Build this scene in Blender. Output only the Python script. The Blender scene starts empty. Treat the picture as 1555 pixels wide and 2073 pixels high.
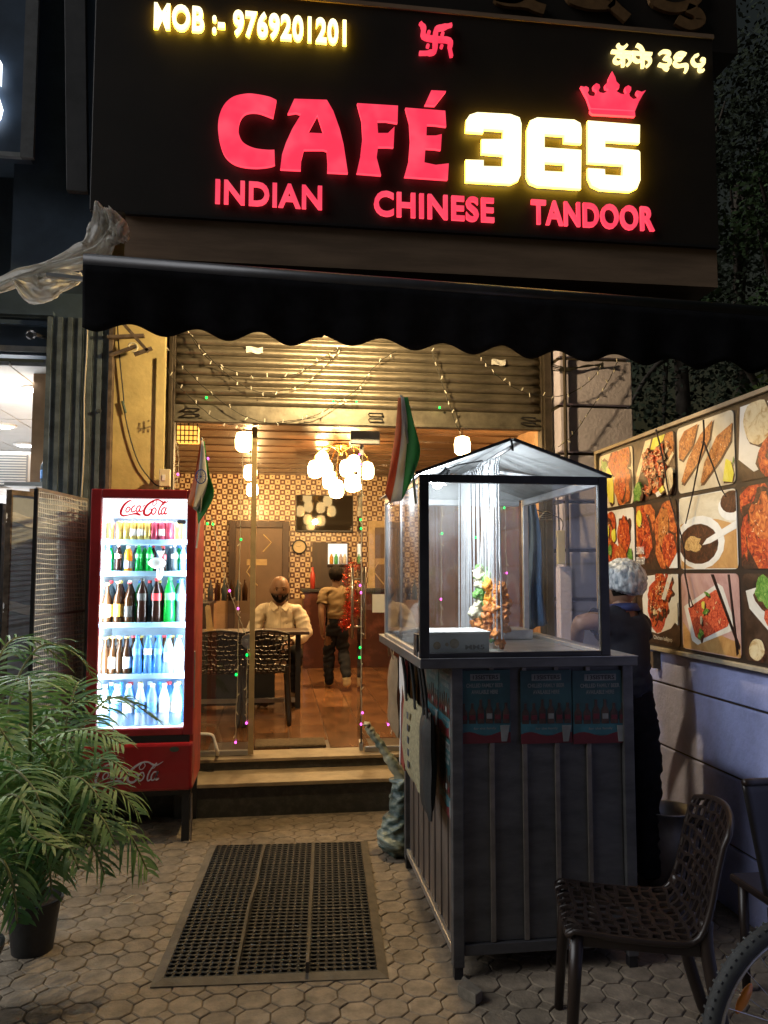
import bpy, bmesh, math, random
from mathutils import Vector, Matrix, noise
from mathutils.geometry import tessellate_polygon
random.seed(7)
R = math.radians
V = Vector
scene = bpy.context.scene
C = scene.collection

# ------------------------------------------------------------------ camera
CAM_H, FPX, PCX, PCY = 1.6, 1600.0, 777.5, 1036.5
PITCH = math.atan(122 / FPX)
YAW = math.atan(214.5 / (FPX / math.cos(PITCH)))
cd = bpy.data.cameras.new('camera'); cam = bpy.data.objects.new('camera', cd); C.objects.link(cam)
cam.location = (0, 0, CAM_H); cam.rotation_euler = (math.pi / 2 + PITCH, 0, -YAW)
cd.sensor_fit = 'VERTICAL'; cd.sensor_height = 24; cd.lens = 24 * FPX / 2073
cd.clip_start = 0.05; cd.clip_end = 500
scene.camera = cam

# ------------------------------------------------------------------ night sky, one weak sun (far street light), exposure
world = bpy.data.worlds.new('World'); scene.world = world; world.use_nodes = True
wn = world.node_tree; bg = wn.nodes['Background']
sky = wn.nodes.new('ShaderNodeTexSky'); sky.sky_type = 'NISHITA'; sky.sun_disc = False
sky.sun_elevation = R(3); sky.sun_rotation = R(-82); sky.air_density = 1.5; sky.dust_density = 3.0
wn.links.new(sky.outputs[0], bg.inputs[0]); bg.inputs[1].default_value = 0.017
sd = bpy.data.lights.new('sun', 'SUN'); sd.energy = 1.5; sd.angle = R(40); sd.color = (0.97, 0.98, 1.0)
sun = bpy.data.objects.new('sun', sd); C.objects.link(sun)
sun.rotation_euler = Vector((0.83, 0.08, -0.54)).to_track_quat('-Z', 'Y').to_euler()
vs = scene.view_settings; vs.view_transform = 'Standard'; vs.look = 'None'; vs.gamma = 1; vs.exposure = 0.25
vs.use_curve_mapping = False
scene.cycles.use_denoising = True
scene.cycles.max_bounces = 10; scene.cycles.transparent_max_bounces = 24; scene.cycles.transmission_bounces = 6
scene.cycles.sample_clamp_indirect = 6.0
scene.cycles.caustics_reflective = False; scene.cycles.caustics_refractive = False

# ------------------------------------------------------------------ survey helpers: a sight line met with a plane of the place
def ray(u, v):
    x = u - PCX; y = PCY - v
    fy = FPX * math.cos(PITCH) - y * math.sin(PITCH); fz = FPX * math.sin(PITCH) + y * math.cos(PITCH)
    return x * math.cos(YAW) + fy * math.sin(YAW), -x * math.sin(YAW) + fy * math.cos(YAW), fz
def on_y(u, v, Y):
    r = ray(u, v); t = Y / r[1]; return Vector((r[0] * t, Y, CAM_H + r[2] * t))
def on_z(u, v, Z=0.0):
    r = ray(u, v); t = (Z - CAM_H) / r[2]; return Vector((r[0] * t, r[1] * t, Z))
def on_x(u, v, X):
    r = ray(u, v); t = X / r[0]; return Vector((X, r[1] * t, CAM_H + r[2] * t))

# ------------------------------------------------------------------ mesh builder
INV = {}
class MB:
    def __init__(s): s.v = []; s.f = []; s.m = []; s.k = 0; s.T = None
    def mat(s, k): s.k = k; return s
    def add(s, vs, fs):
        o = len(s.v)
        s.v += [tuple(s.T @ Vector(p)) for p in vs] if s.T is not None else [tuple(p) for p in vs]
        s.f += [tuple(i + o for i in f) for f in fs]; s.m += [s.k] * len(fs); return s
    def box(s, x0, x1, y0, y1, z0, z1):
        if x0 > x1: x0, x1 = x1, x0
        if y0 > y1: y0, y1 = y1, y0
        if z0 > z1: z0, z1 = z1, z0
        vs = [(x, y, z) for z in (z0, z1) for y in (y0, y1) for x in (x0, x1)]
        return s.add(vs, [(0, 2, 3, 1), (4, 5, 7, 6), (0, 1, 5, 4), (2, 6, 7, 3), (0, 4, 6, 2), (1, 3, 7, 5)])
    def bar(s, p0, p1, w, h=None, up=(0, 0, 1)):
        p0 = Vector(p0); p1 = Vector(p1); d = (p1 - p0).normalized(); h = h or w
        u = Vector(up)
        if abs(d.dot(u)) > .98: u = Vector((0, 1, 0))
        a = d.cross(u).normalized() * w / 2; b = a.cross(d).normalized() * h / 2
        vs = [p + x * a + y * b for p in (p0, p1) for x, y in ((-1, -1), (1, -1), (1, 1), (-1, 1))]
        return s.add(vs, [(3, 2, 1, 0), (4, 5, 6, 7), (0, 1, 5, 4), (1, 2, 6, 5), (2, 3, 7, 6), (3, 0, 4, 7)])
    def tube(s, path, r, n=6, caps=True, flat=1.0):
        P = [Vector(p) for p in path]; L = len(P)
        rr = r if isinstance(r, (list, tuple)) else [r] * L
        t0 = (P[1] - P[0]).normalized()
        u = Vector((0, 0, 1)) if abs(t0.z) < .9 else Vector((1, 0, 0))
        a = t0.cross(u).normalized(); vs = []; fs = []
        for i in range(L):
            t = (P[min(i + 1, L - 1)] - P[max(i - 1, 0)])
            t = t.normalized() if t.length > 1e-9 else t0
            a = (a - t * a.dot(t))
            a = a.normalized() if a.length > 1e-6 else t.orthogonal().normalized()
            b = t.cross(a)
            for k in range(n):
                q = 2 * math.pi * k / n
                vs.append(P[i] + (a * math.cos(q) + b * math.sin(q) * flat) * rr[i])
        for i in range(L - 1):
            for k in range(n):
                k2 = (k + 1) % n
                fs.append((i * n + k, i * n + k2, (i + 1) * n + k2, (i + 1) * n + k))
        if caps: fs += [tuple(range(n - 1, -1, -1)), tuple((L - 1) * n + k for k in range(n))]
        return s.add(vs, fs)
    def cyl(s, p0, p1, r0, r1=None, n=12, caps=True):
        return s.tube([p0, p1], [r0, r0 if r1 is None else r1], n, caps)
    def lathe(s, prof, n=14, o=(0, 0, 0), M=None, cap=True):
        vs = []; fs = []; L = len(prof); o = Vector(o)
        for r, z in prof:
            for k in range(n):
                q = 2 * math.pi * k / n; p = Vector((r * math.cos(q), r * math.sin(q), z))
                vs.append((M @ p if M is not None else p) + o)
        for i in range(L - 1):
            for k in range(n):
                k2 = (k + 1) % n; fs.append((i * n + k, i * n + k2, (i + 1) * n + k2, (i + 1) * n + k))
        if cap:
            if prof[0][0] > 1e-5: fs.append(tuple(range(n - 1, -1, -1)))
            if prof[-1][0] > 1e-5: fs.append(tuple((L - 1) * n + k for k in range(n)))
        return s.add(vs, fs)
    def sph(s, c, r, n=10, m=7, sc=(1, 1, 1)):
        c = Vector(c); prof = [(r * math.sin(math.pi * i / m), -r * math.cos(math.pi * i / m)) for i in range(m + 1)]
        return s.lathe([(max(a, 1e-6), b) for a, b in prof], n, c, Matrix.Diagonal(sc), cap=False)
    def prism(s, loops, fn, w0, w1, back=True):
        if not isinstance(loops[0][0], (tuple, list, Vector)): loops = [loops]
        flat = [p for l in loops for p in l]
        tri = tessellate_polygon([[Vector((p[0], p[1], 0)) for p in l] for l in loops])
        n = len(flat); vs = [fn(p[0], p[1], w0) for p in flat] + [fn(p[0], p[1], w1) for p in flat]
        # orient so that the w0 side faces out
        fs = []
        for t in tri:
            a, b, c = t
            A, B, D = flat[a], flat[b], flat[c]
            ar = (B[0] - A[0]) * (D[1] - A[1]) - (B[1] - A[1]) * (D[0] - A[0])
            if ar < 0: a, c = c, a
            fs.append((a, b, c))
            if back: fs.append((c + n, b + n, a + n))
        o = 0
        for l in loops:
            m = len(l)
            for i in range(m):
                j = (i + 1) % m; fs.append((o + i, o + i + n, o + j + n, o + j))
            o += m
        return s.add(vs, fs)
    def grid(s, fn, nu, nv):
        vs = [fn(i / nu, j / nv) for j in range(nv + 1) for i in range(nu + 1)]; w = nu + 1
        return s.add(vs, [(j * w + i, j * w + i + 1, (j + 1) * w + i + 1, (j + 1) * w + i) for j in range(nv) for i in range(nu)])
    def quad(s, a, b, c, d): return s.add([a, b, c, d], [(0, 1, 2, 3)])
    def mesh(s, name, mats, smooth=False, fixn=True):
        me = bpy.data.meshes.new(name); me.from_pydata(s.v, [], s.f)
        for m in (mats if isinstance(mats, (list, tuple)) else [mats]): me.materials.append(m)
        if any(s.m): me.polygons.foreach_set('material_index', s.m)
        if smooth:
            me.polygons.foreach_set('use_smooth', [True] * len(me.polygons))
        if fixn:
            b = bmesh.new(); b.from_mesh(me); bmesh.ops.recalc_face_normals(b, faces=b.faces); b.to_mesh(me); b.free()
        me.update(); return me

def tag(o, label=None, cat=None, group=None, kind=None):
    if label: o['label'] = label
    if cat: o['category'] = cat
    if group: o['group'] = group
    if kind: o['kind'] = kind
    return o
def thing(name, label, cat, loc=(0, 0, 0), group=None, rz=0.0, local=False):
    o = bpy.data.objects.new(name, None); C.objects.link(o); o.empty_display_size = .1
    o.location = loc; o.rotation_euler = (0, 0, rz)
    INV[o.name] = None if local else (Matrix.Translation(loc) @ Matrix.Rotation(rz, 4, 'Z')).inverted()
    return tag(o, label, cat, group)
def put(name, mb, mats, parent=None, smooth=False, bev=0.0, label=None, cat=None, group=None, kind=None, solid=0.0, sub=0, auto=None, fixn=True):
    me = mb.mesh(name, mats, smooth, fixn) if isinstance(mb, MB) else mb
    if parent is None and isinstance(mb, MB) and len(me.vertices):
        xs = [v.co for v in me.vertices]
        c = Vector(((min(p.x for p in xs) + max(p.x for p in xs)) / 2, (min(p.y for p in xs) + max(p.y for p in xs)) / 2, min(p.z for p in xs)))
        me.transform(Matrix.Translation(-c))
    else: c = None
    o = bpy.data.objects.new(name, me); C.objects.link(o)
    if c is not None: o.location = c
    if parent is not None:
        o.parent = parent
        iv = INV.get(parent.name)
        if iv is not None: o.matrix_parent_inverse = iv
    if solid: md = o.modifiers.new('s', 'SOLIDIFY'); md.thickness = solid; md.offset = 0
    if bev: md = o.modifiers.new('b', 'BEVEL'); md.width = bev; md.segments = 2; md.limit_method = 'ANGLE'; md.angle_limit = R(40)
    if sub: md = o.modifiers.new('u', 'SUBSURF'); md.levels = sub; md.render_levels = sub
    if auto is not None:
        me.polygons.foreach_set('use_smooth', [True] * len(me.polygons)); me.set_sharp_from_angle(angle=R(auto))
    tag(o, label, cat, group, kind); return o
def dup(root, loc=None, rz=None, label=None, parent=None, name=None):
    r = root.copy(); C.objects.link(r); r.parent = parent
    if loc is not None: r.location = loc
    if rz is not None: r.rotation_euler = (0, 0, rz)
    if label: r['label'] = label
    for ch in root.children:
        c = ch.copy(); C.objects.link(c); c.parent = r
        for g in ch.children:
            d = g.copy(); C.objects.link(d); d.parent = c
    return r

# ------------------------------------------------------------------ materials
def nodes(m):
    m.use_nodes = True; nt = m.node_tree; return nt, nt.nodes, nt.links
def mat(name, col, rough=.6, metal=0., var=.18, scale=14., bump=0., bscale=None, emit=None, es=0., spec=.5, alpha=None, rnd=0., stretch=None, col2=None, lo=.35, hi=.65, coat=0., trans=0., detail=5., world=False, stain=0.):
    m = bpy.data.materials.new(name); nt, N, L = nodes(m); b = N['Principled BSDF']
    b.inputs['Roughness'].default_value = rough; b.inputs['Metallic'].default_value = metal
    b.inputs['Specular IOR Level'].default_value = spec
    if coat: b.inputs['Coat Weight'].default_value = coat
    if trans: b.inputs['Transmission Weight'].default_value = trans
    c = (*col, 1)
    b.inputs['Base Color'].default_value = c
    if var or col2 or bump:
        tc = N.new('ShaderNodeNewGeometry' if world else 'ShaderNodeTexCoord'); mp = N.new('ShaderNodeMapping'); L.new(tc.outputs['Position' if world else 'Object'], mp.inputs[0])
        if stretch: mp.inputs['Scale'].default_value = stretch
        nz = N.new('ShaderNodeTexNoise'); nz.inputs['Scale'].default_value = scale; nz.inputs['Detail'].default_value = detail
        nz.inputs['Roughness'].default_value = .62
        L.new(mp.outputs[0], nz.inputs['Vector'])
    last = None
    if var or col2:
        rp = N.new('ShaderNodeValToRGB'); rp.color_ramp.elements[0].position = lo; rp.color_ramp.elements[1].position = hi
        c2 = col2 if col2 else tuple(min(1, x * (1 + var)) for x in col)
        c1 = col if col2 else tuple(x * (1 - var) for x in col)
        rp.color_ramp.elements[0].color = (*c1, 1); rp.color_ramp.elements[1].color = (*c2, 1)
        L.new(nz.outputs[0], rp.inputs[0]); last = rp.outputs[0]
    if rnd:
        oi = N.new('ShaderNodeObjectInfo'); ma = N.new('ShaderNodeMapRange')
        ma.inputs[3].default_value = 1 - rnd; ma.inputs[4].default_value = 1 + rnd; L.new(oi.outputs['Random'], ma.inputs[0])
        mx = N.new('ShaderNodeVectorMath'); mx.operation = 'SCALE'
        if last: L.new(last, mx.inputs[0])
        else: mx.inputs[0].default_value = col
        L.new(ma.outputs[0], mx.inputs['Scale']); last = mx.outputs[0]
    if stain:
        n3 = N.new('ShaderNodeTexNoise'); n3.inputs['Scale'].default_value = 1.7; n3.inputs['Detail'].default_value = 8; n3.inputs['Roughness'].default_value = .7; L.new(mp.outputs[0], n3.inputs['Vector'])
        r3 = N.new('ShaderNodeMapRange'); r3.inputs[1].default_value = .38; r3.inputs[2].default_value = .62; r3.inputs[3].default_value = 1 - stain; r3.inputs[4].default_value = 1.08; L.new(n3.outputs[0], r3.inputs[0])
        m3 = N.new('ShaderNodeVectorMath'); m3.operation = 'SCALE'; L.new(last, m3.inputs[0]); L.new(r3.outputs[0], m3.inputs['Scale']); last = m3.outputs[0]
    if last: L.new(last, b.inputs['Base Color'])
    if bump:
        n2 = N.new('ShaderNodeTexNoise'); n2.inputs['Scale'].default_value = bscale or scale * 3; n2.inputs['Detail'].default_value = 4
        L.new(mp.outputs[0], n2.inputs['Vector'])
        bp = N.new('ShaderNodeBump'); bp.inputs['Strength'].default_value = bump; bp.inputs['Distance'].default_value = .01
        L.new(n2.outputs[0], bp.inputs['Height']); L.new(bp.outputs[0], b.inputs['Normal'])
    if emit:
        b.inputs['Emission Color'].default_value = (*emit, 1); b.inputs['Emission Strength'].default_value = es
    return m
def glass(name, tint=(1, 1, 1), gloss=.10, rough=.02, haze=0.0, hazecol=(.8, .85, .85)):
    m = bpy.data.materials.new(name); nt, N, L = nodes(m)
    out = N['Material Output']; N.remove(N['Principled BSDF'])
    t = N.new('ShaderNodeBsdfTransparent'); t.inputs[0].default_value = (*tint, 1)
    g = N.new('ShaderNodeBsdfGlossy'); g.inputs['Roughness'].default_value = rough
    fr = N.new('ShaderNodeFresnel'); fr.inputs[0].default_value = 1.5
    ma = N.new('ShaderNodeMath'); ma.operation = 'MULTIPLY_ADD'; ma.inputs[1].default_value = .8; ma.inputs[2].default_value = gloss * .3
    L.new(fr.outputs[0], ma.inputs[0])
    mx = N.new('ShaderNodeMixShader'); L.new(ma.outputs[0], mx.inputs[0]); L.new(t.outputs[0], mx.inputs[1]); L.new(g.outputs[0], mx.inputs[2])
    last = mx
    if haze:
        d = N.new('ShaderNodeBsdfTranslucent'); d.inputs[0].default_value = (*hazecol, 1)
        d2 = N.new('ShaderNodeBsdfDiffuse'); d2.inputs[0].default_value = (*hazecol, 1)
        dm = N.new('ShaderNodeMixShader'); dm.inputs[0].default_value = .5; L.new(d.outputs[0], dm.inputs[1]); L.new(d2.outputs[0], dm.inputs[2])
        tc = N.new('ShaderNodeTexCoord'); nz = N.new('ShaderNodeTexNoise'); nz.inputs['Scale'].default_value = 7; nz.inputs['Detail'].default_value = 6
        L.new(tc.outputs['Object'], nz.inputs['Vector'])
        rg = N.new('ShaderNodeMapRange'); rg.inputs[1].default_value = .35; rg.inputs[2].default_value = .75; rg.inputs[3].default_value = haze * .3; rg.inputs[4].default_value = haze * 1.6
        L.new(nz.outputs[0], rg.inputs[0])
        m2 = N.new('ShaderNodeMixShader'); L.new(rg.outputs[0], m2.inputs[0]); L.new(mx.outputs[0], m2.inputs[1]); L.new(dm.outputs[0], m2.inputs[2]); last = m2
    L.new(last.outputs[0], out.inputs[0]); return m
def glow(name, col, s):
    m = bpy.data.materials.new(name); nt, N, L = nodes(m); b = N['Principled BSDF']
    b.inputs['Base Color'].default_value = (*[min(1, c * .8) for c in col], 1); b.inputs['Roughness'].default_value = .4
    b.inputs['Emission Color'].default_value = (*col, 1); b.inputs['Emission Strength'].default_value = s
    return m
def bottle_mat(name, col, rough=.08, see=.45):
    m = bpy.data.materials.new(name); nt, N, L = nodes(m); out = N['Material Output']; b = N['Principled BSDF']
    b.inputs['Base Color'].default_value = (*col, 1); b.inputs['Roughness'].default_value = rough
    tr = N.new('ShaderNodeBsdfTranslucent'); tr.inputs[0].default_value = (*[min(1, c * 1.3) for c in col], 1)
    tp = N.new('ShaderNodeBsdfTransparent'); tp.inputs[0].default_value = (*[min(1, c * 1.4) for c in col], 1)
    a = N.new('ShaderNodeMixShader'); a.inputs[0].default_value = .5; L.new(b.outputs[0], a.inputs[1]); L.new(tr.outputs[0], a.inputs[2])
    c = N.new('ShaderNodeMixShader'); c.inputs[0].default_value = see; L.new(a.outputs[0], c.inputs[1]); L.new(tp.outputs[0], c.inputs[2])
    L.new(c.outputs[0], out.inputs[0]); return m
def lamp(name, kind, loc, energy, col, parent, size=.1, rot=None, sy=None):
    d = bpy.data.lights.new(name, kind); d.energy = energy; d.color = col
    if kind == 'AREA':
        d.size = size
        if sy: d.shape = 'RECTANGLE'; d.size_y = sy
    elif kind in ('POINT', 'SPOT'): d.shadow_soft_size = size
    o = bpy.data.objects.new(name, d); C.objects.link(o); o.location = loc
    if rot: o.rotation_euler = rot
    if parent is not None:
        o.parent = parent; iv = INV.get(parent.name)
        if iv is not None: o.matrix_parent_inverse = iv
    return o
def text_mesh(body, size=1.0, bold=0.0, ext=0.0, shear=0.0, sx=1.0, space=1.0):
    cu = bpy.data.curves.new('t', 'FONT'); cu.body = body; cu.size = size; cu.offset = bold; cu.extrude = ext; cu.shear = shear
    cu.space_character = space; cu.resolution_u = 4
    o = bpy.data.objects.new('t', cu); C.objects.link(o)
    dg = bpy.context.evaluated_depsgraph_get(); dg.update()
    me = bpy.data.meshes.new_from_object(o.evaluated_get(dg)); bpy.data.objects.remove(o)
    if sx != 1: me.transform(Matrix.Diagonal((sx, 1, 1, 1)))
    return me
def fit_text(body, p0, xdir, zdir, width, height, ext, m, bold=0.0, **kw):
    """flat lettering: lower-left corner p0, run along xdir, up zdir, scaled to width x height, ext thick towards the reader"""
    me = text_mesh(body, 1.0, bold, .5 if ext else 0, **kw)
    xs = [v.co.x for v in me.vertices]; ys = [v.co.y for v in me.vertices]
    x0, x1, y0, y1 = min(xs), max(xs), min(ys), max(ys)
    xd = Vector(xdir).normalized(); zd = Vector(zdir).normalized(); nd = xd.cross(zd)
    p0 = Vector(p0)
    for v in me.vertices:
        a, b, c = v.co
        v.co = p0 + xd * ((a - x0) / (x1 - x0) * width) + zd * ((b - y0) / (y1 - y0) * height) + nd * ((c + .5) * ext if ext else 0)
    me.materials.clear(); me.materials.append(m); me.update(); return me

X_, Y_, Z_ = Vector((1, 0, 0)), Vector((0, 1, 0)), Vector((0, 0, 1))
M = {}
M['paver'] = mat('paver', (.24, .192, .134), .85, var=.28, scale=14, bump=.35, bscale=90, rnd=.13, world=True, stain=.30)
M['joint'] = mat('joint_sand', (.135, .112, .085), .95, var=.35, world=True, stain=.3, scale=12, bump=.6, bscale=60)
M['stone_dark'] = mat('dark_granite', (.035, .037, .036), .42, var=.5, scale=22, bump=.15, bscale=90, col2=(.085, .085, .078), lo=.45, hi=.8)
M['stone_tread'] = mat('tread_stone', (.33, .26, .17), .5, var=.25, scale=6, bump=.15)
M['yellow'] = mat('yellow_paint', (.62, .50, .22), .7, var=.14, scale=5, bump=.35, bscale=22)
M['lilac'] = mat('lilac_paint', (.68, .64, .80), .75, var=.10, scale=6, bump=.45, bscale=40)
M['lilac2'] = mat('lilac_wall_paint', (.38, .42, .74), .75, var=.25, scale=3.2, bump=.5, bscale=30, lo=.3, hi=.7)
M['wall'] = mat('plaster', (.30, .28, .25), .85, var=.2, scale=4, bump=.3)
M['black'] = mat('black_metal', (.014, .014, .016), .45, var=.3, scale=10)
M['blackfab'] = mat('black_canvas', (.010, .010, .012), 1.0, spec=.08, var=.3, scale=9, bump=.25, bscale=200)
M['navy'] = mat('navy_panel', (.060, .095, .15), .5, var=.2, scale=4)
M['shutter'] = mat('shutter_steel', (.24, .21, .16), .42, .75, var=.3, scale=5, bump=.18, bscale=60, stretch=(1, 1, 4))
M['shutterbar'] = mat('shutter_bar_steel', (.20, .18, .14), .5, .6, var=.3, scale=8, bump=.15)
M['channel'] = mat('guide_channel', (.075, .06, .045), .55, .5, var=.3, scale=8)
M['steel'] = mat('brushed_steel', (.48, .49, .50), .30, .95, var=.10, scale=30, stretch=(1, 1, 12))
M['alu'] = mat('dull_aluminium', (.45, .46, .47), .42, .85, var=.15, scale=10)
M['white'] = mat('white_paint', (.78, .78, .76), .5, var=.05, scale=5)
M['cream'] = mat('cream_plastic', (.62, .56, .36), .5, var=.08, scale=9)
M['red'] = mat('fridge_red', (.34, .012, .016), .32, var=.12, scale=3, coat=.3)
M['redside'] = mat('fridge_red_side', (.42, .06, .045), .5, var=.35, scale=5, bump=.1)
M['logo_white'] = mat('logo_white', (.62, .60, .66), .5, var=.05)
M['logo_red'] = mat('logo_red', (.55, .02, .05), .5, var=.05)
M['grey'] = mat('grey_sheet', (.32, .36, .40), .55, var=.12, scale=6)
M['rust'] = mat('rusty_steel', (.16, .12, .09), .7, .4, var=.4, scale=14)
M['wire'] = mat('wire', (.78, .80, .78), .5, .3, var=.2)
M['black_rub'] = mat('black_rubber', (.009, .0085, .008), .6, var=.35, scale=16, bump=.2)
M['rub_edge'] = mat('dusty_rubber', (.11, .09, .062), .75, var=.25, scale=14, bump=.25)
M['glass'] = glass('clear_glass', gloss=.10)
M['case_glass'] = glass('smeared_glass', gloss=.10, haze=.034)
M['fridge_glass'] = glass('fridge_glass', gloss=.05)
M['dark_plastic'] = mat('dark_brown_plastic', (.016, .010, .008), .38, var=.2, scale=10)
M['skin'] = mat('skin', (.36, .20, .13), .5, var=.10, scale=18, bump=.1)
M['skin_dark'] = mat('darker_skin', (.20, .105, .06), .5, var=.12, scale=18, bump=.1)
M['hair'] = mat('black_hair', (.008, .006, .005), .9, spec=.12, var=.3, scale=40, bump=.4)
M['wood'] = mat('brown_wood', (.16, .075, .035), .5, var=.35, scale=7, stretch=(1, 1, .15), bump=.1)
M['darkwood'] = mat('dark_wood', (.055, .028, .018), .45, var=.35, scale=6, stretch=(1, 1, .2))
M['cable'] = mat('cable_dark', (.03, .028, .022), .6, var=0)
M['cable_pale'] = mat('cable_pale', (.50, .46, .36), .6, var=0)
M['paper'] = mat('white_paper', (.74, .73, .70), .6, var=.04)

# ================================================================== SETTING
# ---- ground with octagon pavers
g = MB(); g.box(-40, 40, -20, 60, -.2, -.007)
ground = put('ground', g, M['joint'], kind='structure'); INV[ground.name] = Matrix.Translation(-ground.location)
PT = .126; SA = PT / (1 + math.sqrt(2)); GAP = .0045
def octa(mb, cx, cy, z, ins=0.0, r=None):
    h = PT / 2 - GAP / 2; a = SA / 2
    def ring(k, zz):
        hh = h - k; aa = a * (hh / h)
        return [(cx + x * hh if abs(x) == 1 else cx + x * aa, cy + y * hh if abs(y) == 1 else cy + y * aa, zz) for x, y in
                ((-1, -.999), (-1, .999), (-.999, 1), (.999, 1), (1, .999), (1, -.999), (.999, -1), (-.999, -1))]
    vs = ring(0, z - .02) + ring(0, z - .003) + ring(.0035, z); n = 8
    fs = [(i, (i + 1) % n, n + (i + 1) % n, n + i) for i in range(n)] + [(n + i, n + (i + 1) % n, 2 * n + (i + 1) % n, 2 * n + i) for i in range(n)] + [tuple(range(2 * n, 3 * n))]
    mb.add(vs, fs)
def diam(mb, cx, cy, z):
    d = (PT - SA) / 2 - GAP * .72
    def ring(k, zz): return [(cx - d + k, cy, zz), (cx, cy + d - k, zz), (cx + d - k, cy, zz), (cx, cy - d + k, zz)]
    vs = ring(0, z - .02) + ring(0, z - .003) + ring(.004, z)
    fs = [(i, (i + 1) % 4, 4 + (i + 1) % 4, 4 + i) for i in range(4)] + [(4 + i, 4 + (i + 1) % 4, 8 + (i + 1) % 4, 8 + i) for i in range(4)] + [(8, 9, 10, 11)]
    mb.add(vs, fs)
MATQ = [(-.465, 3.24), (.47, 3.24), (.55, 4.84), (-.42, 4.84)]
def seen(x, y):
    if -.40 < x < .45 and 3.32 < y < 4.76: return False       # under the rubber mat
    if .80 < x < 1.42 and y > 3.3 and y < 4.3: return False    # under the stall
    if y > 5.40: return False
    dx = x * math.cos(YAW) - y * math.sin(YAW); f = x * math.sin(YAW) + y * math.cos(YAW)
    if f < .5: return False
    d = f * math.cos(PITCH) - CAM_H * math.sin(PITCH); u = PCX + FPX * dx / d; v = PCY + FPX * (f * math.sin(PITCH) + CAM_H * math.cos(PITCH)) / d
    return -20 < u < 1580 and v < 2110
om = MB(); octa(om, 0, 0, 0); ome = om.mesh('paver', M['paver'])
dm_ = MB(); diam(dm_, 0, 0, 0); dme = dm_.mesh('small_paver', M['paver'])
oc, di = [], []
for i in range(-40, 42):
    for j in range(-30, 22):
        x = -.703 + i * PT; y = 3.263 + j * PT
        if y < 5.36: oc.append((math.hypot(x, y), x, y)); di.append((math.hypot(x, y), x + PT / 2, y + PT / 2))
rest = MB()
for lst, me, nm, fn in ((oc, ome, 'paver', octa), (di, dme, 'small_paver', diam)):
    lst.sort(); k = 0
    for d, x, y in lst:
        if y > 5.36: continue
        rn = random.Random(int(x * 1000) * 7 + int(y * 1000))
        dz = rn.uniform(-.0025, .001)
        if k < 300 and seen(x, y):
            o = bpy.data.objects.new(nm, me); C.objects.link(o); o.parent = ground; o.matrix_parent_inverse = INV[ground.name]
            o.location = (x, y, dz); o.rotation_euler = (rn.uniform(-.013, .013), rn.uniform(-.013, .013), rn.uniform(-.02, .02)); k += 1
        else: fn(rest, x, y, dz)
put('paver_field', rest, M['paver'], ground, kind='stuff')

# ---- cafe building shell
cafe = thing('cafe_building', 'lit cafe shopfront with yellow left pillar, roller shutter and tiled room inside', 'shop building', (.6, 5.8, 0))
w = MB()
w.box(-1.25, -.80, 5.62, 6.0, 0, 4.2)                       # left pillar core
put('left_pillar', w, M['yellow'], cafe, bev=.008, label='yellow painted plaster pillar with worn left edge')
w = MB(); w.box(-.86, -.795, 5.60, 5.619, .25, 3.10); put('pillar_casing', w, M['yellow'], cafe, bev=.004)
w = MB(); w.box(-1.72, 2.62, 5.97, 6.1, 3.1, 6.2); put('upper_wall', w, M['wall'], cafe)
# right pillar of lilac blocks with dark grooves
w = MB(); w.box(2.06, 2.60, 5.60, 6.0, 0, 4.2); put('right_pillar', w, M['channel'], cafe, label='lilac rendered pillar with dark horizontal grooves')
blk = bpy.data.objects['right_pillar']
zz = -.03
while zz < 4.1:
    b = MB(); b.box(2.055, 2.625, 5.55, 5.96, max(zz, 0.0) + .012, zz + .345)
    put('render_block', b, M['lilac'], blk, bev=.010); zz += .358
b = MB(); b.box(2.0, 2.09, 5.46, 5.548, .0, 1.64); put('pillar_plinth', b, M['lilac'], cafe, bev=.006)
# guide channels
for nm, x0, x1 in (('guide_rail', -.792, -.742), ('guide_rail', 1.965, 2.045)):
    b = MB(); b.box(x0, x1, 5.70, 5.80, .292, 3.6); b.box(x0 + .012, x1 - .012, 5.66, 5.70, .292, 3.6); put(nm, b, M['channel'], cafe, bev=.004)
b = MB(); b.tube([(2.085, 5.52, 1.2), (2.085, 5.52, 3.4)], .014, 8); put('conduit_pipe', b, M['channel'], cafe)
# roller shutter: each slat a curved strip
sh = thing('roller_shutter', 'half raised ribbed steel roller shutter above the cafe door', 'shutter', (.6, 5.75, 2.70))
sp = [(0, 0), (-.006, .004), (-.022, .014), (-.028, .032), (-.024, .05), (-.010, .062), (-.002, .066), (-.010, .070), (0, .073)]
sl = MB()
sl.grid(lambda u, v: (-.775 + 2.76 * u, sp[int(round(v * 8))][0], sp[int(round(v * 8))][1]), 24, 8)
sme = sl.mesh('slat', M['shutter'], smooth=True)
for k in range(12):
    o = bpy.data.objects.new('slat', sme); C.objects.link(o); o.parent = sh; o.matrix_parent_inverse = INV[sh.name]; o.location = (0, 5.745, 2.80 + .073 * k)
    md = o.modifiers.new('s', 'SOLIDIFY'); md.thickness = .002
b = MB(); b.box(-.775, 1.985, 5.715, 5.76, 2.685, 2.798); b.box(-.775, 1.985, 5.70, 5.775, 2.672, 2.692); put('bottom_bar', b, M['shutterbar'], sh, bev=.004)
for x in (-.62, .70, 1.86):
    b = MB(); b.tube([(x - .05, 5.712, 2.76), (x - .05, 5.68, 2.76), (x + .05, 5.68, 2.76), (x + .05, 5.712, 2.76)], .006, 6); b.tube([(x - .05, 5.712, 2.72), (x - .05, 5.68, 2.72), (x + .05, 5.68, 2.72), (x + .05, 5.712, 2.72)], .006, 6)
    put('pull_handle', b, M['black'], sh)
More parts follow.
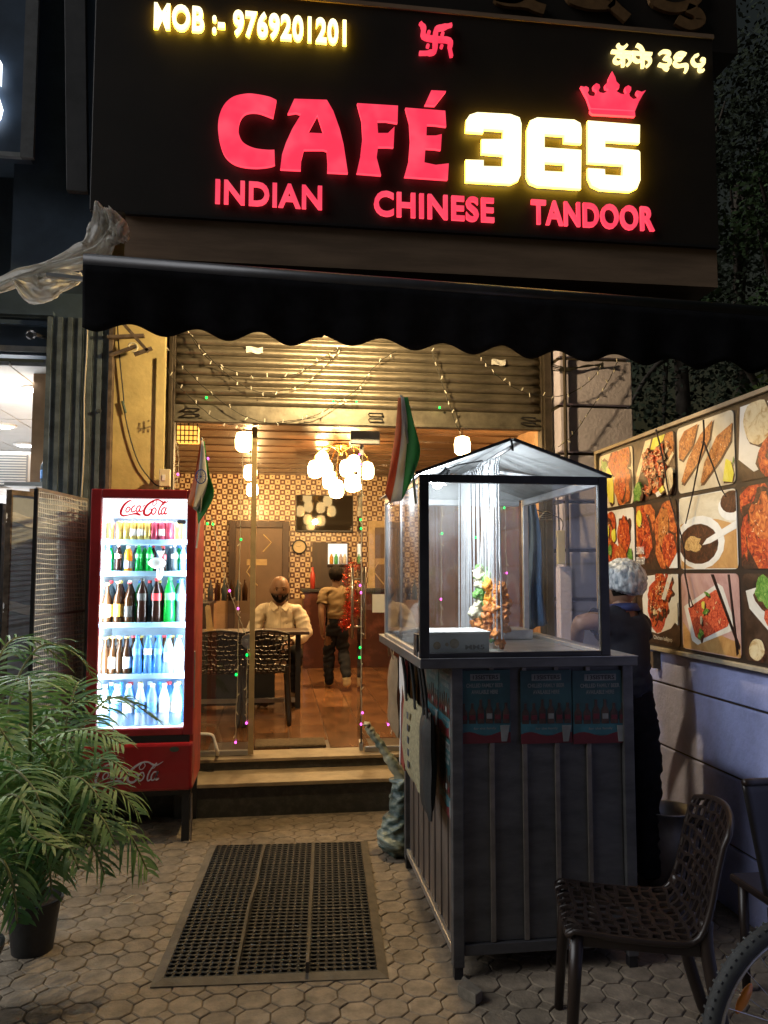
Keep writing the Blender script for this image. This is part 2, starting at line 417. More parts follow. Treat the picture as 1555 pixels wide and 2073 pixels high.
for (u, v, wd) in ((515, 708, .12), (1010, 733, .11)):
    p = on_y(u, v, 5.70); b = MB(); b.grid(lambda a, c: (p.x - wd / 2 + wd * a, 5.708 + .004 * math.sin(9 * a + 5 * c), p.z - .022 + .044 * c + .006 * math.sin(7 * a)), 8, 3); put('torn_sticker', b, M['paper'], sh)

# ---- steps
st = thing('entrance_steps', 'two dark granite steps with pale treads at the cafe door', 'steps', (.6, 5.5, 0))
b = MB(); b.box(-.66, 2.0, 5.425, 5.80, -.01, .185); put('lower_riser', b, M['stone_dark'], st, bev=.004)
b = MB(); b.box(-.66, 2.0, 5.41, 5.78, .187, .213); put('lower_tread', b, M['stone_tread'], st, bev=.004)
b = MB(); b.box(-.76, 2.0, 5.765, 6.0, .214, .268); put('upper_riser', b, M['stone_dark'], st, bev=.003)
b = MB(); b.box(-.78, 2.0, 5.752, 6.02, .270, .292); put('upper_tread', b, M['stone_tread'], st, bev=.003)
b = MB(); b.box(-1.75, -.662, 5.50, 6.0, -.01, .284); put('side_plinth', b, M['stone_dark'], st, bev=.004)

# ---- the room inside
RX0, RX1, RY0, RY1, RZ0, RZ1 = -1.7, 2.58, 6.02, 12.0, .292, 3.08
M['fl1'] = mat('floor_tile_wood', (.20, .095, .042), .22, var=.4, scale=5, stretch=(1, .25, 1), rnd=.30, coat=.2)
M['ceil'] = mat('ceiling_plank', (.085, .042, .020), .34, var=.3, scale=4, stretch=(.3, 3, 1), coat=.3)
M['roomwall'] = mat('room_wall', (.36, .22, .12), .5, var=.2, scale=4)
f = MB(); f.box(RX0, RX1, RY0, RY1, RZ0 - .1, RZ0 - .004); fl = put('shop_floor', f, M['darkwood'], kind='structure'); INV[fl.name] = Matrix.Translation(-fl.location)
tb = MB(); tb.box(-.1475, .1475, -.2975, .2975, -.01, 0); tme = tb.mesh('floor_tile', M['fl1'])
for i in range(17):
    for j in range(10):
        x = RX0 + .15 + i * .3; y = RY0 + .02 + (.3 if i % 2 else 0) + j * .6
        if y - .3 < RY0 or y + .3 > RY1 or x + .15 > RX1: continue
        o = bpy.data.objects.new('floor_tile', tme); C.objects.link(o); o.parent = fl; o.matrix_parent_inverse = INV[fl.name]
        o.location = (x, y + .0, RZ0 + random.uniform(-.0006, .0006))
c = MB(); c.box(RX0, RX1, RY0, RY1, RZ1 + .02, RZ1 + .1); ce = put('shop_ceiling', c, M['darkwood'], kind='structure'); INV[ce.name] = Matrix.Translation(-ce.location)
pb = MB(); pb.box(RX0, RX1, -.118, .118, 0, .018); pme = pb.mesh('ceiling_plank', M['ceil'])
for j in range(24):
    o = bpy.data.objects.new('ceiling_plank', pme); C.objects.link(o); o.parent = ce; o.matrix_parent_inverse = INV[ce.name]; o.location = (0, RY0 + .13 + j * .25, RZ1 - (.012 if j % 2 else 0))
w = MB(); w.box(RX0 - .1, RX0, RY0, RY1, RZ0, RZ1); w.box(RX1, RX1 + .1, RY0, RY1, RZ0, RZ1); put('side_wall', w, M['roomwall'], kind='structure')
bw = MB(); bw.box(RX0, RX1, RY1 + .02, RY1 + .12, RZ0, RZ1); bwo = put('back_wall', bw, M['roomwall'], kind='structure'); INV[bwo.name] = Matrix.Translation(-bwo.location)
M['t_pale'] = mat('pale_tile', (.72, .54, .32), .3, var=.15, scale=30)
M['t_brown'] = mat('brown_tile', (.11, .034, .014), .3, var=.2, scale=30)
ti = MB(); TS = .078
nx = int((2.2 - RX0) / TS)
for i in range(nx):
    for j in range(24):
        x = RX0 + i * TS; z = RZ1 - (j + 1) * TS
        if z < RZ0 + .9: continue
        k = (i + j) % 2; ti.mat(k); e = .003; y = RY1
        ti.box(x + e, x + TS - e, y, y + .02, z + e, z + TS - e)
        cx, cz = x + TS / 2, z + TS / 2; q = .010 if k == 0 else .015
        ti.mat(1 - k); ti.box(cx - q, cx + q, y - .003, y, cz - q, cz + q)
put('mosaic_tiles', ti, [M['t_pale'], M['t_brown']], bwo, kind='stuff')
ti = MB()
for i in range(60):
    for j in range(12):
        y = RY1 - (i + 1) * TS; z = RZ1 - .1 - (j + 1) * TS; k = (i + j) % 2; ti.mat(k); e = .003
        ti.box(RX0, RX0 + .012, y + e, y + TS - e, z + e, z + TS - e)
        q = .010 if k == 0 else .015; ti.mat(1 - k); ti.box(RX0 + .012, RX0 + .015, y + TS / 2 - q, y + TS / 2 + q, z + TS / 2 - q, z + TS / 2 + q)
sw = bpy.data.objects['side_wall']; INV[sw.name] = Matrix.Translation(-sw.location)
put('mosaic_tiles', ti, [M['t_pale'], M['t_brown']], sw, kind='stuff')

# ---- glass shopfront
gf = thing('glass_shopfront', 'frameless glass shopfront panes with aluminium edge post beside the open door', 'glass front', (-.2, 5.86, .292))
GY = 5.86
xl = on_y(505, 1300, GY).x; xr = on_y(516, 1300, GY).x; xd = on_y(733, 1300, GY).x
b = MB(); b.box(-.742, xl, GY, GY + .010, .33, 2.672); put('pane', b, M['glass'], gf)
b = MB(); b.box(xl, xr, GY - .012, GY + .022, .30, 2.672); put('edge_post', b, mat('gold_aluminium', (.55, .42, .22), .35, .6, var=.1), gf, bev=.002)
b = MB(); b.box(xd + .02, 1.965, GY, GY + .010, .33, 2.672); put('pane', b, M['glass'], gf)
b = MB(); b.box(-.742, xl, GY - .015, GY + .025, .295, .33); put('bottom_rail', b, M['steel'], gf, bev=.003)
b = MB(); b.box(xd + .02, 1.965, GY - .015, GY + .025, .295, .33); put('bottom_rail', b, M['steel'], gf, bev=.003)
b = MB(); b.box(xd - .09, xd + .13, GY - .02, GY + .03, 2.56, 2.66); put('top_patch', b, M['alu'], gf, bev=.004)
p = on_y(500, 1298, GY)
lk = MB(); n = 12
lk.prism([(p.x + .02, p.z - .055), (p.x + .02, p.z + .055)] + [(p.x + .02 - .06 * math.sin(math.pi * k / n), p.z + .055 * math.cos(math.pi * k / n)) for k in range(1, n)], lambda a, c, d: (a, GY - .02 + d, c), 0, .05)
lko = put('patch_lock', lk, M['steel'], gf, bev=.003)
lk = MB(); lk.cyl((p.x - .004, GY - .035, p.z), (p.x - .004, GY - .02, p.z), .014); put('key_cylinder', lk, M['alu'], lko)
# door leaf, swung inwards
dr = thing('glass_door', 'open frameless glass door swung inwards, red tinsel on its handle', 'door', (xd, 5.9, .292), rz=R(-4))
INV[dr.name] = Matrix.Identity(4); dr.location = (xd, 5.9, .292); INV[dr.name] = None
b = MB(); b.box(-.005, .005, .02, .92, .02, 2.24); put('pane', b, M['glass'], dr)
b = MB(); b.box(-.014, .014, 0, .10, 2.19, 2.27); put('top_patch', b, M['alu'], dr, bev=.003)
b = MB(); b.box(-.014, .014, 0, .12, .0, .06); put('bottom_pivot', b, M['alu'], dr, bev=.003)
b = MB(); b.box(-.006, .006, .0, .02, .05, 2.19); put('edge_strip', b, M['channel'], dr)
b = MB(); b.tube([(-.05, .78, .75), (-.05, .78, 1.35)], .014, 8); b.tube([(.05, .78, .75), (.05, .78, 1.35)], .014, 8)
for z in (.85, 1.25): b.cyl((-.05, .78, z), (.05, .78, z), .008)
put('pull_handle', b, M['steel'], dr, smooth=True)
# brown board behind the right pane
b = MB(); b.box(1.02, 1.965, 5.96, 5.963, .30, 2.30); put('backing_board', b, mat('brown_board', (.46, .29, .15), .6, var=.15, scale=4, bump=.1), gf, label='brown board standing behind the right glass pane')

nt, N, L = nodes(bpy.data.materials['brown_board']); b_ = N['Principled BSDF']; tl = N.new('ShaderNodeBsdfTranslucent'); mx = N.new('ShaderNodeMixShader'); mx.inputs[0].default_value = .55
L.new(b_.inputs['Base Color'].links[0].from_socket, tl.inputs[0]); L.new(b_.outputs[0], mx.inputs[1]); L.new(tl.outputs[0], mx.inputs[2]); L.new(mx.outputs[0], N['Material Output'].inputs[0])

# ---- neighbouring shop on the left
nb = thing('neighbour_shop', 'dark fronted neighbouring shop with bright white ceiling on the left', 'shop building', (-3, 5.6, 0))
M['nceil'] = mat('white_ceiling_tile', (.42, .42, .41), .7, var=.08, scale=3)
M['nwall'] = mat('pale_shop_wall', (.60, .61, .62), .7, var=.08, scale=3)
b = MB(); b.box(-6.0, -1.24, 5.66, 5.76, 3.10, 6.4); put('fascia_wall', b, M['navy'], nb)
for z in (3.30, 3.37): 
    b = MB(); b.box(-6.0, -1.56, 5.60, 5.655, z, z + .03); put('shutter_rail', b, M['navy'], nb)
b = MB(); b.box(-6.0, -1.56, 5.64, 5.655, 3.12, 3.16); put('shutter_rail', b, M['alu'], nb)
b = MB(); b.box(-6.0, -1.26, 5.8, 10.5, .28, .30); put('shop_floor', b, M['nwall'], nb)
for i in range(5):
    for j in range(6):
        b = MB(); b.box(-1.3 - .6 * (i + 1) + .006, -1.3 - .6 * i - .006, 5.8 + .7 * j + .006, 6.5 + .7 * j - .006, 3.06 + .003 * ((i * 3 + j) % 3), 3.09); put('ceiling_tile', b, M['nceil'], nb, bev=.004)
b = MB(); b.box(-6, -1.30, 10.0, 10.1, .3, 3.1); put('rear_wall', b, M['nwall'], nb)
b = MB(); b.box(-4.4, -4.3, 5.8, 10.0, .3, 3.1); put('side_wall', b, M['nwall'], nb)
b = MB(); b.box(-1.70, -1.67, 6.2, 12.1, .0, 3.1); b.box(-1.30, -1.24, 5.62, 6.2, 0, 3.1); put('party_wall', b, M['nwall'], nb)
# ceiling lights of the neighbour
M['cool'] = glow('cool_light', (.92, .97, 1.0), 14)
for k, (u, v, Y, r) in enumerate(((78, 722, 6.5, .10), (97, 762, 7.4, .10), (52, 893, 9.4, .11), (8, 855, 8.2, .10))):
    p = on_y(u, v, Y); p.z = 3.05
    d = thing('ceiling_downlight', ['largest round white downlight nearest the street in the left shop', 'second round white downlight behind the largest in the left shop', 'small round white downlight above the air conditioner', 'round white downlight cut by the left picture edge'][k], 'light', tuple(p), 'downlights of the left shop')
    b = MB(); b.lathe([(r + .02, .01), (r + .02, -.006), (r, -.012)], 20, p); put('rim', b, M['white'], d)
    b = MB(); b.lathe([(.0001, -.02), (r * .7, -.018), (r, -.006), (r, .006)], 20, p); put('diffuser', b, M['cool'], d, smooth=True)
lamp('neighbour_light', 'AREA', (-2.6, 7.2, 3.0), 270, (.93, .97, 1.0), nb, 1.6, None, 2.4)
# bare unlit bulb under the fascia
p = on_y(62, 678, 5.5)
bl = thing('glass_bulb', 'unlit clear glass bulb hanging below the left shop fascia', 'bulb', tuple(p))
b = MB(); b.sph(p, .033, 14, 10); put('globe', b, M['fridge_glass'], bl, smooth=True)
b = MB(); b.cyl(p + Vector((.028, .0, .004)), p + Vector((.075, .10, .012)), .014, .012, 10); put('holder', b, M['black'], bl)
b = MB(); b.tube([p + Vector((.07, .09, .012)), p + Vector((.09, .16, .05))], .004, 5); put('arm', b, M['black'], bl)

# ---- collapsible gate
gt = thing('folding_gate', 'dark collapsible steel gate folded beside the yellow pillar', 'gate', (-1.35, 5.55, .28))
M['gate'] = mat('gate_paint', (.14, .18, .21), .5, .3, var=.3, scale=10)
gx0, gx1 = -1.56, -1.16
for k in range(13):
    x = gx0 + (gx1 - gx0) * k / 12; b = MB(); b.box(x - .0145, x + .0145, 5.53 + .012 * (k % 2), 5.56 + .012 * (k % 2), .29, 3.34); put('bar', b, M['gate'], gt)
    if k == 7: pass
for z in (.7, 1.5, 2.1, 2.52, 3.28):
    b = MB()
    b.box(gx0 - .01, gx1 + .01, 5.548, 5.556, z, z + .02); put('cross_strap', b, M['gate'], gt)
b = MB(); b.box(gx0 + .012, gx1, 5.59, 5.60, .29, 3.34); put('gap_shade_sheet', b, M['gate'], gt)  # dark sheet added behind the bars to shade the gaps
p = on_y(201, 832, 5.52); b = MB(); b.cyl((p.x, 5.52, p.z), (p.x, 5.50, p.z), .016, .010, 12); put('knob', b, M['steel'], gt)
b = MB(); b.box(-1.165, -1.14, 5.52, 5.60, .29, 3.34); put('end_channel', b, M['rust'], gt)
x = on_y(172, 800, 5.52).x; b = MB(); b.tube([(x + .004 * math.sin(k), 5.522, 3.36 - k * .12) for k in range(12)], .006, 5); put('hanging_cord', b, M['cable_pale'], gt)

# ---- wall-mounted air conditioner in the left shop
ac = thing('air_conditioner', 'white window air conditioner with slatted grille in left shop', 'air conditioner', (-2.1, 6.4, 2.1))
p0 = on_y(-110, 912, 6.3); p1 = on_y(83, 990, 6.3)
b = MB(); b.box(p0.x, p1.x, 6.3, 6.8, p1.z, p0.z); put('casing', b, M['white'], ac, bev=.01)
n = 12
for k in range(n):
    z = p1.z + .03 + (p0.z - p1.z - .06) * k / (n - 1); b = MB(); b.box(p0.x + .05, p1.x - .11, 6.282, 6.298, z, z + .010); put('slat', b, M['white'], ac)
b = MB(); b.box(p0.x + .04, p1.x - .10, 6.29, 6.2995, p1.z + .02, p0.z - .02); put('grille_recess', b, M['grey'], ac)

# ---- boundary wall on the right, scored into courses
WX = 2.15
bwall = thing('boundary_wall', 'lilac blue rendered boundary wall scored into courses on the right', 'wall', (WX + .08, 3, 0))
b = MB(); b.box(WX + .014, WX + .16, .3, 5.01, -.01, 2.34); put('core', b, M['channel'], bwall)
zs = [-.02, .302, .632, .977, 1.32, 1.66, 2.0, 2.345]
for a, c in zip(zs, zs[1:]):
    b = MB(); b.box(WX, WX + .15, .31, 5.00, a + .006, c - .006); put('render_course', b, M['lilac2'], bwall, bev=.006)

# ================================================================== SIGNS
SY = 5.10
def smoothed(pts, k=6):
    """Catmull-Rom through the points"""
    P = [Vector(p) for p in pts]; o = []
    for i in range(len(P) - 1):
        a = P[max(i - 1, 0)]; b = P[i]; c = P[i + 1]; d = P[min(i + 2, len(P) - 1)]
        for j in range(k):
            t = j / k; o.append(.5 * ((2 * b) + (c - a) * t + (2 * a - 5 * b + 4 * c - d) * t * t + (3 * b - a - 3 * c + d) * t ** 3))
    o.append(P[-1]); return o
M['signpanel'] = mat('sign_acrylic', (.019, .0135, .0100), .55, var=.2, scale=3)
M['ply'] = mat('brown_panel', (.30, .20, .13), .55, var=.25, scale=3, stretch=(.4, 1, 3))
M['pinkface'] = glow('pink_letter_face', (1.0, .045, .10), .82)
M['pinkside'] = glow('pink_letter_side', (1.0, .05, .08), 1.6)
M['pinkface2'] = glow('small_pink_letter_face', (1.0, .06, .12), .82)
M['yelface'] = glow('yellow_letter_face', (1.0, .90, .50), 1.7)
M['yelside'] = glow('yellow_letter_side', (1.0, .62, .04), 11.0)
def add_letter_variation(m, s0, s1, scale):
    nt, N, L = nodes(m); b = N['Principled BSDF']
    tc = N.new('ShaderNodeTexCoord'); nz = N.new('ShaderNodeTexNoise'); nz.inputs['Scale'].default_value = scale; nz.inputs['Detail'].default_value = 2
    L.new(tc.outputs['Object'], nz.inputs['Vector']); r = N.new('ShaderNodeMapRange'); r.inputs[1].default_value = .3; r.inputs[2].default_value = .7
    r.inputs[3].default_value = s0; r.inputs[4].default_value = s1; L.new(nz.outputs[0], r.inputs[0]); L.new(r.outputs[0], b.inputs['Emission Strength'])
    rp = N.new('ShaderNodeMix'); rp.data_type = 'RGBA'; e = b.inputs['Emission Color'].default_value
    rp.inputs[6].default_value = e; rp.inputs[7].default_value = (e[0], min(1, e[1] + .035), min(1, e[2] + .03), 1)
    q = N.new('ShaderNodeMapRange'); q.inputs[1].default_value = .42; q.inputs[2].default_value = .72; L.new(nz.outputs[0], q.inputs[0]); L.new(q.outputs[0], rp.inputs[0]); L.new(rp.outputs[2], b.inputs['Emission Color'])


add_letter_variation(M['pinkface'], .78, .92, 6); add_letter_variation(M['pinkface2'], .78, .9, 4)
sg = thing('cafe_signboard', 'large black cafe signboard with glowing red and yellow letters', 'sign', (.9, SY, 3.9))
b = MB(); b.box(-1.22, 3.09, SY, SY + .45, 3.912, 5.475); put('panel', b, M['signpanel'], sg, bev=.006)
b = MB(); b.box(-1.0, 3.08, SY + .02, SY + .40, 3.62, 3.908); put('lower_band', b, M['ply'], sg, label='dull brown panel under the black signboard')
b = MB(); b.box(-1.0, 3.09, SY - .012, SY + .03, 3.895, 3.912); put('bottom_trim', b, M['black'], sg)
b = MB(); b.box(-1.22, 3.095, SY - .012, SY + .02, 5.46, 5.49); put('top_trim', b, M['ply'], sg)
Z1 = lambda x, y: (x * 800 / 1555, y * 800 / 1555)
Z2 = lambda x, y: (755 + x * 800 / 1555, y * 800 / 1555)
def wp(pt):
    q = on_y(pt[0], pt[1], SY); return (q.x, q.z)
LD = .028
def channel_letter(name, loops, face, side, parent, d=LD):
    """a built-up letter standing on the panel; face and returns glow"""
    loops = [[wp(p) for p in l] for l in loops]
    m = MB(); m.prism(loops, lambda a, c, w: (a, SY - d - .014 + w, c), 0, d, back=False)
    n = len(m.f); ns = sum(len(l) for l in loops); m.m = [0] * (n - ns) + [1] * ns
    return put(name, m, [face, side], parent)
Cc = [(1088,408),(1060,395),(1010,385),(970,383),(920,395),(885,425),(865,470),(860,520),(867,570),(885,620),(915,650),(955,665),(1010,670),(1060,665),(1082,658),(1080,602),(1050,602),(1000,595),(960,575),(943,545),(940,510),(948,480),(965,460),(990,453),(1020,455),(1050,465),(1075,475)]
Aa = [(1158,403),(1285,407),(1310,450),(1335,520),(1350,580),(1367,692),(1287,688),(1288,650),(1285,605),(1270,600),(1195,600),(1185,640),(1183,680),(1103,676),(1110,620),(1125,575),(1150,520),(1185,462),(1165,455),(1132,460)]
Ah = [(1248,465),(1272,538),(1210,535)]
Ff = [(722,216),(804,221),(803,255),(780,251),(762,251),(764,276),(784,276),(797,263),(795,304),(784,303),(764,303),(761,325),(770,360),(721,356),(729,320),(733,285),(731,250)]
Ee = [(819,225),(899,231),(901,262),(880,259),(862,258),(861,281),(880,281),(892,278),(890,309),(878,307),(859,306),(857,335),(880,340),(906,337),(904,369),(817,363),(826,330),(829,290),(827,255)]
Ac = [(871,190),(900.6,191.4),(878.5,219.7),(858,218.7)]
for nm, lp in (('letter_c', [[Z1(p.x, p.y) for p in smoothed([Vector(q) for q in Cc[:15]], 5) + smoothed([Vector(q) for q in Cc[15:]], 5)]]), ('letter_a', [[Z1(*p) for p in Aa], [Z1(*p) for p in Ah]]), ('letter_f', [Ff]), ('letter_e', [Ee]), ('accent', [Ac])):
    channel_letter(nm, lp, M['pinkface'], M['pinkside'], sg)
D3 = [(375,465),(405,455),(535,462),(570,475),(578,500),(575,700),(565,722),(535,735),(360,725),(360,640),(430,642),(430,665),(505,667),(507,622),(422,615),(422,560),(505,560),(507,525),(430,520),(428,535),(360,530),(362,485)]
D6 = [(600,520),(612,487),(640,475),(785,484),(808,497),(813,520),(812,577),(745,572),(745,545),(668,540),(668,592),(812,602),(810,754),(640,743),(610,730),(598,705)]
D6h = [(668,650),(745,655),(745,688),(668,684)]
D5 = [(1170 + x * 300 / 952, 60 + y * 300 / 952) for x, y in ((50,605),(382,632),(380,748),(160,735),(160,775),(372,794),(383,806),(385,985),(365,1035),(320,1057),(130,1045),(75,1020),(52,970),(50,908),(158,915),(160,950),(272,957),(275,887),(50,872))]
for nm, lp in (('digit_three', [D3]), ('digit_six', [D6, D6h]), ('digit_five', [D5])):
    channel_letter(nm, [[(Z2(*p) if nm != 'digit_five' else p) for p in l] for l in lp], M['yelface'], M['yelside'], sg)
Z3 = lambda x, y: (1170 + x * 300 / 952, 60 + y * 300 / 952)
Cr = [(68,525),(45,460),(5,385),(25,390),(38,386),(54,395),(57,412),(47,425),(60,445),(85,450),(103,435),(106,412),(88,402),(85,382),(103,367),(124,375),(128,395),(118,412),(125,425),(150,430),(172,420),(184,405),(163,397),(160,376),(180,357),(185,330),(205,290),(225,330),(232,357),(252,376),(250,396),(228,405),(235,420),(262,435),(290,438),(298,428),(288,407),(290,390),(308,380),(326,392),(326,412),(312,428),(318,450),(340,468),(365,462),(375,445),(360,428),(363,413),(380,417),(392,422),(420,412),(400,440),(375,485),(352,540)]
cro = channel_letter('crown', [[Z3(*p) for p in Cr]], M['pinkface'], M['pinkside'], sg)
channel_letter('crown_band', [[Z3(*p) for p in ((65,534),(350,548),(352,577),(80,562),(66,550))]], M['pinkface'], M['pinkside'], cro)
def ribbon(pts, wd):
    P = [Vector((p[0], p[1])) for p in pts]; L = len(P); l = []; r = []
    wd = wd if isinstance(wd, (list, tuple)) else [wd] * L
    for i in range(L):
        t = (P[min(i + 1, L - 1)] - P[max(i - 1, 0)]).normalized(); n = Vector((-t.y, t.x)); l.append(P[i] + n * wd[i] / 2); r.append(P[i] - n * wd[i] / 2)
    return [(q.x, q.y) for q in l] + [(q.x, q.y) for q in reversed(r)]
def strip(mb, pts, wd, f, fn, w0, w1):
    """a flat brush stroke as a strip of quads, safe where it crosses itself"""
    q = ribbon(pts, wd); n = len(q) // 2; l = [f(p) for p in q[:n]]; r = [f(p) for p in reversed(q[n:])]
    vs = [fn(*p, w0) for p in l] + [fn(*p, w0) for p in r] + [fn(*p, w1) for p in l] + [fn(*p, w1) for p in r]
    fs = []
    for i in range(n - 1): fs += [(i, i + 1, n + i + 1, n + i), (i, 2 * n + i, 2 * n + i + 1, i + 1), (n + i, n + i + 1, 3 * n + i + 1, 3 * n + i)]
    fs += [(0, n, 3 * n, 2 * n), (n - 1, 3 * n - 1, 4 * n - 1, 2 * n - 1)]
    mb.add(vs, fs)
sw_ = [ [(184,97),(198,118),(198,150),(240,161),(298,167),(301,200),(307,230)], [(308,106),(272,116),(248,124),(243,162),(240,208),(212,216),(180,217)] ]
em = MB()
for s in sw_:
    strip(em, [Z2(*p) for p in smoothed(s, 4)], [9.5 if 2 < i < 20 else 6 for i in range(4 * (len(s) - 1) + 1)], wp, lambda a, c, w: (a, SY - .03 - (.002 if s is sw_[1] else 0) + w, c), 0, .026)
for (x, y) in ((218,135),(272,140),(214,188),(268,190)):
    a, c = wp(Z2(x, y)); em.cyl((a, SY - .03, c), (a, SY - .004, c), .012, n=10)
put('auspicious_symbol', em, M['pinkface'], sg)

def split_letters(me, name, mat_, parent, dy=0.0, merge=None):
    """each letter of a word becomes an object of its own"""
    n = len(me.vertices); par = list(range(n))
    def find(a):
        while par[a] != a: par[a] = par[par[a]]; a = par[a]
        return a
    for e in me.edges:
        a, b2 = find(e.vertices[0]), find(e.vertices[1])
        if a != b2: par[a] = b2
    gr = {}
    for p in me.polygons: gr.setdefault(find(p.vertices[0]), []).append(p)
    for key, ps in sorted(gr.items(), key=lambda kv: min(me.vertices[i].co.x for p in kv[1] for i in p.vertices)):
        m = MB(); mp = {}
        for p in ps:
            idx = []
            for i in p.vertices:
                if i not in mp: mp[i] = len(m.v); m.v.append(tuple(me.vertices[i].co))
                idx.append(mp[i])
            m.f.append(tuple(idx)); m.m.append(1 if abs(p.normal.y) < .5 else 0)
        put(name, m, mat_, parent, fixn=False)
def sign_word(body, u0, v0, u1, v1, face, side, bold, d=.022, sx=1, space=1):
    a = on_y(u0, v0, SY - .004); e = on_y(u1, v1, SY - .004)
    me = fit_text(body, (a.x, SY - .004, a.z), X_, Z_, e.x - a.x, e.z - a.z, d, face, bold, space=space)
    split_letters(me, 'letter', [face, side], sg)
sign_word('MOB :- 9769201201', 312, 62, 701, 43, M['yelface'], M['yelside'], .036, .022, space=1.08)
sign_word('INDIAN', 436, 413, 652, 379, M['pinkface2'], M['pinkside'], .026, space=1.08)
sign_word('CHINESE', 757, 438, 999, 403, M['pinkface2'], M['pinkside'], .026, space=1.08)
sign_word('TANDOOR', 1075, 455, 1322, 421, M['pinkface2'], M['pinkside'], .026, space=1.08)
# the line in Devanagari script, drawn stroke by stroke
dv = [
 ([(208,152),(335,162)],20), ([(281,155),(283,248)],24), ([(281,192),(252,180),(230,196),(230,218),(252,226),(281,206)],18), ([(283,192),(310,182),(328,200),(326,224),(308,240)],20), ([(246,108),(258,128),(282,132),(306,114)],18),
 ([(335,163),(464,173)],20), ([(403,165),(406,260)],22), ([(350,174),(350,203),(372,220),(403,208)],20), ([(406,206),(430,196),(450,208),(450,234),(430,252)],20), ([(364,116),(390,130),(409,162)],18),
 ([(516,166),(540,152),(573,157),(577,180),(548,194),(579,205),(581,233),(546,243),(510,234)],20), ([(540,243),(555,262),(573,268)],17),
 ([(684,172),(650,162),(622,174),(624,192),(660,198),(627,205),(614,226),(634,244),(684,238),(690,262),(681,284)],20),
 ([(764,174),(737,186),(728,214),(750,240),(786,232),(800,205),(782,200)],18), ([(800,206),(796,236),(772,256),(776,276),(799,272)],18)]
M['yelface2'] = glow('small_yellow_letter_face', (1.0, .84, .34), 1.5)
grp = {'word_cafe': dv[:10], 'digit_three': dv[10:12], 'digit_six': dv[12:13], 'digit_five': dv[13:15]}
for nm, strokes in grp.items():
    m = MB()
    for k, (pts, wd) in enumerate(strokes):
        q = smoothed(pts, 5)
        strip(m, [Z3(*p) for p in q], wd * .25, wp, lambda a, c, w, k=k: (a, SY - .03 - k * .0012 + w, c), 0, .025)
    put(nm, m, M['yelface2'], sg)
# upper sign whose dim numerals hang into the frame at the top
us = thing('upper_signboard', 'unlit dark sign above with dim golden numerals cut by the top edge', 'sign', (1.5, 5.3, 5.5))
b = MB(); b.box(-1.2, 3.4, 5.28, 5.6, 5.5, 7.0); put('panel', b, M['signpanel'], us)
M['dullgold'] = mat('dull_gold', (.20, .11, .045), .5, var=.2)
def wp2(pt, Y=5.27):
    q = on_y(pt[0], pt[1], Y); return (q.x, q.z)
for s in ([(520,-80),(600,-30),(560,5),(490,0),(520,15),(600,22),(640,38),(672,48)], [(820,-70),(900,-40),(930,20),(860,28),(790,10),(770,-10)], [(930,20),(960,50),(998,82)], [(1120,-40),(1100,10),(1180,40),(1260,15),(1280,-40)], [(1230,40),(1270,60),(1282,92),(1240,108),(1190,85)]):
    q = smoothed(s, 5); m = MB(); strip(m, [Z2(*p) for p in q], 20, wp2, lambda a, c, w: (a, 5.24 + w, c), 0, .03); put('numeral_stroke', m, M['dullgold'], us)

# left shop's sign
ls = thing('left_signboard', 'dark navy sign of the left shop with a glowing white letter at the edge', 'sign', (-2.2, 5.2, 4.2))
a0 = on_y(58, 318, 5.2)
b = MB(); b.box(-5.5, a0.x, 5.2, 5.5, a0.z, 6.6); put('panel', b, M['navy'], ls)
a1 = on_y(46, 200, 5.17); a2 = on_y(72, 200, 5.17)
b = MB(); b.box(a1.x, a2.x, 5.16, 5.2, a0.z - .02, 6.6); put('edge_strip', b, mat('grey_strip', (.16, .17, .18), .6, var=.15), ls)
b = MB(); b.box(-5.5, a1.x, 5.165, 5.199, a0.z - .02, a0.z + .01); put('bottom_strip', b, M['alu'], ls)
q0 = on_y(-86, 262, 5.19); q1 = on_y(11, 118, 5.19)
me = fit_text('S', (q0.x, 5.19, q0.z), X_, Z_, q1.x - q0.x, q1.z - q0.z, .04, M['white'], .05)
me.materials.clear(); me.materials.append(glow('white_letter_face', (.85, .92, 1.0), 2.4)); put('letter', me, None, ls)
cp = thing('corner_panel', 'tall dark grey strip panel between the two signboards', 'panel', (-1.4, 5.3, 4.0))
a1 = on_y(138, 300, 5.15); a2 = on_y(181, 300, 5.15); az = on_y(160, 388, 5.15).z
b = MB(); b.prism([(a1.x - .10, 6.6), (a1.x, az), (a2.x, az), (a2.x - .10, 6.6)], lambda a, c, w: (a, 5.14 + w, c), 0, .05); put('face', b, mat('corner_grey', (.07, .072, .078), .6, var=.2, scale=5), cp, bev=.003)
b = MB(); b.box(-1.75, -1.23, 5.3, 5.66, 3.55, 6.6); put('backing', b, M['navy'], cp)

# ================================================================== AWNING
aw = thing('awning', 'black retractable canvas awning with scalloped front valance', 'awning', (1, 4.3, 3.2))
AY = 4.30; xa, xb = -1.045, 3.3
za = lambda x: 3.262 - (x + 1.045) * .0285
b = MB(); b.tube([(xa, AY, za(xa)), (xb, AY, za(xb))], .042, 16)
put('front_bar', b, mat('awning_bar', (.045, .045, .05), .38, .3, var=.2, scale=6), aw, smooth=True)
x0p = on_y(266, 650, AY).x; per = (on_y(1130, 720, AY).x - x0p) / 7
def val(u, v):
    x = xa + (xb - xa) * u
    ph = (x - x0p) / per; sc = .5 + .5 * math.cos(2 * math.pi * ph)     # 1 at the raised notch
    zt = za(x) - .03; zb = za(x) - .388 + .056 * sc + (.015 if ph > 3 else 0)
    z = zt + (zb - zt) * v
    y = AY - .035 + .012 * math.sin(x * 9) * v + .010 * math.sin(x * 23 + 1) * v + .02 * v
    return (x, y, z)
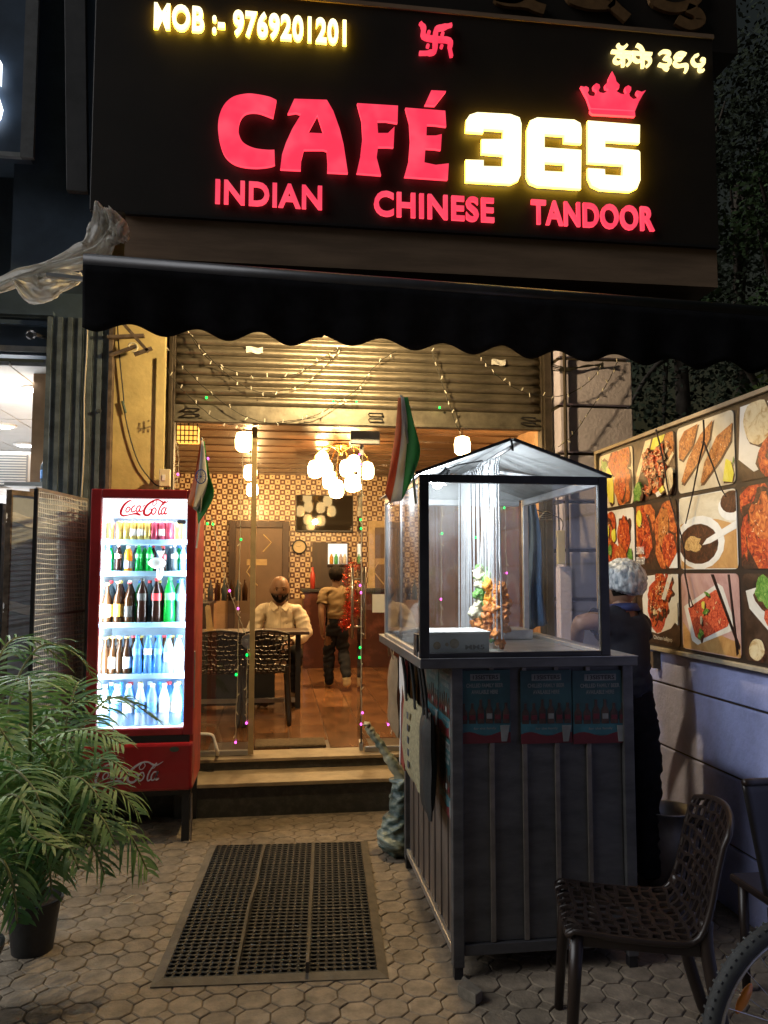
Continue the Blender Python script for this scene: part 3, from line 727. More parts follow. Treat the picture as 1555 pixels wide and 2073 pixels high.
b = MB(); b.grid(val, 260, 8); put('valance', b, M['blackfab'], aw, smooth=True, solid=.004, fixn=False)
b = MB(); b.grid(lambda u, v: (xa + .02 + (xb - xa - .04) * u, AY + .03 + 1.2 * v, za(xa + (xb - xa) * u) + .03 + .32 * v - .03 * math.sin(math.pi * v)), 20, 8); put('canopy', b, M['blackfab'], aw, smooth=True, solid=.004)
for x in (-.92, 1.5):
    b = MB(); b.bar((x, 5.53, 3.50), (x + .25, 4.95, 3.42), .035, .05); b.bar((x + .25, 4.95, 3.42), (x + .05, 4.33, za(x) + .02), .03, .045); put('folding_arm', b, M['black'], aw, bev=.003)
b = MB(); b.box(-1.0, 3.05, 5.44, 5.54, 3.50, 3.60); put('wall_box', b, M['black'], aw)
# brackets seen under the left end
br = thing('steel_bracket', 'dark angle iron bracket on top of the yellow pillar', 'bracket', (-1.0, 5.5, 3.1))
def A(u, v, Y=5.5): return on_y(u, v, Y)
b = MB(); b.bar(A(218, 683), A(292, 680), .02, .045, up=(0, 1, 0)); b.bar(A(245, 650), A(300, 712), .02, .035, up=(0, 1, 0)); b.bar(A(222, 720), A(278, 700), .02, .03, up=(0, 1, 0)); b.bar(A(272, 718), A(308, 705), .02, .035, up=(0, 1, 0)); put('arm', b, M['rust'], br)
p = A(270, 704); b = MB(); b.tube([p + Vector((.03 * math.cos(t * .6), -.012, .03 * math.sin(t * .6))) for t in range(-3, 6)], .008, 6); put('hook', b, M['cream'], br)
# the lamp under the awning that lights the pillar and the shutter
al = thing('batten_lamp', 'warm tube lamp tucked behind the awning valance', 'lamp', (.40, 4.82, 3.24))
b = MB(); b.box(.10, .70, 4.79, 4.85, 3.265, 3.295); put('fixture', b, M['white'], al)
b = MB(); b.tube([(.12, 4.82, 3.247), (.68, 4.82, 3.247)], .014, 10); put('tube', b, glow('warm_tube', (1.0, .74, .36), 14), al, smooth=True)
lamp('tube_light', 'POINT', (.40, 4.82, 3.20), 155, (1.0, .70, .33), al, .05)
b = MB(); b.tube([(.40, 4.82, 3.29), (.40, 4.82, 3.40)], .01, 6); put('stem', b, M['white'], al)

# crumpled plastic sheet at the awning's left end
M['plastic'] = bottle_mat('crumpled_plastic', (.95, .93, .86), .45, see=.12)
ps = thing('plastic_sheet', 'crumpled pale plastic sheet hanging off the awning end', 'plastic sheet', (-1.2, 4.9, 3.5))
def sheet(path, wd, Y0, nm, seed, nu=60, nv=26, amp=.032):
    P = smoothed([on_y(u, v, Y0) for u, v in path], 4); W = smoothed([Vector((w, 0, 0)) for w in wd], 4)
    def fn(a, c):
        ff = a * (len(P) - 1); i = min(len(P) - 2, int(ff)); fr_ = ff - i; t = (P[min(i + 1, len(P) - 1)] - P[max(i - 1, 0)]).normalized(); n = Vector((-t.z, 0, t.x))
        q = P[i].lerp(P[i + 1], fr_) + n * (c - .5) * (W[i].x + (W[i + 1].x - W[i].x) * fr_); h = 1.4 * (1 - 2.4 * abs(noise.noise(Vector((a * 3 + seed, c * 4.5 + a * 4, seed))))) + .35 * (1 - 2.4 * abs(noise.noise(Vector((a * 8, c * 9 + seed, 3))))) - .5
        return (q.x + .003 * h, q.y + amp * h, q.z + .004 * h)
    b = MB(); b.grid(fn, nu, nv); put(nm, b, M['plastic'], ps, smooth=True, solid=.0015, fixn=False)
sheet([(192, 405), (205, 450), (195, 500), (150, 525), (95, 545), (40, 562), (-30, 590)], [.02, .13, .19, .15, .12, .09, .07], 4.85, 'twisted_sheet', 3)
sheet([(28, 568), (70, 585), (115, 572), (165, 558)], [.03, .19, .13, .05], 4.82, 'hanging_flap', 9, 50, 24)
sheet([(215, 420), (228, 455), (240, 490)], [.04, .16, .12], 4.84, 'gathered_end', 15, 44, 24, .04)
b = MB(); b.bar(on_y(95, 557, 4.78), on_y(176, 566, 4.78), .02, .04, up=(0, 1, 0)); put('tape_strip', b, M['grey'], ps)

# ================================================================== FOOD BILLBOARD
BX = WX - .035
bb = thing('food_billboard', 'long billboard of food photographs on the lilac boundary wall', 'billboard', (BX, 3.8, 1.2))
M['bbbrown'] = mat('billboard_brown', (.026, .017, .013), .45, var=.15, scale=3)
def food(name, c1, c2, c3, sc=28):
    m = bpy.data.materials.new(name); nt, N, L = nodes(m); b = N['Principled BSDF']; b.inputs['Roughness'].default_value = .4
    tc = N.new('ShaderNodeTexCoord'); nz = N.new('ShaderNodeTexNoise'); nz.inputs['Scale'].default_value = sc; nz.inputs['Detail'].default_value = 6; nz.inputs['Distortion'].default_value = 1.2; nz.inputs['Roughness'].default_value = .7
    L.new(tc.outputs['Object'], nz.inputs['Vector']); rp = N.new('ShaderNodeValToRGB'); e = rp.color_ramp.elements
    e[0].position = .36; e[0].color = (*c1, 1); e[1].position = .68; e[1].color = (*c3, 1); x = e.new(.5); x.color = (*c2, 1)
    L.new(nz.outputs[0], rp.inputs[0]); L.new(rp.outputs[0], b.inputs['Base Color']); return m
FD = {'tikka': food('print_tikka', (.045, .006, .004), (.44, .045, .012), (.80, .26, .05), 30), 'fish': food('print_fish', (.09, .014, .005), (.48, .10, .02), (.78, .34, .08), 26),
      'cutlet': food('print_cutlet', (.10, .025, .006), (.42, .14, .03), (.66, .32, .09), 40), 'cream': food('print_cream', (.52, .46, .33), (.62, .56, .42), (.70, .65, .52), 5),
      'plate': food('print_plate', (.62, .62, .58), (.72, .72, .68), (.8, .8, .77), 4), 'dark': food('print_dark', (.02, .012, .008), (.05, .026, .014), (.09, .05, .03), 12),
      'rice': food('print_rice', (.22, .012, .006), (.58, .08, .035), (.80, .27, .12), 60), 'soup': food('print_soup', (.015, .007, .004), (.06, .02, .01), (.17, .07, .03), 30),
      'lemon': food('print_lemon', (.58, .52, .03), (.70, .66, .06), (.78, .74, .2), 12), 'green': food('print_green', (.02, .10, .01), (.10, .28, .03), (.38, .50, .16), 40),
      'wood': food('print_wood', (.38, .20, .07), (.50, .28, .10), (.58, .36, .15), 7), 'pink': food('print_pink', (.42, .24, .22), (.52, .33, .31), (.58, .40, .37), 4),
      'noodle': food('print_noodle', (.25, .12, .03), (.58, .37, .14), (.70, .52, .24), 70), 'naan': food('print_naan', (.45, .30, .13), (.68, .58, .36), (.74, .66, .46), 16), 'glint': food('print_glint', (.70, .34, .12), (.80, .52, .26), (.86, .70, .50), 30), 'chop': food('print_black', (.01, .005, .005), (.02, .008, .006), (.03, .015, .01), 9)}
b = MB(); b.box(BX, WX - .002, 2.76, 5.0, 1.185, 2.385); put('board', b, M['bbbrown'], bb)
b = MB(); b.box(BX - .022, WX - .001, 2.73, 5.03, 2.385, 2.408); put('top_rail', b, mat('frame_wood', (.30, .24, .16), .6, var=.25, scale=5), bb, bev=.004)
b = MB(); b.box(BX - .022, WX - .001, 2.73, 5.03, 1.163, 1.185); put('bottom_rail', b, mat('frame_metal', (.42, .38, .30), .5, .3, var=.25, scale=5), bb, bev=.004)
b = MB(); b.box(BX - .02, WX - .001, 5.0, 5.03, 1.186, 2.384); put('end_rail', b, bpy.data.materials['frame_wood'], bb)
b = MB(); b.box(BX - .02, WX - .001, 2.73, 2.76, 1.186, 2.384); put('end_rail', b, bpy.data.materials['frame_wood'], bb)
p = on_x(1322, 1316, BX); b = MB(); b.box(BX - .01, WX - .001, p.y - .02, p.y + .02, 1.06, 1.15); put('support_clip', b, M['rust'], bb)
RN = random.Random(5)
def picture(y1, y0, z0, z1, bgm, shapes, label=None, rad=.03):
    """a rounded photograph; shapes lie on it like print, coordinates 0..1 right and up"""
    W = y1 - y0; H_ = z1 - z0
    k = [0]
    fn = lambda s, t, w: (BX - .002 - w, y1 - s * W, z0 + t * H_)
    rs, rt = rad / W, rad / H_
    pts = []
    for cx, cy, a0 in ((1 - rs, 1 - rt, 0), (rs, 1 - rt, 90), (rs, rt, 180), (1 - rs, rt, 270)):
        for j in range(5):
            q = R(a0 + j * 22.5); pts.append((cx + rs * math.cos(q), cy + rt * math.sin(q)))
    m = MB(); m.prism(pts, fn, .002, -.001, back=False); pn = put('photo_panel', m, FD[bgm], bb, label=label)
    def clip(pl):   # keep the print inside its panel
        return [(min(.995, max(.005, a)), min(.995, max(.005, c))) for a, c in pl]
    ex = []
    for sh in shapes:   # printed shadow under each piece of food
        if sh[1] in ('tikka', 'fish', 'cutlet', 'naan', 'lemon', 'green', 'noodle'):
            if sh[0] == 'e': ex.append(('e', 'soup', sh[2] + .018, sh[3] - .024, sh[4] * 1.06, sh[5] * 1.06, sh[6], sh[7]))
            else:
                mx0 = sum(q[0] for q in sh[2]) / len(sh[2]); my0 = sum(q[1] for q in sh[2]) / len(sh[2])
                ex.append(('p', 'soup', [(mx0 + (q[0] - mx0) * 1.05 + .018, my0 + (q[1] - my0) * 1.05 - .028) for q in sh[2]]))
        ex.append(sh)
    shapes = ex; hl = MB()
    for sh in shapes:
        k[0] += 1; kind = sh[0]; mt = FD[sh[1]]; w = .002 + .00016 * k[0]
        if kind == 'e':
            _, _, cx, cy, rx, ry, rot, ir = sh; l = []
            ph = RN.random() * 9
            for j in range(18):
                q = 2 * math.pi * j / 18; f = 1 + ir * noise.noise(Vector((math.cos(q) * 1.5 + ph, math.sin(q) * 1.5, ph)))
                a, c = rx * f * math.cos(q), ry * f * math.sin(q); r = R(rot); asp = W / H_
                l.append((cx + a * math.cos(r) - c * math.sin(r) / asp * 1, cy + a * math.sin(r) * asp + c * math.cos(r)))
            l = clip(l)
        else: l = clip(sh[2])
        if sh[1] in ('tikka', 'fish', 'cutlet', 'rice'):
            cx_ = sum(q[0] for q in l) / len(l); cy_ = sum(q[1] for q in l) / len(l)
            for _ in range(7 if sh[1] == 'rice' else 4):
                q = RN.choice(l); t_ = RN.uniform(.1, .75); hx, hy = cx_ + (q[0] - cx_) * t_, cy_ + (q[1] - cy_) * t_; a_ = RN.uniform(0, 3.14); e_ = RN.uniform(.010, .026)
                hl.prism(clip([(hx + e_ * math.cos(a_), hy + e_ * math.sin(a_)), (hx - .35 * e_ * math.sin(a_), hy + .35 * e_ * math.cos(a_)), (hx - e_ * math.cos(a_), hy - e_ * math.sin(a_)), (hx + .35 * e_ * math.sin(a_), hy - .35 * e_ * math.cos(a_))]), fn, .002 + .00016 * len(shapes) + .0003 + RN.uniform(0, .0002), .0015, back=False)
        m = MB(); m.prism(l, fn, w, .0015, back=False); put({'plate': 'printed_plate'}.get(sh[1], 'printed_food'), m, mt, pn)
    if hl.f: put('printed_glints', hl, FD['glint'], pn, kind='stuff')
    return pn, fn
def many(n, mt, x0, x1, y0, y1, r0, r1, seed, ir=.7):
    q = random.Random(seed); return [('e', mt, q.uniform(x0, x1), q.uniform(y0, y1), q.uniform(r0, r1), q.uniform(r0, r1) * 1.3, q.uniform(-60, 60), ir) for _ in range(n)]
cols = [(4.985, 4.485), (4.46, 3.972), (3.945, 3.415), (3.388, 2.80)]; rows = [(2.015, 2.365), (1.615, 1.992), (1.203, 1.594)]
def pic(c, r, *a, **k): return picture(cols[c][0], cols[c][1], rows[r][0], rows[r][1], *a, **k)
E_ = lambda m, x, y, rx, ry, rot=0, ir=.35: ('e', m, x, y, rx, ry, rot, ir)
P_ = lambda m, *p: ('p', m, list(p))
pic(0, 0, 'cream', [E_('green', .14, .80, .09, .13, 0, .9), E_('tikka', .48, .82, .16, .24, 10), E_('fish', .78, .86, .18, .20, -10), E_('tikka', .12, .30, .13, .34, 0), E_('lemon', .34, .38, .10, .34, 12, .2), E_('fish', .72, .36, .22, .38, -8), E_('tikka', .70, .36, .10, .26, -8)])
pic(1, 0, 'dark', [P_('naan', (.02, .3), (.05, .5), (.3, .99), (.45, .99), (.38, .82), (.2, .6), (.05, .28)), P_('lemon', (.42, .82), (.5, .99), (.78, .99), (.74, .9), (.52, .8)), E_('cutlet', .88, .82, .10, .22), P_('naan', (.66, .62), (.82, .78), (.85, .74), (.69, .58)), P_('naan', (.80, .52), (.95, .68), (.98, .64), (.83, .48))] + many(34, 'tikka', .28, .74, .16, .74, .05, .085, 3) + many(8, 'fish', .28, .72, .14, .78, .03, .05, 8) + [E_('green', .12, .12, .10, .14, 20, .9), E_('naan', .90, .22, .09, .20, -20), P_('plate', (.58, .08), (.70, .12), (.74, .04), (.62, .01)), P_('lemon', (.66, .12), (.76, .18), (.80, .10), (.71, .06))], label='skewered red kebab pieces on a dark board')
pic(2, 0, 'cream', [P_('cutlet', (.02, .55), (.04, .80), (.14, .93), (.40, .97), (.30, .68), (.10, .50)), P_('cutlet', (.06, .18), (.12, .15), (.40, .42), (.60, .70), (.66, .95), (.44, .80), (.20, .50)), P_('cutlet', (.42, .10), (.48, .10), (.76, .36), (.94, .58), (.98, .82), (.72, .70), (.50, .38)), P_('lemon', (.80, .06), (.95, .02), (.98, .14), (.94, .30), (.86, .36)), P_('green', (.96, .26), (.99, .30), (.98, .36))], label='three orange cutlets on a pale plate')
pic(3, 0, 'dark', [P_('plate', (.0, .3), (.05, .99), (.3, .99), (.99, .7), (.99, .3), (.2, .1)), E_('naan', .26, .74, .17, .30, 12, .12), E_('naan', .72, .62, .30, .18, 0, .1), E_('wood', .70, .56, .30, .05, 4), E_('naan', .72, .52, .28, .06, 3, .1), E_('tikka', .62, .22, .36, .36, 0, .15), E_('soup', .60, .26, .2, .2, 0, .5)])
pic(0, 1, 'plate', [E_('tikka', .24, .76, .22, .22, 20), E_('fish', .26, .50, .16, .34, 10), E_('soup', .82, .60, .09, .22, -20), E_('tikka', .70, .58, .17, .30, 8), E_('tikka', .32, .20, .28, .22, 0), E_('fish', .62, .20, .18, .20, 0), E_('lemon', .42, .58, .07, .10), E_('green', .30, .34, .06, .09), E_('green', .88, .22, .06, .11), E_('lemon', .24, .66, .05, .10)])
pp, fn = pic(1, 1, 'dark', [E_('fish', .22, .62, .26, .46, 10), E_('tikka', .22, .55, .17, .36, 12), E_('fish', .74, .50, .27, .50, -12), E_('cutlet', .68, .62, .12, .30, -12), E_('tikka', .80, .30, .16, .24, -12), P_('plate', (.80, .02), (.99, .02), (.99, .24)), E_('lemon', .09, .80, .07, .13, 0, .02)], label='fried fish fillets with white lettering')
for t_, z_ in (('SURMAI', .24), ('FISH FRY', .08)):
    o_ = fn(.03, z_, .012); me = fit_text(t_, o_, -Y_, Z_, .115 if 'F' in t_ else .10, .045, 0, M['paper'], .02); put('printed_word', me, None, pp)
pic(2, 1, 'plate', [P_('cream', (.01, .5), (.99, .58), (.99, .99), (.01, .99)), P_('wood', (.01, .01), (.99, .01), (.99, .55), (.7, .64), (.3, .70), (.01, .62)), E_('plate', .36, .36, .44, .36, 0, .0), E_('soup', .34, .34, .36, .27, 0, .02), E_('noodle', .26, .34, .17, .10, 10, .6), E_('plate', .95, .78, .24, .18, 0, .0), E_('soup', .93, .84, .18, .14, 0, .0), P_('plate', (.42, .32), (.50, .40), (.99, .60), (.99, .50), (.56, .34))], label='white bowl of dark soup with noodles and spoon')
pic(3, 1, 'dark', many(5, 'tikka', .1, .9, .1, .9, .2, .3, 21) + many(4, 'fish', .2, .9, .2, .9, .12, .2, 22))
pic(0, 2, 'dark', [E_('plate', .55, .5, .42, .45), E_('rice', .55, .5, .3, .3), ] + many(6, 'tikka', .3, .8, .3, .7, .08, .12, 31))
pp, fn = pic(1, 2, 'dark', [P_('plate', (.24, .96), (.6, .99), (.99, .99), (.99, .42), (.80, .24), (.50, .14), (.24, .16), (.14, .34), (.12, .62)), E_('rice', .52, .56, .28, .36, -20)] + many(16, 'tikka', .30, .84, .30, .92, .07, .12, 33) + [P_('plate', (.62, .64), (.80, .99), (.88, .95), (.70, .62)), P_('plate', (.80, .50), (.98, .60), (.98, .30), (.84, .36)), P_('naan', (.40, .46), (.46, .50), (.48, .42), (.42, .40)), P_('plate', (.52, .48), (.58, .52), (.60, .45))], label='red chicken pieces on a white oval plate with caption')
o_ = fn(.46, .045, .02); me = fit_text('Chicken lollipop', o_, -Y_, Z_, .21, .03, 0, M['paper'], .0); put('printed_word', me, None, pp)
pic(2, 2, 'pink', [P_('wood', (.01, .01), (.99, .01), (.99, .18), (.6, .26), (.2, .16), (.01, .36)), P_('plate', (.04, .56), (.66, .88), (.74, .84), (.92, .40), (.88, .32), (.28, .08), (.18, .12)), P_('rice', (.12, .54), (.62, .80), (.70, .76), (.83, .42), (.80, .36), (.32, .14), (.24, .18)), E_('lemon', .40, .60, .03, .05), E_('green', .44, .52, .05, .03, 20, .8), E_('green', .34, .22, .04, .06, 0, .8), E_('naan', .36, .40, .02, .05), E_('green', .48, .74, .05, .02, -20), P_('chop', (.55, .99), (.60, .99), (.99, .14), (.97, .10)), P_('chop', (.83, .99), (.86, .99), (.96, .06), (.93, .03))], label='tray of red fried rice with black chopsticks')
pic(3, 2, 'dark', [P_('plate', (.04, .80), (.30, .88), (.99, .7), (.99, .2), (.6, .08), (.08, .60)), E_('green', .30, .78, .14, .16, 0, .8), E_('rice', .6, .5, .3, .22), E_('tikka', .75, .6, .2, .2), E_('naan', .16, .14, .10, .12, 20, .1)])
# bare twig cables over the billboard
M['twig'] = mat('dead_twig', (.03, .018, .012), .8, var=.2)
tw = thing('dead_vine', 'thin bare brown vine stems hanging over the billboard', 'vine', (BX - .02, 3.9, 1.9))
for nm, pts in (('stem', [(1328, 870), (1337, 905), (1346, 950), (1352, 990), (1362, 1030), (1378, 1080), (1386, 1120), (1387, 1160), (1392, 1190), (1402, 1225)]), ('stem', [(1424, 850), (1425, 890), (1416, 930), (1408, 970), (1402, 1000), (1395, 1030), (1388, 1060)]), ('stem', [(1425, 895), (1436, 925), (1446, 950), (1458, 985), (1470, 1005)]), ('stem', [(1386, 1160), (1394, 1200), (1396, 1228), (1404, 1226)])):
    P = smoothed([on_x(u, v, BX - .03) for u, v in pts], 3); b = MB(); b.tube(P, [.005 - .002 * i / len(P) for i in range(len(P))], 5); put(nm, b, M['twig'], tw)

# ================================================================== DRINKS FRIDGE
FX0, FX1, FY0, FY1 = -1.125, -.50, 4.95, 5.47
fr = thing('drinks_fridge', 'tall red glass door drinks fridge glowing white beside the steps', 'fridge', (-.81, 5.2, 0))
M['frback'] = mat('fridge_back', (.26, .36, .46), .45, var=.05)
M['frwhite'] = mat('fridge_liner', (.80, .82, .84), .45, var=.03)
M['frame_red'] = mat('door_frame_red', (.32, .020, .026), .35, var=.2, scale=6, coat=.2)
gx0, gx1, gz0, gz1 = -1.062, -.556, .668, 2.05
b = MB(); b.box(FX0, FX0 + .03, FY0 + .05, FY1, .30, 2.10); put('side_panel', b, M['redside'], fr, bev=.004)
b = MB(); b.box(FX1 - .03, FX1, FY0 + .05, FY1, .30, 2.10); put('side_panel', b, M['redside'], fr, bev=.004)
b = MB(); b.box(FX0 + .03, FX1 - .03, FY0 + .05, FY1, 2.07, 2.10); put('top_panel', b, M['redside'], fr, bev=.004)
b = MB(); b.box(FX0 + .03, FX1 - .03, FY1 - .03, FY1, .30, 2.07); put('back_panel', b, M['frback'], fr)
b = MB(); b.box(FX0 + .032, FX0 + .045, FY0 + .06, FY1 - .032, .66, 2.065); b.box(FX1 - .045, FX1 - .032, FY0 + .06, FY1 - .032, .66, 2.065); b.box(FX0 + .045, FX1 - .045, FY0 + .06, FY1 - .032, .62, .66); put('liner', b, M['frwhite'], fr)
dr_ = [(FX0, gx0, .625, 2.105), (gx1, FX1, .625, 2.105), (gx0, gx1, gz1, 2.105), (gx0, gx1, .625, gz0)]
m = MB()
for x0, x1, z0, z1 in dr_: m.box(x0, x1, FY0, FY0 + .045, z0, z1)
dor = put('door', m, M['frame_red'], fr, bev=.006, label='dark red frame of the glass fridge door')
b = MB(); b.box(gx0, gx1, FY0 + .015, FY0 + .021, gz0, gz1); put('pane', b, M['fridge_glass'], dor)
b = MB(); b.box(FX1 - .006, FX1 + .006, FY0 + .01, FY0 + .035, .78, 1.12); put('handle', b, M['steel'], dor, bev=.003)
# lit header with script logo
hz = on_y(290, 1048, FY0).z
M['header'] = glow('lit_header', (.95, .98, 1.0), 1.5)
b = MB(); b.box(gx0 + .002, gx1 - .002, FY0 + .03, FY0 + .046, hz, gz1 - .002); put('lit_header', b, M['header'], fr)
logo = [([(430,390),(405,372),(350,400),(300,450),(262,525),(255,580),(290,612),(350,606),(430,588),(505,578),(545,590),(580,604)],[8,14,22,26,30,28,22,14,14,26,30,6]),
 ([(385,470),(352,490),(335,530),(350,556),(380,540),(402,500),(388,470)],14), ([(488,455),(455,462),(428,500),(425,535),(445,552),(492,530)],15),
 ([(566,452),(530,462),(502,505),(508,545),(530,548),(556,505),(572,452),(558,515),(566,548),(608,525)],14), ([(606,468),(640,438)],12),
 ([(700,520),(722,500),(748,512),(742,555),(700,598),(655,600),(628,570),(635,510),(675,445),(735,395),(800,362),(868,360),(925,392),(975,398),(1045,356)],[8,10,16,20,24,28,30,28,26,24,18,16,22,14,5]),
 ([(820,372),(832,402),(805,440),(772,444),(764,412),(790,375)],9),
 ([(808,482),(775,495),(752,545),(766,585),(800,572),(822,525),(808,482)],15), ([(972,372),(930,410),(884,480),(862,545),(870,588),(908,565)],16), ([(905,440),(940,430),(960,395)],9),
 ([(968,478),(935,488),(908,535),(914,582),(945,572),(970,525),(988,472),(962,545),(968,582),(1000,560)],15)]
def script_logo(parent, u0, u1, v0, v1, Y, m_, d=.002, fat=1.0):
    a = on_y(u0, v1, Y); c = on_y(u1, v0, Y); bb_ = (250, 1048, 354, 612)
    f = lambda p: (a.x + (p[0] - bb_[0]) / (bb_[1] - bb_[0]) * (c.x - a.x), c.z - (p[1] - bb_[2]) / (bb_[3] - bb_[2]) * (c.z - a.z))
    m = MB()
    for k, (pts, wd) in enumerate(logo):
        n = 5; q = smoothed(pts, n)
        w = wd if not isinstance(wd, list) else [wd[min(i // n, len(wd) - 1)] + (wd[min(i // n + 1, len(wd) - 1)] - wd[min(i // n, len(wd) - 1)]) * (i % n) / n for i in range(len(q))]
        strip(m, q, [x * fat for x in w] if isinstance(w, list) else w * fat, f, lambda x, z, t, k=k: (x, Y - d - .0002 * k + t, z), 0, d)
    put('script_logo', m, m_, parent)
script_logo(fr, 244, 345, 1012, 1044, FY0 + .0285, glow('backlit_logo_red', (.85, .01, .03), .55), .003, 1.35)
pz = on_y(368, 1057, FY0).z; b = MB(); b.box(-.615, -.565, FY0 + .011, FY0 + .0145, pz - .010, pz + .014); put('display', b, M['grey'], dor)
# lower red panel
lp = MB(); lp.box(FX0 - .005, FX1 + .003, FY0 - .025, FY0 + .06, .305, .585); lpo = put('kick_panel', lp, M['red'], fr, bev=.018, label='bright red lower panel with white script logo')
script_logo(lpo, 193, 331, 1541, 1588, FY0 - .0262, M['logo_white'], .002)
p = on_y(353, 1517, FY0 - .027); b = MB(); b.lathe([(.0001, -.004), (.026, -.003), (.028, 0)], 20, p, Matrix.Diagonal((1, 1, .55)) @ Matrix.Rotation(R(90), 3, 'X')); put('oval_badge', b, mat('badge_green', (.10, .13, .10), .4, .4, var=.2), lpo)
b = MB(); b.box(FX0 + .02, FX1 - .02, FY0 + .0, FY0 + .05, .585, .625); put('vent_gap', b, M['black'], fr)
b = MB(); b.box(FX0 + .03, FX1 - .03, FY0 + .07, FY1 - .03, .31, .60); put('compressor_box', b, M['black'], fr)
# stand
for x in (FX0 + .03, FX1 - .035):
    for y in (FY0 + .04, FY1 - .04):
        b = MB(); b.bar((x, y, 0), (x, y, .30), .045, .045); put('leg', b, M['black'], fr)
b = MB(); b.box(FX0 + .01, FX1 - .01, FY0 + .02, FY1 - .02, .27, .30); put('stand_frame', b, M['black'], fr)
b = MB(); b.tube([(FX1 - .002, FY0 + .02, .28), (FX1 + .004, FY0 - .005, .14), (FX1 + .002, FY0 - .012, .012)], .006, 6); put('drain_tube', b, M['rust'], fr)
# shelves
ST = {}
for k, (v, dp) in enumerate(((1094, 0), (1158, 0), (1262, 0), (1366, 0))):
    z = on_y(290, v, FY0 + .09).z; ST[k] = z
    b = MB(); b.box(FX0 + .047, FX1 - .047, FY0 + .094, FY1 - .05, z - .012, z); b.box(FX0 + .047, FX1 - .047, FY0 + .088, FY0 + .094, z - .024, z + .006)
    put('shelf', b, mat('shelf_blue' + str(k), (.30, .50, .66), .35, var=.05), fr, bev=.002)
ST[4] = .663
# lamps inside
M['striplight'] = glow('fridge_strip', (.90, .97, 1.0), 9)
for x, rz in ((FX0 + .054, 0), (FX1 - .054, 0)):
    b = MB(); b.box(x - .007, x + .007, FY0 + .052, FY0 + .066, .70, hz - .02); put('strip_light', b, M['striplight'], fr)
lamp('fridge_left_light', 'AREA', (FX0 + .066, FY0 + .062, 1.3), 22, (.84, .96, 1), fr, .05, (R(90), 0, R(-38)), 1.1)
lamp('fridge_right_light', 'AREA', (FX1 - .066, FY0 + .062, 1.3), 15, (.84, .96, 1), fr, .05, (R(90), 0, R(38)), 1.1)
lamp('fridge_top_light', 'AREA', (-.81, FY0 + .20, 1.98), 8, (.84, .96, 1), fr, .4, None, .2)

# bottles: each is a thing with its cap and label
PR = {'beer': [(.115,0),(.12,.02),(.12,.56),(.10,.64),(.052,.76),(.046,.93),(.054,.94),(.054,.965)], 'pet': [(.10,0),(.125,.03),(.125,.30),(.11,.42),(.128,.55),(.122,.68),(.085,.80),(.045,.90),(.042,.95)],
      'can': [(.20,0),(.24,.04),(.24,.93),(.20,1.0)], 'juice': [(.13,0),(.15,.03),(.15,.55),(.155,.6),(.15,.70),(.12,.82),(.07,.90),(.065,.94)], 'wine': [(.12,0),(.125,.02),(.125,.58),(.09,.68),(.045,.76),(.045,.98)],
      'water': [(.13,0),(.14,.02),(.14,.25),(.13,.28),(.14,.31),(.14,.62),(.10,.74),(.055,.90),(.05,.94)]}
BM = {'cola': bottle_mat('cola_liquid', (.035, .014, .010), see=.15), 'clear': bottle_mat('clear_plastic', (.52, .66, .76), see=.55), 'green': bottle_mat('green_plastic', (.02, .45, .10), see=.35), 'orange': bottle_mat('orange_drink', (.80, .36, .03), see=.2),
      'brown': bottle_mat('brown_glass', (.07, .03, .012), see=.15), 'blue': bottle_mat('blue_plastic', (.22, .48, .80), see=.45), 'gold': mat('gold_can', (.62, .44, .12), .3, .6, var=.25, scale=60), 'maroon': mat('maroon_can', (.42, .05, .09), .3, .4, var=.3, scale=50), 'smoke': bottle_mat('smoke_plastic', (.14, .18, .21), see=.4), 'ice': bottle_mat('frosted_plastic', (.70, .80, .86), .25, see=.3)}
CAPS = {c: mat('cap_' + c, v, .4, var=.05) for c, v in (('red', (.55, .02, .03)), ('white', (.75, .75, .75)), ('blue', (.02, .16, .55)), ('green', (.02, .3, .06)), ('gold', (.5, .36, .1)), ('black', (.02, .02, .02)))}
LB = {c: mat('label_' + c, v, .5, var=.25, scale=40) for c, v in (('white', (.72, .72, .70)), ('red', (.55, .03, .04)), ('orange', (.72, .34, .04)), ('green', (.10, .50, .18)), ('black', (.03, .03, .03)), ('blue', (.10, .30, .70)), ('lilac', (.55, .5, .6)))}
ORD = ['first', 'second', 'third', 'fourth', 'fifth', 'sixth', 'seventh', 'eighth', 'ninth', 'tenth', 'eleventh']
SHN = ['top', 'second', 'third', 'fourth', 'bottom']
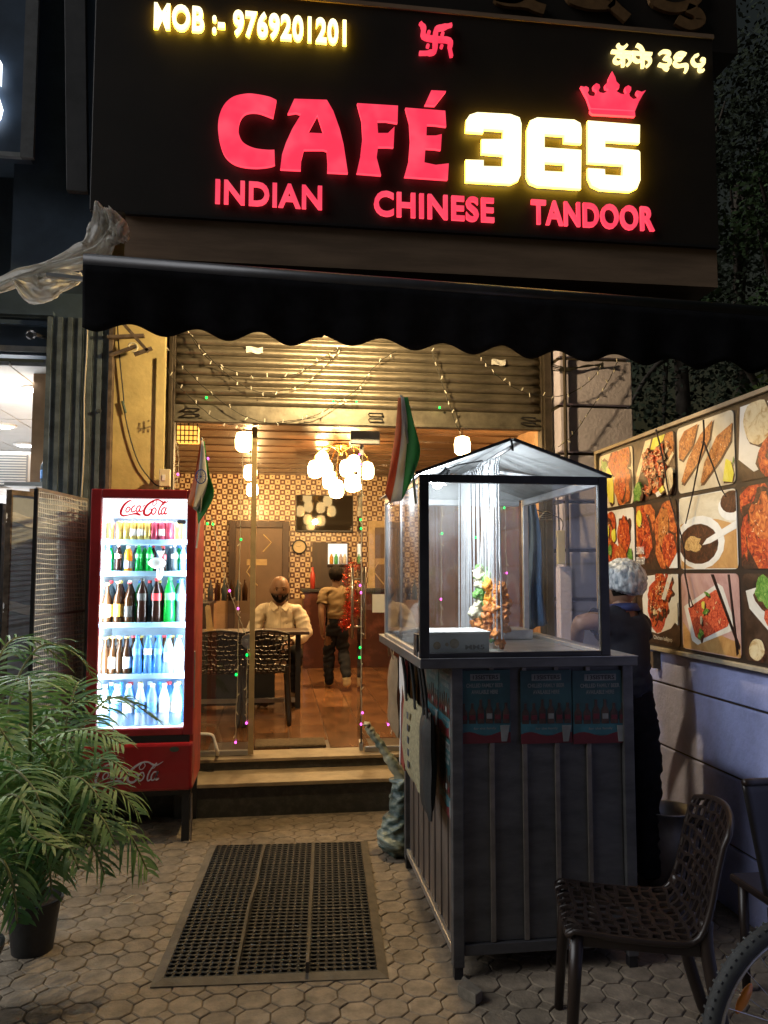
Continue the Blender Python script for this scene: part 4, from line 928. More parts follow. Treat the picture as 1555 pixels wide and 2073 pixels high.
def bottle(shelf, idx, u, h, kind, bm, cap, lab, desc, yoff=.135, sc=1.0):
    zt = ST[shelf]; y = FY0 + yoff; v = 1100
    x = on_y(u, [1075, 1130, 1220, 1330, 1430][shelf], y).x; z = zt + .001
    t = thing('can' if kind == 'can' else 'bottle', '%s, %s from left on the %s fridge shelf' % (desc, ORD[idx], SHN[shelf]), 'can' if kind == 'can' else 'bottle', (x, y, z), 'drinks in the fridge')
    p = PR[kind]; b = MB(); b.lathe([(r * h * sc, q * h) for r, q in p], 14, (x, y, z)); put('vessel', b, BM[bm], t, smooth=True)
    top = p[-1]
    if kind != 'can':
        b = MB(); b.lathe([(top[0] * h * sc * 1.2, top[1] * h - .004), (top[0] * h * sc * 1.25, h), (.0005, h + .001)], 12, (x, y, z)); put('cap', b, CAPS[cap], t)
    if lab:
        l0, l1 = {'beer': (.16, .46), 'pet': (.50, .66), 'juice': (.14, .42), 'wine': (.15, .42), 'water': (.32, .56), 'can': (.25, .6)}[kind]
        r = (.1285 if kind == 'pet' else max(q for q, _ in p) + .0035) * h * sc
        b = MB(); b.lathe([(r, l0 * h), (r, l1 * h)], 14, (x, y, z), cap=False); put('label_band', b, LB[lab], t, smooth=True)
for i, (u, bm, d) in enumerate(((243, 'gold', 'pale gold can'), (257, 'gold', 'gold can'), (270, 'gold', 'gold can with crest'), (285, 'gold', 'bright gold can'), (299, 'gold', 'thin gold can'), (313, 'maroon', 'maroon can'), (328, 'maroon', 'maroon and white can'), (342, 'maroon', 'half hidden maroon can'))):
    bottle(0, i, u, .118, 'can', bm, None, 'white' if i in (2, 3, 6) else None, d, sc=.85)
for i, a in enumerate(((219, .165, 'pet', 'clear', 'white', 'white', 'clear water bottle'), (240, .168, 'pet', 'cola', 'white', 'lilac', 'dark cola bottle with pale label'), (260, .160, 'juice', 'orange', 'white', 'lilac', 'orange juice bottle with white cap'), (281, .168, 'pet', 'green', 'green', 'green', 'green soda bottle'), (303, .168, 'pet', 'green', 'blue', 'green', 'bright green soda bottle'), (331, .158, 'pet', 'cola', 'red', 'red', 'cola bottle with red cap'), (353, .168, 'pet', 'smoke', 'white', 'white', 'dark bottle with white label'), (371, .165, 'pet', 'blue', 'white', 'white', 'bluish bottle'))):
    bottle(1, i, *a)
for i, a in enumerate(((217, .245, 'beer', 'brown', 'gold', 'white', 'brown beer bottle with white label'), (240, .255, 'beer', 'brown', 'gold', 'orange', 'brown beer bottle with orange label'), (262, .25, 'wine', 'brown', 'red', 'black', 'dark wine bottle with red neck'), (288, .275, 'pet', 'cola', 'black', 'black', 'large black cola bottle'), (317, .275, 'pet', 'cola', 'red', 'red', 'large cola bottle with red label'), (343, .28, 'pet', 'green', 'green', 'green', 'large green soda bottle'), (367, .27, 'pet', 'smoke', 'blue', 'blue', 'large grey blue bottle'))):
    bottle(2, i, *a)
for i, a in enumerate(((213, .225, 'beer', 'brown', 'gold', None, 'brown beer bottle'), (229, .23, 'beer', 'brown', 'gold', 'white', 'brown beer bottle with white label'), (243, .225, 'beer', 'brown', 'gold', None, 'plain brown beer bottle'), (257, .23, 'beer', 'brown', 'gold', 'white', 'dark beer bottle with white label'), (278, .235, 'pet', 'blue', 'blue', 'blue', 'blue water bottle'), (300, .235, 'pet', 'blue', 'blue', 'white', 'pale blue water bottle'), (320, .235, 'pet', 'blue', 'blue', 'blue', 'blue labelled water bottle'), (341, .235, 'water', 'clear', 'blue', 'white', 'clear water bottle with blue cap'), (361, .235, 'water', 'ice', 'blue', 'white', 'frosted water bottle'))):
    bottle(3, i, *a)
for i, u in enumerate((212, 236, 260, 284, 308, 332, 356)):
    bottle(4, i, u, .25, 'water', 'ice' if i % 2 else 'clear', 'white', 'blue' if i in (1, 3, 4) else 'white', ['pale', 'blue labelled', 'clear', 'blue banded', 'light blue labelled', 'frosted', 'white labelled'][i] + ' large water bottle', .15, 1.0)
# the rows standing behind the front bottles
BACK = [(0, 9, .118, 'can', ('gold', 'maroon'), ('gold', 'maroon')), (1, 9, .165, 'pet', ('cola', 'green', 'smoke', 'clear'), ('dark', 'green', 'grey', 'clear')), (2, 8, .26, 'pet', ('brown', 'cola', 'smoke', 'green'), ('brown', 'black', 'grey', 'green')), (3, 10, .225, 'beer', ('brown', 'blue', 'smoke'), ('brown', 'blue', 'grey')), (4, 8, .25, 'water', ('clear', 'blue', 'ice'), ('clear', 'blue', 'frosted'))]
for shf, nn, hh, kd, ms_, ds_ in BACK:
    for i in range(nn):
        k = (i * 3 + shf) % len(ms_); bottle(shf, i, 216 + (372 - 216) * (i + .45) / nn, hh, kd, ms_[k], ('white', 'blue', 'red', 'gold')[(i + shf) % 4], None, 'half hidden %s %s in the rear row' % (ds_[k], 'can' if kd == 'can' else 'bottle'), .235, .85 if kd == 'can' else 1.0)
# tied white bag hooked on the second shelf
p = on_y(318, 1140, FY0 + .078)
bg_ = MB(); bg_.sph(p + Vector((0, .0, 0)), .045, 16, 10, (1.15, .45, .8)); bg_.sph(p + Vector((.018, .0, -.055)), .03, 12, 8, (.7, .45, 1.6)); bg_.lathe([(.006, 0), (.012, .02), (.024, .045)], 10, p + Vector((.02, 0, .03)))
for i, v_ in enumerate(bg_.v):
    h = .006 * noise.noise(Vector(v_) * 40); bg_.v[i] = (v_[0] + h, v_[1], v_[2] + h)
put('plastic_bag', bg_, bottle_mat('white_bag', (.80, .80, .79), .5, see=.12), smooth=True, label='knotted white plastic bag hanging inside the fridge door', cat='bag')

# ================================================================== MESH DOOR, PANEL, LEFT CLUTTER
md_ = thing('wire_mesh_door', 'standing wire mesh grille panel left of the red fridge', 'mesh panel', (-1.3, 5.0, .0))
a = Vector((-1.368, 4.70, 0)); e = Vector((-1.25, 5.40, 0)); dv_ = (e - a)
z0_, z1_ = .25, 2.075
for nm, q, r in (('frame_bar', a, .02), ('frame_bar', e, .012)):
    b = MB(); b.bar(q + Z_ * 0, q + Z_ * z1_, r, r); put(nm, b, M['black'] if r > .015 else M['alu'], md_)
for z in (z1_, 1.80, 1.35, .9, z0_):
    b = MB(); b.bar(a + Z_ * z, e + Z_ * (z + (.0)), .012, .016); put('frame_bar', b, M['alu'], md_)
b = MB(); n = 62
for k in range(n): z = z0_ + (z1_ - z0_) * (k + .5) / n; b.tube([a + dv_ * (j / 6) + Z_ * (z + .004 * math.sin(j * 1.3 + k * .7)) for j in range(7)], .0034, 4)
put('horizontal_wires', b, M['wire'], md_, kind='stuff')
b = MB()
for k in range(30): q = a + dv_ * ((k + .5) / 30); b.tube([q + Z_ * z0_, q + Z_ * z1_], .0013, 4)
put('vertical_wires', b, M['wire'], md_, kind='stuff')
gp = thing('grey_cabinet', 'grey sheet metal cabinet side with taped edges at the left', 'cabinet', (-1.55, 5.1, 0))
q0 = on_y(22, 990, 5.05); q1 = on_y(120, 1003, 5.46)
b = MB(); b.prism([(q0.x, q0.y), (q1.x + .12, q1.y), (q1.x + .10, q1.y + .10), (q0.x - .02, q0.y + .1)], lambda x, y, t: (x, y, t), 2.09, 0); put('sheet', b, M['grey'], gp)
b = MB(); b.bar((q0.x, q0.y - .012, 0), (q0.x, q0.y - .012, 2.10), .03, .03); b.bar((q0.x, q0.y - .012, 2.085), (q1.x + .12, q1.y - .012, 2.085), .025, .03); put('edge_frame', b, M['rust'], gp)
b = MB(); b.box(q0.x - .10, q0.x - .05, q0.y + .02, q0.y + .08, 0, 2.02); put('upright', b, M['black'], gp)
for z in (1.90, 1.36):
    b = MB(); b.grid(lambda u, v: (q0.x - .01 + .17 * u, q0.y - .032 + .17 * u * (q1.y - q0.y) / (q1.x + .12 - q0.x) + .006 * math.sin(11 * u + 7 * v), z + .06 * v - .02 * u + .01 * math.sin(8 * u)), 10, 4); put('packing_tape', b, M['plastic'], gp, smooth=True)
b = MB(); b.box(-3.2, q0.x - .1, 5.35, 5.55, 1.30, 1.36); b.box(-3.2, q0.x - .1, 5.35, 5.6, 1.02, 1.06); put('shelf_board', b, M['white'], gp)
b = MB(); b.box(-3.2, q0.x - .14, 5.62, 5.65, .3, 2.05); put('rear_panel', b, M['alu'], gp)
jr = thing('blue_jar', 'blue labelled jar on the shelf beside the air conditioner', 'jar', tuple(on_y(92, 965, 5.7)))
p = on_y(92, 978, 5.75); b = MB(); b.lathe([(.03, 0), (.035, .01), (.035, .12), (.02, .15), (.02, .17)], 14, p); put('vessel', b, BM['smoke'], jr, smooth=True)
b = MB(); b.lathe([(.0358, .03), (.0358, .09)], 14, p, cap=False); put('label_band', b, LB['blue'], jr)
b = MB(); b.box(p.x - .25, p.x + .06, 5.68, 5.85, p.z - .03, p.z - .001); put('ledge', b, M['white'], jr)

# ================================================================== FOOD STALL
KX0, KX1, KY0, KY1, KZ = .70, 1.47, 3.17, 4.40, 1.215
M['kmetal'] = mat('stall_steel', (.095, .095, .098), .48, .45, var=.25, scale=5, stretch=(1, 1, 3), bump=.05)
M['kside'] = mat('stall_side_sheet', (.17, .14, .12), .5, .5, var=.3, scale=6, stretch=(1, 1, .3))
M['kbat'] = mat('stall_batten', (.20, .18, .16), .45, .6, var=.2)
M['kblack'] = mat('stall_frame_black', (.034, .034, .037), .4, .4, var=.25, scale=10)
ks = thing('food_stall', 'steel clad kebab stall with glass display case and gable roof', 'food stall', ((KX0 + KX1) / 2, 3.8, 0))
for x, y in ((KX0, KY0), (KX1, KY0), (KX0, KY1), (KX1, KY1)):
    sx = 1 if x == KX0 else -1; sy = 1 if y == KY0 else -1
    b = MB(); b.box(x, x + sx * .045, y, y + sy * .045, .045, KZ); put('corner_post', b, M['kmetal'], ks, bev=.003)
    b = MB(); b.box(x + sx * .005, x + sx * .04, y + sy * .005, y + sy * .04, 0, .045); put('foot', b, M['black'], ks)
fx = [KX0 + .046] + [on_y(u, 1600, KY0).x for u in (999, 1066, 1132, 1197)] + [KX1 - .046]
for i in range(5):
    b = MB(); b.box(fx[i] + .001, fx[i + 1] - .001, KY0 + .022 + .0015 * (i % 2), KY0 + .03, .13, KZ - .001); put('front_panel', b, M['kmetal'], ks, bev=.002)
for x in fx[1:-1]:
    b = MB(); b.box(x - .010, x + .010, KY0 + .012, KY0 + .022, .13, KZ - .001); put('batten', b, M['kbat'], ks, bev=.002)
b = MB(); b.box(KX0 + .046, KX1 - .046, KY0 + .008, KY0 + .04, .085, .128); put('bottom_rail', b, M['kmetal'], ks, bev=.003)
ny = 16
for i in range(ny):
    y0 = KY0 + .046 + (KY1 - KY0 - .092) * i / ny; y1 = KY0 + .046 + (KY1 - KY0 - .092) * (i + 1) / ny
    b = MB(); b.box(KX0 + .018 + .006 * (i % 2), KX0 + .028, y0 + .002, y1 - .002, .11, KZ - .001); put('side_plank', b, M['kside'], ks, bev=.002)
b = MB(); b.box(KX0 + .004, KX0 + .03, KY0 + .046, KY1 - .046, .075, .108); put('bottom_rail', b, M['alu'], ks, bev=.003)
b = MB(); b.box(KX1 - .03, KX1 - .02, KY0 + .046, KY1 - .046, .08, KZ); b.box(KX0 + .046, KX1 - .046, KY1 - .03, KY1 - .02, .08, KZ); put('rear_cladding', b, M['kmetal'], ks)
b = MB(); b.box(.565, 1.478, 3.137, 4.438, KZ, 1.2535); ct = put('counter_top', b, M['kmetal'], ks, bev=.003)
b = MB(); b.box(.563, 1.480, 3.135, 4.44, 1.2536, 1.2555); put('steel_sheet', b, M['alu'], ct)
b = MB(); b.box(KX0 + .05, KX1 - .05, KY0 + .05, KY1 - .05, .10, .12); put('base_shelf', b, M['black'], ks)
# glass case
CX0, CX1, CY0, CY1, CZ0, CZ1 = .560, 1.372, 3.150, 4.26, 1.256, 2.0
for i, (x, y, w_) in enumerate(((CX0 + .006, CY0, .040), (CX1 - .044, CY0, .040), (CX0 + .012, CY1 - .03, .03), (CX1 - .03, CY1 - .03, .03))):
    b = MB(); b.box(x, x + w_, y, y + .03, CZ0, CZ1); put('case_post', b, M['kblack'] if i < 2 else M['alu'], ks, bev=.003)
b = MB(); b.box(CX0 + .046, CX1 - .044, CY0, CY0 + .03, CZ1 - .034, CZ1); put('case_rail', b, M['kblack'], ks, bev=.003)
b = MB(); b.box(CX0 + .046, CX1 - .044, CY0, CY0 + .03, CZ0, CZ0 + .02); put('case_rail', b, M['kblack'], ks, bev=.003)
b = MB(); b.box(CX0 + .05, CX1 - .05, CY1 - .03, CY1, CZ1 - .035, CZ1); put('case_rail', b, M['alu'], ks, bev=.003)
b = MB(); b.box(CX0 + .05, CX1 - .05, CY1 - .03, CY1, CZ0, CZ0 + .03); put('case_rail', b, M['alu'], ks, bev=.003)
for x in (CX0 + .01, CX1 - .035):
    b = MB(); b.box(x, x + .025, CY0 + .03, CY1 - .03, CZ1 - .035, CZ1); b.box(x, x + .025, CY0 + .03, CY1 - .03, CZ0, CZ0 + .02); put('case_rail', b, M['alu'], ks, bev=.003)
b = MB(); b.box(CX0 + .047, CX1 - .045, CY0 + .012, CY0 + .016, CZ0 + .02, CZ1 - .034); put('front_pane', b, M['case_glass'], ks)
b = MB(); b.box(CX0 + .020, CX0 + .024, CY0 + .03, CY1 - .03, CZ0 + .02, CZ1 - .035); put('side_pane', b, M['case_glass'], ks)
b = MB(); b.box(CX0 + .05, CX1 - .05, CY1 - .018, CY1 - .014, CZ0 + .03, CZ1 - .035); put('rear_pane', b, M['case_glass'], ks)
b = MB(); b.box(CX0 + .021, CX0 + .023 + .004, CY0 + .6, CY0 + .63, CZ0 + .02, CZ1 - .035); put('pane_joint', b, M['alu'], ks)
# gable roof
RZ = 2.148; mx_ = .955
M['roofsheet'] = mat('roof_sheet', (.30, .315, .32), .5, .2, var=.22, scale=5, bump=.05)
for s in (-1, 1):
    x1 = CX0 - .012 if s < 0 else CX1 + .012
    b = MB(); b.prism([(x1, 1.998), (mx_, RZ), (mx_, RZ + .006), (x1, 2.004)], lambda a, c, w: (a, w, c), CY0 - .012, CY1 + .02); put('roof_sheet', b, M['roofsheet'], ks)
    b = MB(); b.bar((x1, CY0 - .006, 2.0), (mx_ - s * -.006, CY0 - .006, RZ + .002), .012, .014, up=(0, 1, 0)); put('gable_trim', b, M['kblack'], ks)
b = MB(); b.prism([(CX0, 2.0), (CX1, 2.0), (mx_, RZ - .006)], lambda a, c, w: (a, w, c), CY1 - .012, CY1 - .004); put('rear_gable', b, M['roofsheet'], ks)
b = MB(); b.tube([(mx_, CY0, 2.118), (mx_ + .02, CY1 - .02, 2.112)], .008, 8); rod = put('hanging_rod', b, M['steel'], ks, smooth=True)
b = MB(); b.tube([(mx_, CY0 + .004, RZ), (mx_ + .004, CY0, RZ - .03), (mx_ + .006, CY0 + .004, RZ - .045)], .005, 6); put('rod_hook', b, M['black'], ks)
b = MB(); b.bar((mx_ + .03, CY0 + .55, 2.09), (CX1 - .03, CY0 + .35, 2.02), .004, .012); put('roof_brace', b, M['alu'], ks)
# lamp in the case
lp0 = Vector((.715, 3.42, 2.015))
kl = thing('clip_lamp', 'small bright clip-on lamp under the stall roof', 'lamp', tuple(lp0))
b = MB(); b.lathe([(.014, .05), (.018, .02), (.034, -.012), (.036, -.014)], 14, lp0, Matrix.Rotation(R(35), 3, 'Y'), cap=False); put('shade', b, M['black'], kl, solid=.002)
b = MB(); b.sph(lp0 + Vector((-.022, -.012, -.026)), .022, 12, 8); put('bulb', b, glow('stall_bulb', (.92, .97, 1.0), 60), kl, smooth=True)
b = MB(); b.tube([lp0 + Vector((.02, 0, .04)), lp0 + Vector((.08, .02, .065)), lp0 + Vector((.2, .05, .09))], .004, 6); put('lead', b, M['black'], kl)
lamp('clip_light', 'POINT', lp0 + Vector((-.03, -.01, -.065)), 30, (.90, .96, 1.0), kl, .03)
# skewers hanging from the rod
rs_ = random.Random(11)
SKM = mat('skewer_steel', (.72, .76, .80), .3, .35, var=.1)
sky_ = [3.36, 3.40] + [3.46 + .030 * i for i in range(8)] + [3.74, 3.80, 3.86] + [3.90 + .016 * i for i in range(18)]
for i, y in enumerate(sky_):
    x = mx_ + .02 * (y - 3.15) / 1.1 + rs_.uniform(-.006, .006); L_ = .80 + rs_.uniform(-.02, .015)
    zt = 2.112 - .002; dx = rs_.uniform(-.008, .008); dy = rs_.uniform(-.01, .01)
    if i < 2: lab = ['front bare steel skewer hanging alone from the stall rod', 'second bare steel skewer hanging close behind the front one'][i]
    elif i < 13: lab = 'bare steel skewer in the open row, %s from the front pair' % ORD[i - 2]
    else: lab = 'bare steel skewer in the dense bright bunch at the back of the stall'
    b = MB(); L2 = min(L_, zt - 1.262)
    b.bar((x, y, zt - .03), (x + dx, y + dy, zt - L2), .006, .006)
    b.tube([(x, y, zt - .03), (x + .008, y, zt - .012), (x + .002, y, zt + .012), (x - .009, y, zt - .004)], .0025, 5)
    put('skewer', b, SKM, label=lab, cat='skewer', group='bare skewers on the stall rod')
FDM = {'white': mat('cauliflower', (.68, .66, .48), .6, var=.25, scale=60, bump=.6, bscale=90), 'green': mat('green_marinade', (.17, .40, .10), .5, var=.4, scale=60, bump=.6, bscale=90), 'orange': mat('orange_marinade', (.62, .22, .045), .45, var=.4, scale=50, bump=.6, bscale=90), 'yellow': mat('carrot', (.75, .32, .03), .5, var=.3, scale=40, bump=.5)}
def kebab(u, vt, vb, Y, seq, label, seed):
    pt = on_y(u, vt, Y); pb = on_y(u, vb, Y); pb.z = max(pb.z, 1.275); r = random.Random(seed); x = pt.x
    t = thing('kebab_skewer', label, 'kebab', (x, Y, pb.z), 'loaded kebab skewers')
    b = MB(); b.bar((x, Y, pb.z - .012), (mx_ + .01, Y, 2.085), .006, .006); b.tube([(mx_ + .01, Y, 2.085), (mx_ + .016, Y, 2.10), (mx_ + .006, Y, 2.124), (mx_ - .004, Y, 2.112)], .0025, 5); put('rod', b, SKM, t)
    n = len(seq); dz = (pt.z - pb.z) / n
    for i, c in enumerate(seq):
        z = pt.z - dz * (i + .5); m = MB(); s = dz * .62
        m.sph((0, 0, 0), 1, 22, 16)
        ph = r.random() * 20
        sx = min(.026, s * .9) * r.uniform(.85, 1.2); sy = .022 * r.uniform(.8, 1.2)
        ox = x + (mx_ + .01 - x) * (z - pb.z) / (2.085 - pb.z) + r.uniform(-.011, .011)
        for k_, v_ in enumerate(m.v):
            q = Vector(v_); h = .95 + .62 * noise.noise(q * 1.5 + Vector((ph, 0, 0))) + .30 * (1 - 2.2 * abs(noise.noise(q * 2.8 + Vector((0, ph, 0))))) + .14 * noise.noise(q * 8 + Vector((ph, ph, 0)))
            m.v[k_] = (ox + q.x * sx * h, Y + q.y * sy * h, z + q.z * s * h)
        put('kebab_piece', m, FDM[c], t, smooth=True)
kebab(966, 1152, 1272, 3.62, ['white', 'white', 'green', 'white', 'white', 'orange'], 'kebab skewer of white cauliflower pieces, leftmost of the loaded skewers', 1)
kebab(980, 1150, 1250, 3.70, ['green', 'white', 'white', 'green'], 'kebab skewer with green top and white pieces behind the leftmost', 2)
kebab(988, 1175, 1285, 3.50, ['yellow', 'yellow', 'orange', 'orange', 'orange'], 'kebab skewer of long orange carrot pieces', 3)
kebab(996, 1162, 1298, 3.58, ['green', 'green', 'green', 'orange', 'green', 'green'], 'kebab skewer of green marinated pieces', 4)
kebab(1009, 1188, 1318, 3.42, ['orange'] * 7, 'kebab skewer of orange pieces reaching lowest', 5)
kebab(1022, 1180, 1280, 3.48, ['orange'] * 6, 'kebab skewer of orange pieces, rightmost of the loaded skewers', 6)
# carton in the case
a = on_y(862, 1318, 3.20); e = on_y(991, 1284, 3.20)
bxo = thing('takeaway_carton', 'flat white printed carton lying in the glass case', 'box', ((a.x + e.x) / 2, 3.26, CZ0))
b = MB(); b.box(a.x, e.x, 3.20, 3.42, CZ0 + .001, e.z); put('carton', b, mat('carton_board', (.56, .62, .62), .6, var=.08), bxo, bev=.003)
b = MB(); b.box(a.x - .004, e.x + .004, 3.194, 3.43, e.z, e.z + .012); put('lid', b, mat('carton_lid', (.70, .72, .70), .6, var=.05), bxo, bev=.003)
q0 = on_y(942, 1315, 3.199); q1 = on_y(981, 1305, 3.199)
put('printed_code', fit_text('MM5', (q0.x, 3.1985, q0.z), X_, Z_, q1.x - q0.x, q1.z - q0.z, 0, M['black'], .03), None, bxo)
m = MB()
for u, v, r in ((885, 1307, .016), (920, 1303, .020), (905, 1305, .008)):
    q = on_y(u, v, 3.1988); m.cyl((q.x, 3.1988, q.z), (q.x, 3.1995, q.z), r, n=14)
put('printed_dish', m, mat('print_ochre', (.36, .28, .16), .6, var=.4, scale=60), bxo)
# payment stand: a white leaning card (its code is left blank)
a = on_y(799, 1284, 3.85); pst = thing('payment_stand', 'white acrylic stand leaning on the stall counter by the side glass', 'sign stand', (a.x, 3.85, 1.256))
b = MB(); b.prism([(.0, .0), (.085, .0), (.085, .17), (.075, .195), (.0425, .205), (.01, .195), (0, .17)], lambda s, t, w: (a.x + .025 + s * .95 + t * .30, 3.83 - w - t * .0, 1.262 + t * .95), 0, .004); cdm = put('card', b, M['paper'], pst)
b = MB(); b.lathe([(.0001, 0), (.018, 0)], 16, (a.x + .125, 3.824, 1.262 + .165), Matrix.Rotation(R(90), 3, 'X')); put('round_emblem', b, M['black'], cdm)
b = MB(); b.box(a.x + .015, a.x + .12, 3.81, 3.90, 1.256, 1.268); put('base', b, M['paper'], pst, bev=.002)
# tray in the case
b = MB(); b.box(1.02, 1.30, 3.95, 4.20, CZ0 + .001, CZ0 + .05); put('steel_tray', b, M['alu'], label='low steel tray at the back of the glass case', cat='tray', bev=.004)
b = MB(); b.box(.575, .60, 3.17, 3.20, 1.2565, 1.31)
# dark socket box on the counter edge
p = on_y(832, 1300, 3.3); b = MB(); b.box(.566, .60, 3.22, 3.30, 1.2555, 1.345)
b.box(.5645, .566, 3.235, 3.285, 1.27, 1.33); put('socket_box', b, M['black'], label='small black box on the left edge of the stall counter', cat='box', bev=.004)

# printed posters pasted on the stall
TE = mat('poster_teal', (.016, .065, .072), .5, var=.3, scale=8); TR = mat('poster_red', (.11, .010, .014), .5, var=.2); TP = mat('poster_paper', (.20, .21, .20), .6, var=.2); TB = mat('poster_bottle', (.05, .028, .018), .5, var=.5, scale=30); TBL = mat('poster_pale_teal', (.028, .12, .145), .5, var=.2)
def poster(fn, w, h, label, nm='poster'):
    """fn(s,t,d): s right 0..w, t up 0..h, d out"""
    c = fn(w / 2, 0, 0); t = thing(nm, label, 'poster', c, 'beer posters on the stall')
    b = MB(); b.prism([(0, 0), (w, 0), (w, h), (0, h)], fn, .0012, 0, back=False); put('sheet', b, TE, t)
    b = MB(); b.prism([(0, 0)] + [(w * k / 10, h * (.13 + .03 * math.sin(k * .9))) for k in range(0, 11)] + [(w, 0)], fn, .0022, .0012, back=False); put('red_band', b, TR, t)
    b = MB(); b.prism([(0, h * .135)] + [(w, h * .10)] + [(w * (10 - k) / 10, h * (.30 + .02 * math.sin(k))) for k in range(0, 11)], fn, .0018, .0012, back=False); put('wave_band', b, TBL, t)
    b = MB(); b.prism([(w * .22, h * .86), (w * .80, h * .86), (w * .80, h * .95), (w * .22, h * .95)], fn, .002, .0012, back=False); put('title_plate', b, TP, t)
    o = Vector(fn(0, 0, 0)); xd = Vector(fn(1, 0, 0)) - o; zd = Vector(fn(0, 1, 0)) - o
    for body, s0, t0, ww, hh, mt_ in (('13SISTERS', .27, .875, .50, .06, M['black']), ('CHILLED FAMILY BEER', .14, .765, .72, .055, TP), ('AVAILABLE HERE', .24, .675, .52, .055, TP), ('for the family', .28, .18, .44, .04, TP)):
        put('printed_word', fit_text(body, fn(w * s0, h * t0, .0028), xd, zd, w * ww, h * hh, 0, mt_, .02), None, t)
    for k in range(6):
        cx = w * (.09 + .165 * k); r = w * .066; z0 = h * .27; z1 = h * (.60 if k in (2, 3) else .55)
        pr = [(-r, z0), (r, z0), (r, z0 + .55 * (z1 - z0)), (r * .35, z0 + .75 * (z1 - z0)), (r * .35, z1), (-r * .35, z1), (-r * .35, z0 + .75 * (z1 - z0)), (-r, z0 + .55 * (z1 - z0))]
        b = MB(); b.prism([(cx + a_, c_) for a_, c_ in pr], fn, .0024 + .0004 * k, .0012, back=False); bo = put('printed_bottle', b, TB, t)
        b = MB(); b.prism([(cx - r * .8, z0 + .2 * (z1 - z0)), (cx + r * .8, z0 + .2 * (z1 - z0)), (cx + r * .8, z0 + .42 * (z1 - z0)), (cx - r * .8, z0 + .42 * (z1 - z0))], fn, .0052, .0045, back=False); put('printed_label', b, TP if k == 3 else TR, bo)
    b = MB(); b.prism([(w * .82, h * .02), (w * .92, h * .02), (w * .98, h * .24), (w * .80, h * .24)], fn, .0056, .0012, back=False); put('printed_glass', b, TP, t)
PY = KY0 + .0115
for k, (u0, u1) in enumerate(((930, 1032), (1055, 1156), (1161, 1268))):
    a = on_y(u0, 1506, PY); e = on_y(u1, 1356, PY)
    poster(lambda s, t, d, a=a: (a.x + s, PY - d, a.z + t), e.x - a.x, min(e.z, KZ - .004) - a.z, ['leftmost of three teal beer posters on the dark stall front', 'middle of three teal beer posters on the dark stall front', 'rightmost of three teal beer posters on the dark stall front'][k])
PX = KX0 + .016
for k, (y1, y0, z0, z1) in enumerate(((3.50, 3.225, .91, 1.21), (3.50, 3.225, .585, .90), (3.80, 3.515, .91, 1.21))):
    poster(lambda s, t, d, y1=y1, z0=z0: (PX - d, y1 - s, z0 + t), y1 - y0, z1 - z0, ['upper teal beer poster on the stall side by the front corner', 'lower teal beer poster on the stall side with red foot', 'teal beer poster on the stall side behind the hanging bags'][k])

# bags hanging off the counter's left edge
M['jute'] = mat('jute', (.30, .27, .16), .85, var=.25, scale=60, bump=.4, bscale=200)
M['bagblack'] = mat('black_bag', (.018, .018, .017), .7, var=.2, bump=.2)
def puffy(y0, y1, z0, z1, x, th, seed, flare=.0, nu=12, nv=12):
    b = MB()
    def sidef(sgn):
        def fn(u, v):
            e = (1 - (2 * u - 1) ** 4) * (1 - (2 * v - 1) ** 6); h = noise.noise(Vector((u * 4 + seed, v * 3, seed)))
            w_ = 1 - flare * v
            return (x + sgn * (th / 2 * e + .002) + .012 * h, y0 + (y1 - y0) * ((u - .5) * w_ + .5) + .008 * h, z0 + (z1 - z0) * v + .008 * h)
        return fn
    b.grid(sidef(-1), nu, nv); b.grid(sidef(1), nu, nv); return b
jb = thing('jute_bag', 'olive jute shopping bag hanging on the side of the stall', 'bag', (.655, 3.75, .66), 'bags hung on the stall side')
put('body', puffy(3.52, 3.98, .62, 1.0, .640, .05, 2, -.1), M['jute'], jb, smooth=True)
b = MB()
for k in range(5): b.box(.6035, .6055, 3.66 + .004 * k, 3.70 + .004 * k, .70 + .055 * k, .73 + .055 * k)
put('printed_stripe', b, mat('bag_print', (.05, .06, .08), .8, var=.2), jb)
for y in (3.62, 3.86):
    b = MB(); b.tube(smoothed([(.622, y - .03, .98), (.615, y - .015, 1.1), (.60, y, 1.225), (.625, y + .015, 1.1), (.63, y + .03, .98)], 4), .006, 6); put('strap', b, M['bagblack'], jb)
kb = thing('black_bag', 'limp black shopping bag hanging nearest the stall front corner', 'bag', (.65, 3.4, .56), 'bags hung on the stall side')
put('body', puffy(3.34, 3.52, .56, 1.0, .648, .05, 5), M['bagblack'], kb, smooth=True)
for y in (3.38, 3.46):
    b = MB(); b.tube(smoothed([(.635, y - .02, .98), (.625, y - .01, 1.1), (.61, y, 1.225), (.635, y + .02, 1.1), (.64, y + .02, .98)], 4), .006, 6); put('strap', b, M['bagblack'], kb)
M['kraft'] = mat('kraft_paper', (.28, .19, .10), .8, var=.15, bump=.1)
pbg = thing('paper_bag', 'brown kraft paper bag hanging at the rear of the stall side', 'bag', (.62, 4.2, .78), 'bags hung on the stall side')
put('body', puffy(4.14, 4.40, .74, 1.15, .630, .06, 8, .25), M['kraft'], pbg, smooth=True)
b = MB(); b.tube(smoothed([(.61, 4.20, 1.14), (.60, 4.24, 1.2), (.59, 4.28, 1.24), (.60, 4.32, 1.2), (.61, 4.36, 1.14)], 3), .004, 5); put('strap', b, M['kraft'], pbg)
wb_ = thing('striped_carton', 'white and dark red flattened carton hanging between the stall bags', 'carton', (.63, 4.05, .7))
